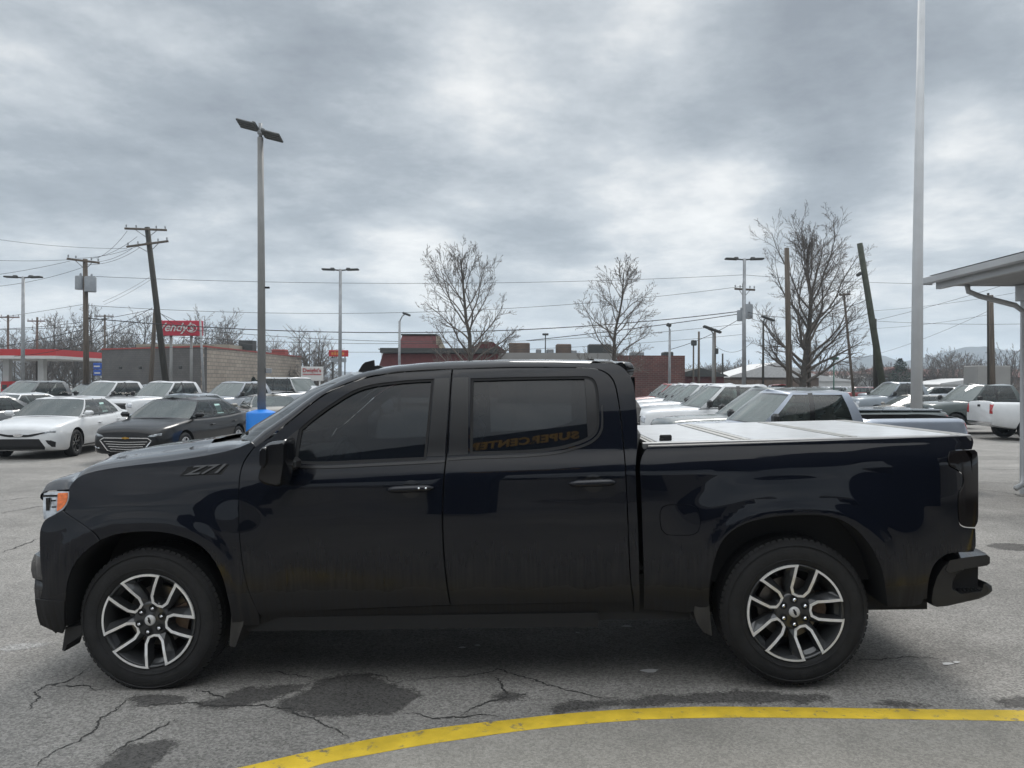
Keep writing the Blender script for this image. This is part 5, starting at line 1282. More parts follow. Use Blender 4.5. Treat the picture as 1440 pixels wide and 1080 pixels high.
def build_curb():
    H = 0.10
    up = [(300, 1087), (345, 1077.5), (400, 1064.5), (470, 1049.5), (545, 1034.5), (630, 1021.5), (720, 1011.5), (800, 1003), (860, 998.5), (920, 995.5), (980, 993.8), (1050, 993.8), (1150, 995), (1300, 997), (1440, 998.5), (1700, 1001.5)]
    lo = [(400, 1092), (450, 1075), (520, 1061.5), (600, 1047), (660, 1038.3), (720, 1029.5), (790, 1021.5), (850, 1016), (910, 1012), (960, 1010.4), (1020, 1009.3), (1080, 1009.3), (1150, 1010), (1300, 1012), (1440, 1014), (1700, 1017)]
    ref = {}
    def curve(P, h):
        W_ = [gpt(u, v, h) for u, v in P]; C = cat_smooth([(p.x, p.y) for p in W_], closed=False, step=0.06, corner=80)
        a = Vector(C[0]); d = (Vector(C[0]) - Vector(C[3])).normalized(); e = Vector(C[-1]); de = (Vector(C[-1]) - Vector(C[-4])).normalized()
        d = ref.setdefault('d', d); de = ref.setdefault('e', de)
        from_ = [a + d*(2.5*(1-k/10)) for k in range(10)]
        return [tuple(p) for p in from_] + C + [tuple(e + de*(k*1.2)) for k in range(1, 8)]
    def resample(C, n=160):
        L = [0]; 
        for p, q in zip(C, C[1:]): L.append(L[-1] + (Vector(q)-Vector(p)).length)
        out = []; j = 0
        for i in range(n+1):
            t = L[-1]*i/n
            while j < len(L)-2 and L[j+1] < t: j += 1
            k = (t-L[j])/max(1e-9, L[j+1]-L[j]); out.append(Vector(C[j]).lerp(Vector(C[j+1]), k))
        return out
    U = resample(curve(up, H)); Lw = resample(curve(lo, H))
    g = lambda p, h: (p.x, p.y, ground_z(p.x, p.y) + h)
    mb = MB()
    rows = []
    for i, (a, b) in enumerate(zip(U, Lw)):
        out = (a - b).normalized()
        aw = a + out*0.004*noise.noise(Vector((i*.7, 0, 0)))
        rows.append([g(aw + out*0.022, 0.0), g(aw + out*0.020, H*.55), g(aw + out*0.012, H-0.008), g(aw, H), g(b + out*0.006*noise.noise(Vector((i*.9, 5, 0))), H+.001)])
    mb.grid(rows); o = mb.build('curb', YEL, None); tag(o, kind='structure')
    mb = MB(); rows = [[g(b.lerp(Vector((b.x, -3.9)), k/12.0) if k else b, H) for k in range(13)] for b in Lw]
    mb.grid(rows)
    edge = rows[0]; mb.grid([edge, [(p[0]-.01, p[1], p[2]-H-.02) for p in edge]], smooth=False); edge = rows[-1]; mb.grid([edge, [(p[0]+.01, p[1], p[2]-H-.02) for p in edge]], smooth=False)
    o = mb.build('pavement', PAVE); tag(o, kind='structure')
    a, b = U[0], Lw[0]; mb = MB(); mb.add([g(a, H-.003), g(b, H-.003), g(b, -.02), g(a, -.02)], [(0, 1, 2, 3)]); o = mb.build('curb_end', YEL); tag(o, kind='structure')
build_curb()
def ribbon(name, pts, w, m, h=0.003, jit=0.02):
    W_ = [gpt(u, v) for u, v in pts]; C = cat_smooth([(p.x, p.y) for p in W_], closed=False, step=0.012, corner=80); rows = []
    n = len(C); rnd = random.Random(len(pts)*31 + int(pts[0][0]))
    off = 0
    for i, c in enumerate(C):
        c = Vector(c); d = (Vector(C[min(i+1, n-1)]) - Vector(C[max(i-1, 0)])).normalized(); nn = Vector((-d.y, d.x))
        off = off*.8 + rnd.uniform(-1, 1)*jit*.5; ww = w*(0.2 + .9*rnd.random()*(.5+noise.noise(Vector((i*.05, w*9, 1)))+.4))*(0.3+min(1, 3*min(i, n-1-i)/n)); off += .012*noise.noise(Vector((i*.11, 3, c.x)))
        a, b = c+nn*(off+ww/2), c+nn*(off-ww/2); rows.append([(a.x, a.y, ground_z(a.x, a.y)+h), (b.x, b.y, ground_z(b.x, b.y)+h)])
    mb = MB(); mb.grid(rows); o = mb.build(name, m); tag(o, kind='structure'); return o
CR = [[(192, 977), (145, 1010), (120, 1035), (80, 1057), (50, 1077)], [(125, 940), (95, 955), (65, 965), (47, 982), (37, 1000)], [(65, 964), (110, 966), (155, 967)],
      [(165, 997), (220, 991), (280, 990), (340, 994), (390, 996), (425, 1007), (465, 1022), (495, 1037)], [(245, 1012), (210, 1030), (175, 1050), (150, 1065)], [(440, 955), (400, 947), (360, 945)],
      [(557, 962), (615, 952), (670, 952), (700, 942), (720, 947), (780, 965), (830, 977), (870, 982)], [(570, 1005), (645, 1007), (700, 1010)], [(645, 1007), (665, 992), (710, 982), (745, 975)],
      [(690, 950), (705, 962), (716, 978), (700, 985)], [(275, 970), (300, 978), (330, 982)], [(0, 778), (28, 768), (56, 757)], [(0, 705), (30, 701), (58, 699)], [(125, 705), (60, 712), (0, 722)],
      [(1180, 930), (1260, 925), (1330, 928)], [(460, 957), (520, 950), (560, 962)], [(1376, 672), (1400, 673), (1440, 674)], [(1376, 650), (1410, 652), (1440, 651)], [(1376, 684), (1420, 690), (1440, 696)]]
for c in CR: ribbon('asphalt_crack', c, 0.016 if c[0][1] > 800 else 0.03, CRK)
def blotch(pts, m, name='damp_patch', h=0.0015, jit=0.02, seed=0):
    W_ = [gpt(u, v) for u, v in pts]; C = cat_smooth([(p.x, p.y) for p in W_], step=0.02, corner=170)
    C = [(x + jit*noise.noise(Vector((x*9, y*9, seed))) + jit*.7*noise.noise(Vector((x*30, y*30, seed))), y + jit*noise.noise(Vector((x*9, y*9, 9+seed))) + jit*.7*noise.noise(Vector((x*30, y*30, 19+seed)))) for x, y in C]
    C = cat_smooth([(p.x, p.y) for p in W_], step=0.03, corner=170); cx = sum(p[0] for p in C)/len(C); cy = sum(p[1] for p in C)/len(C)
    if name != 'salt_mark': C = shrink(C, -0.05)
    vo, fo = tri_region(C, [], 0.04 if name != 'salt_mark' else .02); mb = MB(); mb.add([(x, y, ground_z(x, y)+h) for x, y in vo], fo); o = mb.build(name, m, recalc=False); tag(o, kind='structure')
    at = o.data.attributes.new('fade', 'FLOAT', 'POINT'); cs = [Vector(p) for p in C]
    for i, v in enumerate(o.data.vertices):
        q_ = Vector((v.co.x, v.co.y)); at.data[i].value = clamp(min((q_-p).length for p in cs)/.14)
    if o.data.polygons[0].normal.z < 0: o.data.flip_normals()
def P7(l): return [(x/2, 860+y/2) for x, y in l]
def P8(l): return [(720+x/2, 860+y/2) for x, y in l]
for i, l in enumerate([P7([(780, 265), (820, 235), (850, 215), (920, 185), (1050, 178), (1110, 205), (1180, 235), (1140, 265), (1100, 285), (950, 297), (860, 292), (800, 278)]), P7([(560, 266), (620, 238), (700, 217), (800, 207), (880, 203), (840, 226), (760, 245), (700, 262), (600, 274)]),
                        P7([(300, 425), (340, 385), (430, 365), (505, 368), (460, 400), (440, 425), (400, 460), (270, 470)]), P8([(130, 262), (200, 248), (330, 250), (420, 235), (550, 232), (600, 222), (700, 228), (860, 235), (880, 250), (700, 258), (560, 258), (400, 262), (250, 272), (130, 285)]),
                        P8([(1010, 262), (1060, 252), (1120, 254), (1170, 266), (1100, 270)]), P8([(1370, 250), (1440, 240), (1500, 262), (1440, 272), (1370, 266)]), P7([(360, 240), (440, 232), (520, 250), (420, 268)]), [(1390, 767), (1410, 764), (1440, 766), (1440, 774), (1410, 773)], P7([(1390, 232), (1440, 225), (1480, 240), (1440, 252), (1400, 246)])]):
    blotch(l, STAIN, seed=i*7)
SALT = mat('road_salt', (0.55, 0.55, 0.55), 0.9)
for i, (u, v, w_) in enumerate([(881, 881, 7), (812, 890, 3), (1332, 934, 8), (1345, 932, 5), (914, 944, 12), (672, 908, 4), (650, 911, 5)]):
    blotch([(u+w_*math.cos(a)*(1+.3*math.sin(3*a+i)), v+w_*.22*math.sin(a)) for a in [k*math.pi/5 for k in range(10)]], SALT, 'salt_mark', h=0.004, jit=.02, seed=i)
blotch([(0, 912), (40, 905), (75, 903), (80, 906), (30, 914), (0, 918)], asphalt_mat('faded_line', base=(0.32, 0.315, 0.305), soft=.8), 'faded_line', jit=.015)
# lighter parking-lot lane lines far away
# ------------------------------------------------------------------ building materials
def brick_mat(name, c1, c2, mortar, bw=0.4, bh=0.2, var=.15, msz=0.012):
    m = bpy.data.materials.new(name); m.use_nodes = True; nt = m.node_tree; p = nt.nodes['Principled BSDF']; p.inputs['Roughness'].default_value = .9
    tc = nt.nodes.new('ShaderNodeTexCoord'); sp = nt.nodes.new('ShaderNodeSeparateXYZ'); cb = nt.nodes.new('ShaderNodeCombineXYZ'); nt.links.new(tc.outputs['Object'], sp.inputs[0]); nt.links.new(sp.outputs[0], cb.inputs[0]); nt.links.new(sp.outputs[2], cb.inputs[1])
    b = nt.nodes.new('ShaderNodeTexBrick'); b.inputs['Color1'].default_value = (*c1, 1); b.inputs['Color2'].default_value = (*c2, 1); b.inputs['Mortar'].default_value = (*mortar, 1); b.inputs['Scale'].default_value = 1
    b.inputs['Brick Width'].default_value = bw; b.inputs['Row Height'].default_value = bh; b.inputs['Mortar Size'].default_value = msz; nt.links.new(cb.outputs[0], b.inputs['Vector'])
    n = nt.nodes.new('ShaderNodeTexNoise'); n.inputs['Scale'].default_value = .6; n.inputs['Detail'].default_value = 6; nt.links.new(tc.outputs['Object'], n.inputs['Vector'])
    mr = nt.nodes.new('ShaderNodeMapRange'); mr.inputs[1].default_value = .3; mr.inputs[2].default_value = .7; mr.inputs[3].default_value = 1-var; mr.inputs[4].default_value = 1+var; nt.links.new(n.outputs[0], mr.inputs[0])
    x = nt.nodes.new('ShaderNodeMixRGB'); x.blend_type = 'MULTIPLY'; x.inputs[0].default_value = 1; nt.links.new(b.outputs[0], x.inputs[1]); nt.links.new(mr.outputs[0], x.inputs[2]); nt.links.new(x.outputs[0], p.inputs['Base Color'])
    return m
B = {}
B['greyblock'] = brick_mat('grey_painted_block', (.10, .095, .092), (.115, .11, .105), (.075, .072, .07), .4, .2)
B['tanblock'] = brick_mat('tan_block', (.36, .31, .255), (.29, .25, .21), (.17, .155, .14), .8, .35, msz=.03)
B['redbrick'] = brick_mat('red_brick', (.12, .042, .034), (.085, .032, .028), (.13, .10, .09), .45, .18, .3, msz=.02)
B['redroof'] = mat('red_shingle', (.105, .028, .028), .8, var=.15, scale=3)
B['coping'] = mat('red_coping', (.30, .06, .05), .7, var=.1)
B['darkroof'] = mat('dark_fascia', (.045, .047, .045), .7, var=.1)
B['greywall'] = mat('grey_stucco', (.26, .255, .245), .85, var=.1, scale=.5)
B['white'] = mat('white_cladding', (.55, .55, .54), .6, var=.08, scale=1)
B['redpanel'] = mat('red_canopy_panel', (.45, .02, .022), .4, var=.05)
B['bluepanel'] = mat('blue_panel', (.02, .08, .36), .4, var=.05)
B['gal'] = mat('galvanised_steel', (.27, .28, .29), .5, metal=.4, var=.15, scale=4)
B['poleg'] = mat('grey_pole_paint', (.20, .20, .195), .55, var=.12, scale=2)
B['flood'] = mat('floodlight_casting', (.075, .08, .08), .55, var=.2)
B['polew'] = mat('white_pole_paint', (.50, .51, .52), .45, var=.10, scale=1.5)
B['wood'] = mat('weathered_pole_wood', (.105, .085, .068), .9, var=.35, scale=3, stretch=(4, 4, .3))
B['darkwood'] = mat('dark_pole_wood', (.035, .032, .026), .85, var=.35, scale=3, stretch=(4, 4, .3))
B['trafo'] = mat('transformer_grey', (.25, .27, .29), .5, var=.08)
B['brown'] = mat('brown_wall', (.12, .085, .065), .8, var=.2, scale=1)
B['wire'] = mat('wire_black', (.02, .02, .022), .6)
B['bluetub'] = mat('blue_pole_guard', (.012, .20, .66), .4, var=.06, scale=3)
B['navy'] = mat('navy_panel', (.004, .013, .036), .5, var=.06)
B['gold'] = mat('gold_letters', (.75, .42, .06), .45)
B['green'] = mat('green_sign', (.01, .09, .06), .5)
B['glass'] = MT['privacy']
B['ceil'] = mat('soffit_panel', (.42, .42, .42), .7, var=.05)
B['tan'] = mat('tan_wall', (.33, .29, .23), .8, var=.1, scale=.5)
def wall_run(name, p0, p1, h, m, parent, z0=-.2, th=.3, coping=None):
    """upright wall from p0 to p1 (x,y), its own local frame so that the courses run along it"""
    p0, p1 = Vector(p0), Vector(p1); d = p1-p0; a = math.atan2(d.y, d.x); mb = MB(); mb.box(0, d.length, 0, th, 0, h-z0); o = mb.build(name, m, parent); o.location = (p0.x, p0.y, z0); o.rotation_euler = (0, 0, a)
    if coping:
        mb = MB(); mb.box(-.05, d.length+.05, -.05, th+.05, h-z0+.003, h-z0+.12+.02); c = mb.build('coping', coping, o)
    return o
def q(u, D): return ((u-CX)/F*D, D)
def ztop(v, D): return HC + (541.0-v)/F*D
# grey block building with the red edge
b = thing('block_building', 'low grey and tan block building with a red roof edge behind the left lot', 'building')
A_, B_, C_ = q(143, 74), q(287, 67), q(424, 93); D_ = (A_[0]+4, A_[1]+24)
hh = ztop(491, 67)
wall_run('dark_wall', A_, B_, hh, B['greyblock'], b, coping=B['coping']); w2 = wall_run('tan_wall', B_, C_, hh, B['tanblock'], b, coping=B['coping'])
mb = MB(); mb.add([(*A_, hh-.4), (*B_, hh-.4), (*C_, hh-.4), (*D_, hh-.4)], [(0, 1, 2, 3)]); mb.build('roof', B['darkroof'], b)
wall_run('back_wall', D_, A_, hh, B['greyblock'], b)
for (u, D, w, h, nm) in ((341, 80, 1.5, 1.5, 'rooftop_unit'), (388, 88, 1.6, .9, 'roof_hatch')):
    x, y = q(u, D); mb = MB(); mb.rbox((x, y+1.5, hh+h/2-.1), (w, 1.4, h), .05); mb.build(nm, B['darkroof'] if nm == 'rooftop_unit' else B['coping'], b)
x, y = q(240, 76); mb = MB(); mb.box(x-4.0, x+5.5, y+1, y+6, hh-.4, hh+.75); mb.build('rear_upper_storey', B['tan'], b)
for u in (172, 200, 256): 
    x, y = q(u, 70.6 - (u-143)*.03); mb = MB(); mb.rbox((x, y-.35, 3.1), (.25, .25, .3), .05); mb.build('wall_lamp', B['darkroof'], b)
# petrol station canopy
b = thing('petrol_canopy', 'red and white petrol station canopy at the left photo edge', 'canopy')
x1, y1 = q(78, 76); z0, z1 = ztop(508.5, 76), ztop(495, 76)
mb = MB(); mb.box(x1-16, x1, y1, y1+9, lerp(z0, z1, .32), z1); mb.build('red_fascia', B['redpanel'], b); mb = MB(); mb.box(x1-16, x1+.02, y1-.03, y1+9, z0, lerp(z0, z1, .32)); mb.build('white_fascia', B['white'], b)
for u in (57, 8): x, y = q(u, 78); mb = MB(); mb.box(x-.3, x+.3, y, y+.6, -.1, z0); mb.build('post', B['white'], b)
for u in (14, 24): x, y = q(u, 78); t = thing('fuel_pump', f'{"left" if u==14 else "right"} red fuel pump under the petrol canopy', 'fuel pump', (x-.4, y, 0)); mb = MB(); mb.rbox((0, 0, .9), (.8, .5, 1.8), .05); mb.build('housing', B['redpanel'], t); mb = MB(); mb.rbox((0, -.26, 1.2), (.5, .05, .5), .02); mb.build('display', B['darkroof'], t)
# restaurant with red roof tower and the long flat building
b = thing('red_roof_building', 'dark low restaurant with a red mansard tower behind the lamp post', 'building')
D = 62; xl, _ = q(534, D); xr, _ = q(700, D); zt, zb_ = ztop(493.5, D), ztop(497, D)
mb = MB(); mb.box(xl, xr, D, D+12, zb_-.05, zt+.15); mb.build('fascia', B['darkroof'], b)
mb = MB(); mb.prism([(xl+.2, zb_-.1), (xr, zb_-.1), (xr, .6), (xl-.9, .6)], D+.3, D+11, 'Y'); mb.build('sloping_wall', B['redroof'], b)
xa, _ = q(558, D+2); xb_, _ = q(609, D+2); z2 = ztop(472, D+2)
mb = MB(); vs = [(xa, D+2, zt), (xb_+.6, D+2, zt), (xb_+.6, D+8, zt), (xa, D+8, zt), (xa+.3, D+3, z2), (xb_+.05, D+3, z2), (xb_+.05, D+7, z2), (xa+.3, D+7, z2)]
mb.add(vs, [(0, 1, 5, 4), (1, 2, 6, 5), (2, 3, 7, 6), (3, 0, 4, 7), (4, 5, 6, 7)]); mb.build('tower', B['redroof'], b)
mb = MB(); mb.box(xa+.2, xb_+.15, D+2.9, D+7.1, z2, z2+.12); mb.build('tower_cap', B['darkroof'], b)
mb = MB(); mb.add([(xb_+.62, D+2, zt), (xb_+.95, D+2.0, zt), (xb_+.35, D+3, z2-.6)], [(0, 1, 2)]); mb.prism([(xb_+.2, zt), (xb_+1.1, zt), (xb_+.5, z2-.1), (xb_+.2, z2-.1)], D+2.4, D+2.6, 'Y'); mb.build('tower_end', B['tan'], b)
xp, _ = q(684, D+1); mb = MB(); mb.prism([(xp-1.6, zt), (xp+1.6, zt), (xp+.5, zt+.75), (xp-.5, zt+.75)], D+1, D+6, 'Y'); mb.build('gable', B['redroof'], b)
b = thing('flat_store', 'long flat roofed store with a grey parapet and red brick end wall', 'store')
D = 74; xl, _ = q(700, D); xr, _ = q(876, D); zt = ztop(497, D)
wall_run('grey_wall', (xl, D), (xr, D), zt, B['greywall'], b)
x2, _ = q(963, 70); xs2, _ = q(868, 70); zr2 = ztop(500, 70); wall_run('brick_wall', (xs2, 70), (x2, 70), zr2, B['redbrick'], b); wall_run('brick_return', (x2, 70), (x2+2, 90), zr2, B['redbrick'], b)
mb = MB(); mb.box(xl, xr, D+.4, D+22, zt-.5, zt-.3); mb.box(xs2, x2, 70.3, 92, zr2-.5, zr2-.35); mb.build('roof', B['darkroof'], b)
for (u, w, h, tone) in ((730, 2.1, 1.2, 0), (757, .5, .6, 1), (773, .7, .6, 1), (792, 1.5, 1.1, 0), (806, .6, .5, 1), (842, 2.2, 1.1, 2), (860, .7, .9, 2), (895, 1.2, .6, 1), (938, .9, .6, 2)):
    x, y = q(u, D+2 if u < 870 else 73); zz = zt if u < 870 else zr2
    mb = MB(); mb.rbox((x, y, zz+h/2-.15), (w, 1.6, h), .08); o = mb.build('rooftop_unit', (B['brown'], B['gal'], B['darkroof'])[tone], b)
    if w > 1.3: mb = MB(); mb.lathe([(0, h/2+zz), (.35, h/2+zz), (.35, zz+h/2+.12), (0, zz+h/2+.12)], 14, 'Z', c=(x, y, .25)); mb.build('fan', B['gal'], o)
x, _ = q(768, 73); mb = MB(); mb.tube([(x, 75, zt-.3), (x, 75, ztop(472, 75))], .06, 6); mb.rbox((x, 75, ztop(471, 75)), (.6, .3, .2), .03); mb.build('roof_mast', B['darkroof'], b)
def gable_house(name, label, u, D, w, d, h, hr, wm, rm, cat='building', rz=0):
    x, y = q(u, D); t = thing(name, label, cat, (x, y, 0), rz); mb = MB(); mb.box(-w/2, w/2, 0, d, -.3, h); mb.build('wall', wm, t)
    mb = MB(); e = .4
    mb.prism([(-w/2-e, h-.1), (w/2+e, h-.1), (w/2+e-.3, h+.1), (0, h+hr), (-w/2-e+.3, h+.1)], -e, d+e, 'Y') if w < d*1.3 else mb.prism([(-e, h-.1), (d+e, h-.1), (d+e, h+.05), (d/2, h+hr), (-e, h+.05)], -w/2-e, w/2+e, 'X')
    mb.build('roof', rm, t); return t
snow = mat('pale_metal_roof', (.50, .50, .50), .5, var=.1); rust_roof = mat('rust_red_roof', (.14, .06, .05), .8, var=.15)
gable_house('shed', 'small dark red shed beside the brick store', 984, 78, 5.0, 6, ztop(528, 78), .8, B['redroof'], B['darkroof'], 'shed')
gable_house('house', 'grey barn with a pale metal roof behind the big bare tree', 1090, 95, 11, 10, ztop(529, 95), 1.8, B['brown'], snow, 'barn')
far = [(1150, 135, 12, 2.6, 1.0, B['white'], snow, 'white warehouse left of the leaning pole'), (1205, 150, 26, 3.2, .6, B['white'], snow, 'long white warehouse behind the green street sign'), (1262, 150, 9, 4.2, 1.4, B['tan'], rust_roof, 'tan building left of the tall white pole'),
       (1345, 150, 30, 3.6, 1.6, B['brown'], rust_roof, 'long building with rust red roof at right'), (1372, 128, 12, 2.1, 1.0, B['white'], snow, 'white roofed shed in front of the red roof'), (1190, 170, 14, 3.8, 1.2, B['tan'], rust_roof, 'distant tan building under the hill'),
       (1020, 120, 20, 1.8, .8, B['brown'], B['darkroof'], 'low brown building behind the right row'), (1425, 170, 18, 4.0, 1.2, B['greywall'], B['darkroof'], 'grey building at the right photo edge')]
for (u, D, w, h, hr, wm, rm, lb) in far: gable_house('warehouse', lb, u, D, w, 10, h, hr, wm, rm)
x, y = q(1398, 75); t = thing('box_trailer', 'white box trailer beside the double pole at right', 'trailer', (x, y, 0)); mb = MB(); mb.rbox((0, 1.2, 2.5), (3.3, 2.4, 2.6), .06); mb.build('box', B['greywall'], t)
mb = MB(); mb.box(-1.6, 1.6, .2, 2.2, .9, 1.15); mb.build('chassis', B['darkroof'], t)
for s in (-1.0, 1.0):
    mb = MB(); mb.lathe([(0, -.05), (.45, -.05), (.5, .05), (.5, .25), (0, .3)], 20, 'Y', c=(s, .3, .5)); mb.build('wheel', MT['rubber'], t)
# low fence line and distant parked vehicles on the right
x0, x1 = q(1000, 92)[0], q(1085, 92)[0]; t = thing('board_fence', 'low brown board fence behind the right row', 'fence', (0, 0, 0)); mb = MB()
for k in range(24): xx = lerp(x0, x1+3, k/24); mb.box(xx, xx+(x1+3-x0)/24-.03, 92, 92.06, -.1, ztop(534, 92))
mb.build('boards', B['brown'], t)
FARCOL = ['white', 'silver', 'white', 'red', 'white', 'steel', 'white', 'black', 'white', 'silver', 'white', 'white', 'steel', 'white']
fu = [1133, 1166, 1182, 1203, 1222, 1240, 1300, 1312, 1325, 1338, 1352, 1366, 1385, 1150]
protos = {}
side_words = {'white': 'white', 'silver': 'silver', 'red': 'red', 'steel': 'grey', 'black': 'black'}
for i, (u, c) in enumerate(zip(fu, FARCOL)):
    D = 78 + (i*7) % 16; x, y = q(u, D)
    lb = f'{["first","second","third","fourth","fifth","sixth","seventh","eighth","ninth","tenth","eleventh","twelfth","thirteenth","fourteenth"][sorted(fu).index(u)]} from left of the far cars beyond the road at right, {side_words[c]}'
    key = ('suv', c)
    if key not in protos: protos[key] = park('suv', c, lb, x, y, 5, group='far cars beyond the road', detail=0)
    else:
        o = copy_tree(protos[key]); o.location = (x, y, gz(x, y)); o['label'] = lb; o.rotation_euler = (0, 0, R(5 + (i*40) % 60))
# ------------------------------------------------------------------ signs
t = thing('restaurant_sign', 'red roadside sign with white script lettering behind the leaning pole', 'sign', (q(253, 63)[0], 63, 0))
w_ = 55/F*63; z0, z1 = ztop(475.5, 63), ztop(454, 63)
mb = MB(); mb.rbox((0, 0, (z0+z1)/2), (w_+.5, .35, z1-z0), .05); mb.build('panel', mat('red_sign_face', (.42, .02, .045), .4), t)
me = text_mesh("Wendy's", .98, .02, shear=.35, bold=.012); me.materials.append(B['white']); o = link('lettering', me, t); o.location = (-.55, -.20, (z0+z1)/2+.05); o.rotation_euler = (R(90), 0, 0)
mb = MB(); ring = [(1.05+.42*math.cos(a), -.21, (z0+z1)/2+.33*math.sin(a)) for a in [k*math.pi/12 for k in range(25)]]; mb.tube(ring, .035, 5, cap=False); mb.build('ring_emblem', B['white'], t)
for s in (-.8, .9): mb = MB(); mb.tube([(s, .1, -.2), (s, .1, z0)], .12, 8); mb.build('post', B['poleg'], t)
t = thing('store_sign', "white sign reading Dwight's behind the white van", 'sign', (q(439, 60)[0], 60, 0)); z0, z1 = ztop(538, 60), ztop(518, 60)
mb = MB(); mb.rbox((0, 0, (z0+z1)/2), (1.75, .2, z1-z0), .03); mb.build('panel', B['white'], t)
RD = mat('red_letters', (.35, .02, .02), .5)
me = text_mesh("Dwight's", .42, .01, bold=.008); me.materials.append(RD); o = link('lettering', me, t); o.location = (0, -.115, z1-.30); o.rotation_euler = (R(90), 0, 0)
mb = MB(); rnd_ = random.Random(3); xx = -.72
while xx < .72: ww = rnd_.uniform(.04, .09); mb.box(xx, xx+ww, -.115, -.105, z1-.66, z1-.56); xx += ww+.03
mb.build('small_lettering', RD, t)
for s in (-.6, .6): mb = MB(); mb.tube([(s, 0, -.2), (s, 0, z0)], .06, 6); mb.build('post', B['white'], t)
t = thing('roadside_sign', 'small red and orange sign above a grey board, right of the lamp pole', 'sign', (q(476, 84)[0], 84, 0)); zc = ztop(499, 84)
mb = MB(); mb.rbox((0, 0, zc), (2.15, .25, .72), .04); mb.build('panel', B['redpanel'], t); 
mb = MB()
for k in range(5): mb.rbox((-.66+.30*k, -.13, zc+(.02 if k % 2 else -.02)), (.22, .03, .40 if k % 2 else .34), .01)
mb.build('orange_marks', mat('orange_marks', (.55, .20, .04), .5), t)
mb = MB(); mb.rbox((0, 0, ztop(508.5, 84)), (1.7, .2, .45), .03); mb.build('lower_board', B['trafo'], t)
for s in (-.7, .7): mb = MB(); mb.tube([(s, .05, -.2), (s, .05, zc)], .07, 6); mb.build('post', B['darkroof'], t)
t = thing('blue_sign', 'small blue sign with white marks left of the grey block building', 'sign', (q(137, 70)[0], 70, 0)); zc = ztop(523, 70)
mb = MB(); mb.rbox((0, 0, zc+.32), (.78, .12, .55), .03); mb.rbox((0, 0, zc-.30), (.72, .12, .55), .03); mb.build('panel', B['bluepanel'], t)
mb = MB(); mb.box(-.3, .25, -.075, -.065, zc+.22, zc+.34); mb.box(-.25, .3, -.075, -.065, zc-.4, zc-.28); mb.build('marks', B['white'], t)
mb = MB(); mb.tube([(0, .1, -.2), (0, .1, zc+.3)], .06, 6); mb.build('post', B['poleg'], t)
t = thing('street_name_sign', 'green street name sign on a thin post at right', 'sign', (q(1173, 62)[0], 62, 0)); zc = ztop(503, 62)
mb = MB(); mb.rbox((0, 0, zc), (.75, .06, .22), .02); mb.build('blade', B['green'], t); mb = MB(); mb.tube([(0, .06, -.1), (0, .06, zc-.1)], .05, 6); mb.build('post', B['green'], t)
# ------------------------------------------------------------------ poles and lamps
def pole_mesh(t, pts, r, m, nm='pole', n=12): mb = MB(); mb.tube(pts, r, n); return mb.build(nm, m, t)
def lot_lamp(label, u, vtop, D, r=.10, wid=2.2, lean=0.0, m=None, head='dark'):
    x, y = q(u, D); z = ztop(vtop, D); t = thing('lamp_post', label, 'lamp post', (x, y, gz(x, y))); t.location.z = 0
    pole_mesh(t, [(0, 0, -.1), (lean, 0, z)], [r*1.25, r*.85], m or B['gal'])
    for s in (-1, 1):
        mb = MB(); mb.tube([(lean, 0, z-.08), (lean+s*wid*.2, 0, z-.04)], .045, 6); a = mb.build('arm', B['darkroof'], t)
        mb = MB(); mb.rbox((lean+s*wid*.34, 0, z-.03), (wid*.34, .38, .10), .03, rot=Matrix.Rotation(R(-s*2), 3, 'Y')); mb.rbox((lean+s*wid*.22, 0, z), (.25, .22, .16), .04); mb.build('lamp_head', B['darkroof'], a)
    return t
lot_lamp('twin head lot lamp at far left beside the petrol canopy', 32, 393, 46)
lot_lamp('twin head lot lamp left of the black pickup roof', 478, 380.5, 46)
lot_lamp('twin head lot lamp in front of the big bare tree', 1046, 363, 44, lean=.0)
# foreground lamp with the blue base
x, y = q(368.5, 19.2); t = thing('lamp_post', 'tall grey lamp post with blue base and two tilted floodlights', 'lamp post', (x, y, 0)); zt = ztop(196, 19.2)
mb = MB(); mb.tube([(0, 0, .9), (-.055, 0, zt)], [.110, .070], 4)
pole_mesh(t, [(0, 0, .5), (-.03, 0, 4.5), (-.07, 0, zt)], [.108, .092, .072], B['poleg'], n=20)
mb = MB(); mb.lathe([(0, 1.09), (.13, 1.08), (.36, 1.01), (.385, .97), (.385, -.05)], 40, 'Z', smooth=True); o = mb.build('pole_base', B['bluetub'], t, sharp=40)
zc_ = ztop(188, 19.2)
mb = MB(); mb.tube([(-.07, 0, zt-.05), (-.07, 0, zt+.36)], .045, 10); mb.rbox((-.07, 0, zt+.12), (.14, .12, .12), .03); mb.build('bracket', B['gal'], t)
for (s, dz, tilt) in ((-1, .30, 14), (1, .02, 14)):
    mb = MB(); rt = Matrix.Rotation(R(tilt), 3, 'Y') @ Matrix.Rotation(R(-10), 3, 'X'); c = Vector((-.07+s*.33, -.05, zt+dz))
    for k in range(4): mb.rbox(c + rt @ Vector((0, -.17+.112*k, 0)), (.46, .09, .06), .02, rot=rt)
    mb.rbox(c + rt @ Vector((-s*.22, 0, .02)), (.10, .40, .09), .02, rot=rt)
    mb.build('floodlight', B['flood'], t)
mb = MB(); mb.rbox((.12, 0, ztop(407, 19.2)), (.12, .05, .05), .01); mb.build('sensor', MT['matte_black'], t); mb = MB(); mb.rbox((.17, 0, ztop(524, 19.2)), (.14, .07, .12), .01); mb.build('junction_box', B['gal'], t)
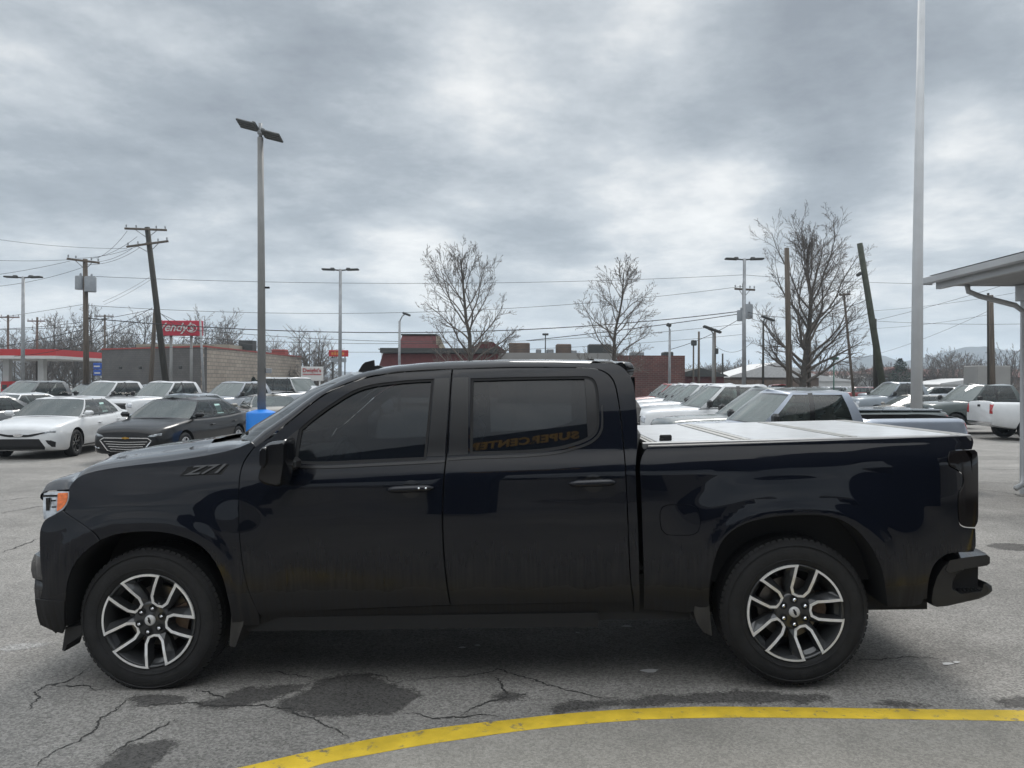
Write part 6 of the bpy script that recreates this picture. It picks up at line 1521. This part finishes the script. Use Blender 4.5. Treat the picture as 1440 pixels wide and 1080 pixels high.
# street lamps
def street_lamp(label, u, vtop, D, r=.09, arm=(.5, .5), m=None, hd=(.55, .3, .14)):
    x, y = q(u, D); z = ztop(vtop, D); t = thing('street_lamp', label, 'street lamp', (x, y, 0)); pole_mesh(t, [(0, 0, -.1), (0, 0, z)], [r*1.2, r*.8], m or B['gal'])
    mb = MB(); mb.tube([(0, 0, z-.05), (arm[0]*.5, 0, z+arm[1]*.7), (arm[0], 0, z+arm[1])], .04, 6); a = mb.build('arm', m or B['gal'], t)
    mb = MB(); mb.rbox((arm[0]+hd[0]*.2, 0, z+arm[1]), hd, .04, rot=Matrix.Rotation(R(20), 3, 'Y')); mb.build('lamp_head', B['darkroof'], a); return t
street_lamp('single street lamp before the red roof tower', 561.5, 453, 50, arm=(.35, .45))
street_lamp('slim lamp post with one floodlight in front of the brick wall', 941.5, 463, 50, arm=(-.12, .28), hd=(.30, .3, .22))
street_lamp('small distant lamp post left of the red roofed restaurant', 537, 495, 85, r=.07, arm=(-.35, .15), hd=(.3, .2, .1))
street_lamp('lamp post with long dark flat head right of the brick wall', 1003, 468, 52, r=.10, arm=(-.35, .25), hd=(1.3, .4, .16), m=B['poleg'])
street_lamp('dark lamp post with flat angled head left of the big bare tree', 1073, 453, 46, r=.07, arm=(.12, .25), hd=(.85, .3, .12), m=B['darkwood'])
def util_pole(label, base, top, D, r, m, arms=(), trafo=(), name='utility_pole'):
    (u0, v0), (u1, v1) = base, top; p0 = Vector(((u0-CX)/F*D, D, HC+(541-v0)/F*D)); p1 = Vector(((u1-CX)/F*D, D, HC+(541-v1)/F*D)); d = (p1-p0); p0 = p0 - d*((p0.z+.1)/d.z)
    t = thing(name, label, 'utility pole', tuple(p0)); L = p1-p0; pole_mesh(t, [(0, 0, 0), tuple(L*.5), tuple(L)], [r*1.15, r, r*.85], m, n=10)
    for (k, half, sl) in arms:
        c = L*k; mb = MB(); mb.rbox(c+Vector((0, -r-.06, 0)), (2*half, .12, .14), .02, rot=Matrix.Rotation(-sl, 3, 'Y')); a = mb.build('crossarm', B['wood'], t)
        for s in (-.92, -.45, .5, .92):
            mb = MB(); pp = c + Vector((s*half, -r-.06, .10+s*half*math.tan(sl))); mb.lathe([(.03, 0), (.06, .03), (.03, .07), (.06, .11), (.03, .18), (0, .19)], 8, 'Z', c=pp); mb.build('insulator', B['trafo'], a)
        for s in (-1, 1): mb = MB(); mb.tube([c+Vector((s*half*.5, -r, s*half*.5*math.tan(sl)-.05)), c+Vector((0, 0, -.55))], .025, 5); mb.build('brace', B['gal'], a)
    for (k, dx, rr, h) in trafo:
        c = L*k+Vector((dx, -.1, 0)); mb = MB(); mb.lathe([(0, 0), (rr, .02), (rr, h), (rr*.9, h+.06), (0, h+.08)], 20, 'Z', c=c); mb.lathe([(.05, h), (.08, h+.1), (.05, h+.25), (0, h+.26)], 8, 'Z', c=c+Vector((.08, 0, 0))); mb.build('transformer', B['trafo'], t, sharp=40)
    return t
up = util_pole
up('grey utility pole with two transformer cans above the left pickups', (121.5, 540), (119, 368), 50, .17, B['wood'], arms=((.985, 1.08, R(-7)),), trafo=((.795, -.35, .26, .85), (.78, .38, .36, .95)))
up('leaning dark utility pole with two crossarms before the block building', (233, 540), (206, 323), 52, .20, B['darkwood'], arms=((.985, 1.45, R(-2)), (.905, 1.45, R(8))))
up('pale wooden brace pole against the leaning utility pole', (212, 540), (218, 438), 52.5, .15, B['wood'])
up('small distant pole with crossarm at the left photo edge', (11, 540), (11, 447), 85, .13, B['wood'], arms=((.97, 1.4, 0),))
up('small distant pole with crossarm right of the left lamp', (52, 540), (52, 450), 85, .13, B['wood'], arms=((.95, 1.0, 0),))
up('small distant pole with crossarm right of the transformer pole', (147, 540), (147, 446), 95, .13, B['wood'], arms=((.98, 1.2, 0),))
up('thin grey pole at the corner of the block building', (286, 540), (281, 452), 62, .10, B['gal'])
up('utility pole with transformer boxes behind the twin lamp by the big tree', (1046.5, 540), (1045.5, 398), 55, .14, B['darkwood'], arms=((.95, .75, R(-3)),), trafo=((.70, -.32, .22, .75), (.72, .28, .32, 1.0)))
up('tall bare wooden pole in front of the big bare tree', (1110, 540), (1105.5, 348), 47, .17, B['wood'])
up('slim leaning pole with a small crossarm left of the dark leaning pole', (1199, 540), (1186, 411), 55, .09, B['wood'], arms=((.985, .4, R(5)),))
lp = up('thick dark pole leaning left at right of the big tree', (1241, 540), (1208, 341), 45, .19, mat('mossy_pole', (.05, .055, .04), .9, var=.3, scale=3))
mb = MB(); L = Vector(((1200-1241)/F*45, 0, (541-382)/F*45+HC)); mb.tube([L+Vector((.35, 0, .15)), L+Vector((.05, 0, .05))], .03, 5); mb.rbox(L, (.34, .25, .2), .06, rot=Matrix.Rotation(R(-35), 3, 'Y')); mb.build('lamp_head', B['darkroof'], lp)
up('short dark upright pole beside the leaning pole', (1231.5, 540), (1229.5, 447), 45.5, .13, B['darkwood'])
up('thinner post of the double pole near the canopy', (1390.5, 540), (1389, 410), 44, .08, B['darkwood'])
up('thicker post of the double pole near the canopy', (1396, 540), (1393, 413), 43, .14, B['wood'])
for i, (u, v, D, lb) in enumerate(((975, 478, 70, 'short pole with a small box on top beside the brick wall'), (982.5, 466, 72, 'mossy pole with a small lamp near the brick wall'), (1005, 462, 66, 'thin pole with a box halfway behind the flat headed lamp'), (1016, 497, 90, 'short thin pole between the lamp posts'), (1138, 455, 50, 'slim pole standing right of the tree trunk'))):
    o = up(lb, (u, 540), (u, v), D, .11 if i else .08, B['wood'] if i != 3 else B['darkwood'])
    if i in (0, 2): mb = MB(); hz_ = (541-v)/F*D+HC; mb.rbox((.0, -.15, hz_*(.97 if i == 0 else .72)), (.5, .3, .5), .05); mb.build('box', B['darkroof'], o)
# tall white flagpole
x, y = q(1288.5, 20.5); t = thing('flagpole', 'tall white pole rising out of the picture at right', 'flagpole', (x, y, 0)); pole_mesh(t, [(0, 0, -.1), (.02, 0, 5), (.10, 0, 13)], [.150, .132, .085], B['polew'], n=24)
mb = MB(); mb.lathe([(.15, 0), (.26, 0), (.26, .06), (.16, .12)], 24, 'Z'); mb.build('base_collar', B['gal'], t)
mb = MB(); mb.rbox((0, -.145, 1.0), (.10, .03, .22), .01); mb.build('hand_hole_cover', B['polew'], t)
mb = MB(); mb.tube([(.17, -.03, 1.2), (.13, 0, 12.8)], .006, 5); mb.build('halyard', B['polew'], t)
# ------------------------------------------------------------------ wires
WG = 'overhead wires'
def wire(label, a, b, sag=.6, r=.020, n=26):
    A1 = Vector(((a[0]-CX)/F*a[2], a[2], HC+(541-a[1])/F*a[2])); B1 = Vector(((b[0]-CX)/F*b[2], b[2], HC+(541-b[1])/F*b[2]))
    r = r*((a[2]+b[2])/2)/50
    mb = MB(); mb.tube([A1.lerp(B1, k/n)+Vector((0, 0, -sag*4*(k/n)*(1-k/n))) for k in range(n+1)], r, 5); o = mb.build('power_wire', B['wire']); tag(o, label, 'wire', WG); return o
wire('thin wire from left edge sagging to the leaning pole top', (-260, 280, 50), (178, 353, 52), .9, .012)
wire('upper wire from the left edge to the transformer pole crossarm', (-200, 345, 50), (97, 369, 50), .5, .013)
wire('second wire from left edge to the transformer pole crossarm', (-200, 400, 50), (97, 371, 50), .5, .013)
wire('lower wire rising from left edge to the transformer pole', (-200, 388, 50), (115, 380, 50), 1.2, .013)
for i, (a, b, lb) in enumerate(((135, 178, 'left'), (128, 192, 'middle'), (108, 206, 'right'))): wire(f'{lb} short wire between the transformer pole and the leaning pole top', (a, 367, 50), (b, 328+8*i, 52), .25, .012)
for i in range(2): wire(f'{["upper","lower"][i]} of the two short wires to the lower crossarm of the leaning pole', (122, 372+4*i, 50), (186+9*i, 352, 52), .3, .012)
wire('long high wire from the transformer pole to the far lamp at right', (121, 392, 50), (1045, 386, 55), .55, .014)
wire('high wire continuing right behind the trees to the right edge', (1045, 386, 55), (1700, 380, 60), .8, .012)
wire('long wire crossing at sign height from left lamp to the big tree', (121, 433, 50), (1045, 402, 55), 1.15, .014)
wire('thick cable from the left pole past the black roof to the transformers', (121, 451, 50), (1043, 437, 55), 1.25, .030)
wire('second cable below the thick one over the restaurant roof', (121, 468, 52), (1043, 455, 57), 1.2, .014)
wire('lowest faint wire behind the pickup roof', (121, 486, 54), (1043, 470, 60), 1.0, .012)
wire('cable from the left edge to the transformer pole, lowest dark one', (-200, 520, 50), (121, 466, 50), .3, .024)
wire('cable from the left edge crossing the lamp at far left', (-200, 468, 50), (121, 462, 50), .2, .016)
wire('cable from left edge to the pole at wire level', (-200, 458, 50), (215, 438, 52), .9, .018)
wire('cable rising from left edge to the leaning pole middle', (-200, 475, 50), (121, 431, 50), .15, .013)
wire('upper slanting cable from the trees to the leaning pole', (60, 485, 52), (214, 436, 52), .5, .018)
wire('lower slanting cable from the trees to the leaning pole', (20, 505, 52), (216, 444, 52), .6, .018)
wire('cable from the leaning pole down to the red sign', (217, 436, 52), (300, 489, 62), .4, .018)
wire('cable from the leaning pole to the block building roof', (217, 440, 52), (372, 488, 80), .6, .014)
wire('straight cable over the block building from pole to lamp', (219, 462, 52), (640, 482, 60), .3, .016)
wire('upper guy wire from leaning pole to the left ground', (211, 392, 52), (144, 428, 50), .1, .009)
wire('lower guy wire from leaning pole to the left ground', (212, 396, 52), (146, 432, 50), .1, .009)
wire('long cable rising right from the store roof to the transformers', (740, 480, 58), (1046, 440, 55), .1, .026)
wire('slack cable under the transformers towards the lamps', (940, 492, 56), (1043, 446, 55), .25, .018)
wire('lowest slack cable left of the big tree', (1006, 486, 60), (1060, 478, 58), .7, .012)
wire('cable from the transformers through the big tree to the leaning pole', (1046, 437, 55), (1218, 421, 45), .7, .018)
wire('guy wire from the leaning pole down left, upper', (1219, 424, 45), (1130, 508, 52), .2, .012)
wire('guy wire from the leaning pole down left, lower', (1219, 430, 45), (1150, 503, 52), .2, .012)
wire('wire from the leaning pole to the far right edge, upper', (1226, 436, 45), (1560, 380, 40), .3, .010)
wire('wire from the leaning pole to the far right edge, lower', (1228, 450, 45), (1560, 448, 40), .2, .012)
wire('wire from behind the white pole to the double pole', (1170, 462, 50), (1392, 440, 44), .25, .009)
wire('wire from the slim leaning pole to the canopy', (1192, 458, 54), (1500, 370, 40), .2, .012)
wire('faint wire from the double pole down to the left', (1200, 505, 60), (1390, 435, 44), .3, .009)
# ------------------------------------------------------------------ canopy at the right and the entrance behind the viewer
t = thing('porch_canopy', 'white porch roof with gutter at the right photo edge', 'canopy')
ex = 6.70; ey = 12.3; ez = ztop(393, 12.3)
mb = MB(); mb.box(ex+.22, 17, -3.2, ey-.15, ez-.09, ez-.03); mb.build('soffit', B['ceil'], t)
mb = MB(); mb.grid([[(ex+.02, y, ez-.08), (ex-.03, y, ez-.06), (ex-.04, y, ez+.03), (ex+.0, y, ez+.04), (ex+.0, y, ez+.02), (ex+.12, y, ez+.02)] for y in (-3.2, ey-.05)], smooth=False); mb.box(ex-.03, ex+.12, ey-.06, ey-.045, ez-.08, ez+.03); mb.build('gutter', B['polew'], t)
mb = MB(); mb.box(ex+.12, ex+.20, -3.2, ey-.16, ez-.16, ez+.06); mb.build('fascia', B['polew'], t)
mb = MB(); mb.box(ex+.2, 17, ey-.16, ey-.08, ez-.10, ez+.07); mb.build('end_fascia', B['polew'], t)
mb = MB(); mb.add([(ex+.08, -3.2, ez+.075), (ex+.08, ey-.02, ez+.075), (11, ey-3.5, ez+1.05), (11, -3.2, ez+1.05), (17, ey-.02, ez+.075), (17, -3.2, ez+.075)], [(0, 1, 2, 3), (1, 4, 2), (2, 4, 5, 3)]); mb.build('roof', mat('grey_shingles', (.16, .155, .15), .85, var=.25, scale=12), t)
px_, py_ = 8.16, 12.0
mb = MB(); mb.box(px_, px_+.22, py_-.11, py_+.11, ground_z(px_, 0)-.05, ez-.09); mb.build('post', B['polew'], t)
mb = MB(); mb.box(px_-.05, px_+.27, py_-.16, py_+.16, ez-.35, ez-.10); mb.build('post_cap', B['polew'], t)
mb = MB(); zg = ground_z(px_, 0); mb.tube([(ex+.60, ey-.2, ez-.08), (ex+.62, ey-.2, ez-.20), (ex+.80, ey-.22, ez-.28), (px_-.22, py_-.1, ez-.44), (px_-.07, py_-.1, ez-.56), (px_-.06, py_-.1, zg+.32), (px_-.08, py_-.1, zg+.14), (px_-.22, py_-.12, zg+.07)], .042, 10); mb.build('downspout', B['polew'], t)
for k in range(1, 5): 
    mb = MB(); mb.box(px_, px_+.22, py_-.11-3.4*k, py_+.11-3.4*k, -.05, ez-.09) 
    if k < 4: mb.build('post', B['polew'], t)
# entrance tower of the dealership, behind the viewer: seen only as reflections
t = thing('dealership_entrance', 'navy dealership front with gold lettering, mirrored in the rear door window', 'building', (0, 0, 0), R(23))
EY, EZ0, EZ1 = -4.0, 4.1, 6.55
mb = MB(); mb.box(-9, 12, EY-.5, EY, EZ0, EZ1); mb.build('fascia', B['navy'], t)
me = text_mesh('SUPERCENTER', .325, .02, bold=.012, space=1.12); me.materials.append(B['gold']); o = link('lettering', me, t); o.rotation_euler = (R(90), 0, R(180)); o.location = (-2.3, EY+.03, 6.06); o.scale = (1, 1.4, 1); 
for (a, b_) in ((-4.0, -2.8), (3.7, 5.7), (-9, -7.6)): mb = MB(); mb.box(a, b_, EY-.45, EY-.05, .1, EZ0); mb.build('pillar', B['navy'], t)
mb = MB(); mb.box(-16, 16, -14, -13.6, 0, 3.0); mb.build('shop_wall', B['greywall'], t)
for k in range(6):
    mb = MB(); mb.box(-12+k*3.6, -9.6+k*3.6, -13.58, -13.5, .4, 2.6); mb.build('shop_window', MT['privacy'], t)
# ------------------------------------------------------------------ bare trees
BARK = mat('bark', (.075, .065, .056), .9, var=.3, scale=5); TWIG = mat('twigs', (.125, .108, .095), .9)
def bare_tree(name, label, u, vtop, D, spread, seed, style='leader', r0=None, cat='tree', group=None, dens=1.0, lv=4, vbase=None, trunk_frac=.12, tw=1.0, oval=False):
    rnd = random.Random(seed); x, y = q(u, D); H = ztop(vtop, D); t = thing(name, label, cat, (x, y, -.1), 0, group)
    r0 = r0 or H*.018; TR = MB(); CRN = MB(); minr = .0105*D/50*tw
    def branch(p, d, L, r, lvl, mbk, up_=.12):
        n = max(3, int(L/.45)) if lvl < 2 else 3; n = min(n, 10); pts = [p.copy()]; dirs = [d.copy()]
        for i in range(n):
            d = (d + Vector((rnd.gauss(0, 1), rnd.gauss(0, 1), rnd.gauss(0, .6)))*.13 + Vector((0, 0, up_))).normalized(); p = p + d*L/n; pts.append(p.copy()); dirs.append(d.copy())
        rad = [max(minr, r*(1-.8*i/n)) for i in range(n+1)]
        mbk.tube(pts, rad, 8 if lvl == 0 else (5 if lvl == 1 else 3), cap=False, smooth=True)
        return pts, dirs, rad
    def kids(pts, dirs, rad, L, lvl, start=.25):
        if lvl >= lv: return
        m = int((7 if lvl == 1 else 5 if lvl == 2 else 4)*dens*(1 if L > .8 else .7)) + (1 if rnd.random() < .5 else 0)
        for k in range(m):
            t_ = lerp(start, 1.0, (k+rnd.random())/m); i = min(len(pts)-2, int(t_*(len(pts)-1))); f = t_*(len(pts)-1)-i; p = pts[i].lerp(pts[i+1], f); d0 = dirs[i+1]
            a = Vector((rnd.gauss(0, 1), rnd.gauss(0, 1), rnd.gauss(0, 1))); a = (a - d0*a.dot(d0)).normalized(); d = (d0*math.cos(R(38)) + a*math.sin(R(38))).normalized()
            l = L*rnd.uniform(.30, .55)*(1-.4*t_); q_ = branch(p, d, l, rad[i]*.55, lvl+1, CRN, .07); kids(*q_, l, lvl+1, .2)
    if style == 'leader':
        pts, dirs, rad = branch(Vector((0, 0, 0)), Vector((rnd.gauss(0, .02), 0, 1)), H, r0, 0, TR, .5)
        pts2 = [Vector((0, 0, 0)).lerp(Vector((pts[-1].x, pts[-1].y, H)), i/(len(pts)-1)) for i in range(len(pts))]
        N = int(26*dens)
        for k in range(N):
            f = trunk_frac + (1-trunk_frac)*(.96*((k+rnd.random())/N)**1.25 if oval else (k+rnd.random())/N); i = min(len(pts)-2, int(f*(len(pts)-1))); p = pts[i].lerp(pts[i+1], f*(len(pts)-1)-i)
            env = spread*(math.sin(math.pi*min(1, max(0, .22+.78*(1-f))))**.8 if f > .25 else .85)*(1-f**3*.6); az = k*2.4+rnd.random(); el = lerp(R(12), R(62), f)
            if oval:
                g = (f-trunk_frac)/(1-trunk_frac); el = lerp(R(26), R(72), g); reach = spread*math.sqrt(max(.02, 1-(1.55*g-.5)**2)); env = min(reach/math.cos(el), (H*1.01-p.z)/math.sin(el)+.3)
            L = max(.5, env*rnd.uniform(.85, 1.06)); b_ = branch(p, Vector((math.cos(az)*math.cos(el), math.sin(az)*math.cos(el), math.sin(el))), L, rad[i]*.50, 1, CRN, .06); kids(*b_, L, 1)
    else:   # several limbs from a short trunk
        pts, dirs, rad = branch(Vector((0, 0, 0)), Vector((0, 0, 1)), H*trunk_frac, r0*1.1, 0, TR, .5)
        N = {'vase': 13, 'round': 18}[style]
        for k in range(N):
            az = k*2.4+rnd.random()*.5; c = (k+.5)/N; el = lerp(R(80), R(28 if style == 'vase' else 14), c**.8); dv = Vector((math.cos(el), 0, math.sin(el))); hz = H*(1-trunk_frac); zc0 = .42*hz; rz_ = .58*hz; A2 = (dv.x/spread)**2+(dv.z/rz_)**2; B2 = -2*dv.z*zc0/rz_**2; C2 = (zc0/rz_)**2-1
            L = (-B2+math.sqrt(max(0, B2*B2-4*A2*C2)))/(2*A2)*rnd.uniform(.88, 1.0)
            p = pts[-1]*(1-.35*rnd.random()*c); b_ = branch(p, Vector((math.cos(az)*math.cos(el), math.sin(az)*math.cos(el), math.sin(el))), L, r0*lerp(.58, .26, c), 1, TR if k < 3 else CRN, .05); kids(*b_, L*1.05, 1, .22)
            # second set along the limb
            kids(*b_, L*.8, 1, .35)
    TR.build('trunk', BARK, t, recalc=False); CRN.build('crown', TWIG, t, recalc=False); return t
bare_tree('bare_tree', 'bare many stemmed tree rising behind the black pickup roof', 664, 360, 46, 2.9, 17, 'leader', r0=.19, trunk_frac=.08, dens=1.15, oval=True, tw=.85)
bare_tree('bare_tree', 'bare conical tree with one straight stem before the grey store', 868, 380, 46, 3.7, 5, 'leader', r0=.15, dens=1.15, lv=4, trunk_frac=.14, tw=.8)
bare_tree('bare_tree', 'big dense bare tree with rounded crown behind the right lamp poles', 1127, 338, 50, 4.1, 31, 'leader', r0=.27, trunk_frac=.15, dens=1.4, lv=4, tw=.72, oval=True)
TG_ = 'bare trees behind the buildings'
lst = [(62, 452, 105, 4.5), (86, 446, 112, 5), (103, 442, 108, 5), (131, 440, 115, 5), (160, 446, 105, 4.6), (182, 456, 112, 4), (203, 450, 108, 4.4), (262, 436, 115, 4.5), (300, 440, 105, 5.0), (322, 455, 112, 4.5), (441, 470, 90, 3.4), (38, 470, 120, 4)]
names_ = ['left of the far left lamp, between poles', 'second from the left lamp', 'third, tallest near the transformer pole', 'just right of the transformer pole', 'left over the block building corner', 'over the left end of the block building', 'behind the leaning pole', 'left behind the red script sign', 'right behind the red script sign', 'over the rooftop unit', 'standing behind the white store sign', 'nearest to the petrol canopy']
for i, ((u, v, D, s), nm) in enumerate(zip(lst, names_)): bare_tree('bare_tree', 'bare winter tree, ' + nm, u, v, D, s, 40+i, 'round' if i % 3 else 'leader', r0=.22, group=TG_, dens=.8, lv=4, tw=.8)
rl = [(1196, 512, 140, 7), (1225, 507, 150, 7), (1252, 512, 150, 6), (1285, 508, 150, 7), (1325, 490, 140, 7.5), (1342, 488, 145, 7), (1420, 482, 120, 6), (1008, 505, 130, 6), (1030, 502, 135, 6), (1062, 505, 120, 6), (1385, 500, 150, 6), (1155, 515, 150, 6)]
rn = ['third from left on the skyline right of the big tree', 'behind the leaning dark pole', 'left of the tall white pole', 'just behind the tall white pole', 'highest one right of the white pole', 'right half of the pair beside the white pole', 'near the canopy post', 'left one behind the red shed', 'right one behind the red shed', 'low one behind the twin lamp', 'between the double pole and its left neighbours', 'directly right of the big tree']
for i, ((u, v, D, s), nm) in enumerate(zip(rl, rn)): bare_tree('bare_tree', 'hazy bare tree, ' + nm, u, v+10, D, s, 80+i, 'round', r0=.25, group='hazy trees on the right skyline', dens=.75, lv=4, tw=.8)
# evergreens
EV = mat('evergreen_needles', (.028, .042, .026), .9, var=.4, scale=2)
def evergreen(label, u, vtop, D, w, cat='tree'):
    x, y = q(u, D); H = ztop(vtop, D); t = thing('evergreen_tree', label, cat, (x, y, 0)); rnd = random.Random(int(u)); mb = MB(); mb.tube([(0, 0, 0), (0, 0, H*.5)], .15, 6); mb.build('trunk', BARK, t); mb = MB()
    for k in range(1400):
        f = rnd.random()**.8; z = H*(.1+.9*f); rr = w*(1-f)**.7*(.5+.5*rnd.random())*(1+.25*math.sin(z*3+u)); a = rnd.random()*6.28; c = Vector((rr*math.cos(a), rr*math.sin(a), z)); s = .28*rnd.uniform(.6, 1.4)
        e1 = Vector((rnd.gauss(0, 1), rnd.gauss(0, 1), rnd.gauss(0, .5))).normalized()*s; e2 = Vector((rnd.gauss(0, 1), rnd.gauss(0, 1), rnd.gauss(0, .6))).normalized()*s; mb.add([c, c+e1, c+e2], [(0, 1, 2)])
    mb.build('crown', EV, t, recalc=False)
evergreen('dark evergreen under the hill left of the tall white pole', 1266, 503, 135, 3.0)
evergreen('dark bush at the right end of the tan block wall', 353, 533, 78, 1.6, 'bush')
# ------------------------------------------------------------------ hills, woods
def ridge(name, pts, D, m, depth=260, jit=3, seed=1):
    mb = MB(); rows = []; U0, U1 = pts[0][0], pts[-1][0]; n = 160
    for i in range(n+1):
        u = lerp(U0, U1, i/n); v = interp_s(pts, u); x = (u-CX)/F*D; z = HC+(541-v)/F*D + jit*noise.noise(Vector((u*.06, seed, 0))) + jit*.6*noise.noise(Vector((u*.31, seed, 4)))
        rows.append([(x, D-depth*.6, -6), (x*1.0, D-depth*.35, z*.45), (x, D, z), (x*1.05, D+depth, z*.75), (x*1.1, D+depth*2, -6)])
    mb.grid(rows); o = mb.build(name, m); tag(o, kind='structure')
WOODH = mat('winter_wooded_hill', (.060, .060, .058), .95, var=.3, scale=.03, detail=8)
ridge('hill', [(-900, 535), (-500, 500), (-200, 490), (0, 488), (60, 486), (130, 500), (220, 512), (330, 520), (420, 523), (520, 526), (700, 532), (950, 533)], 1400, WOODH, seed=3)
ridge('hill', [(820, 533), (950, 526), (1000, 516), (1060, 514), (1120, 516), (1180, 510), (1215, 499), (1240, 498), (1262, 506), (1300, 503), (1330, 496), (1362, 486), (1385, 485), (1410, 489), (1440, 492), (1500, 488), (1700, 480), (2300, 500)], 1300, WOODH, seed=9)
ridge('hill', [(900, 535), (1100, 525), (1200, 518), (1290, 517), (1330, 519), (1420, 517), (1600, 508), (2300, 520)], 700, WOODH, depth=120, jit=2.5, seed=5)
ridge('hill', [(-900, 530), (-300, 512), (0, 512), (90, 508), (150, 512), (260, 526), (420, 531), (500, 532), (640, 535), (900, 536)], 650, WOODH, depth=120, jit=2.0, seed=6)
# far wood reading as one mass
def wood(name, label, u0, u1, D, h, n, seed):
    rnd = random.Random(seed); mb = MB()
    for k in range(n):
        u = rnd.uniform(u0, u1); d = D*rnd.uniform(.92, 1.1); x = (u-CX)/F*d; H = h*rnd.uniform(.6, 1.1)
        p = Vector((x, d, 0)); mb.tube([p, p+Vector((rnd.gauss(0, .3), 0, H))], [.22, .07], 3, cap=False)
        for j in range(16):
            z = H*rnd.uniform(.3, .95); a = rnd.random()*6.28; L = H*.28*rnd.uniform(.5, 1.1); s = p+Vector((0, 0, z)); mb.tube([s, s+Vector((math.cos(a)*L, math.sin(a)*L, L*.8))], [.06, .03], 3, cap=False)
            for j2 in range(2):
                s2 = s+Vector((math.cos(a)*L, math.sin(a)*L, L*.8))*rnd.uniform(.5, 1); a2 = rnd.random()*6.28; mb.tube([s2, s2+Vector((math.cos(a2)*L*.5, math.sin(a2)*L*.5, L*.5))], [.05, .03], 3, cap=False)
    o = mb.build(name, TWIG, recalc=False); tag(o, label, 'wood', kind='stuff')
wood('woodland', 'bare grey woodland behind the block building and the petrol canopy', -60, 470, 170, 11, 130, 1)
wood('woodland', 'bare hazy woodland along the foot of the right hill', 960, 1600, 210, 6.0, 170, 2)
# ------------------------------------------------------------------ haze
HZ = bpy.data.materials.new('haze_air'); HZ.use_nodes = True; nt = HZ.node_tree; nt.nodes.clear(); o_ = nt.nodes.new('ShaderNodeOutputMaterial'); pv = nt.nodes.new('ShaderNodeVolumePrincipled')
pv.inputs['Color'].default_value = (.74, .87, 1.0, 1); pv.inputs['Density'].default_value = .00042; pv.inputs['Anisotropy'].default_value = 0.2; nt.links.new(pv.outputs[0], o_.inputs['Volume'])
USE_HAZE = True
if USE_HAZE:
    mb = MB(); mb.box(-4400, 4400, -450, 3400, -8, 105); o = mb.build('haze', HZ); tag(o, 'pale winter air over the whole scene', 'haze', kind='stuff')
    scene.cycles.volume_bounces = 1
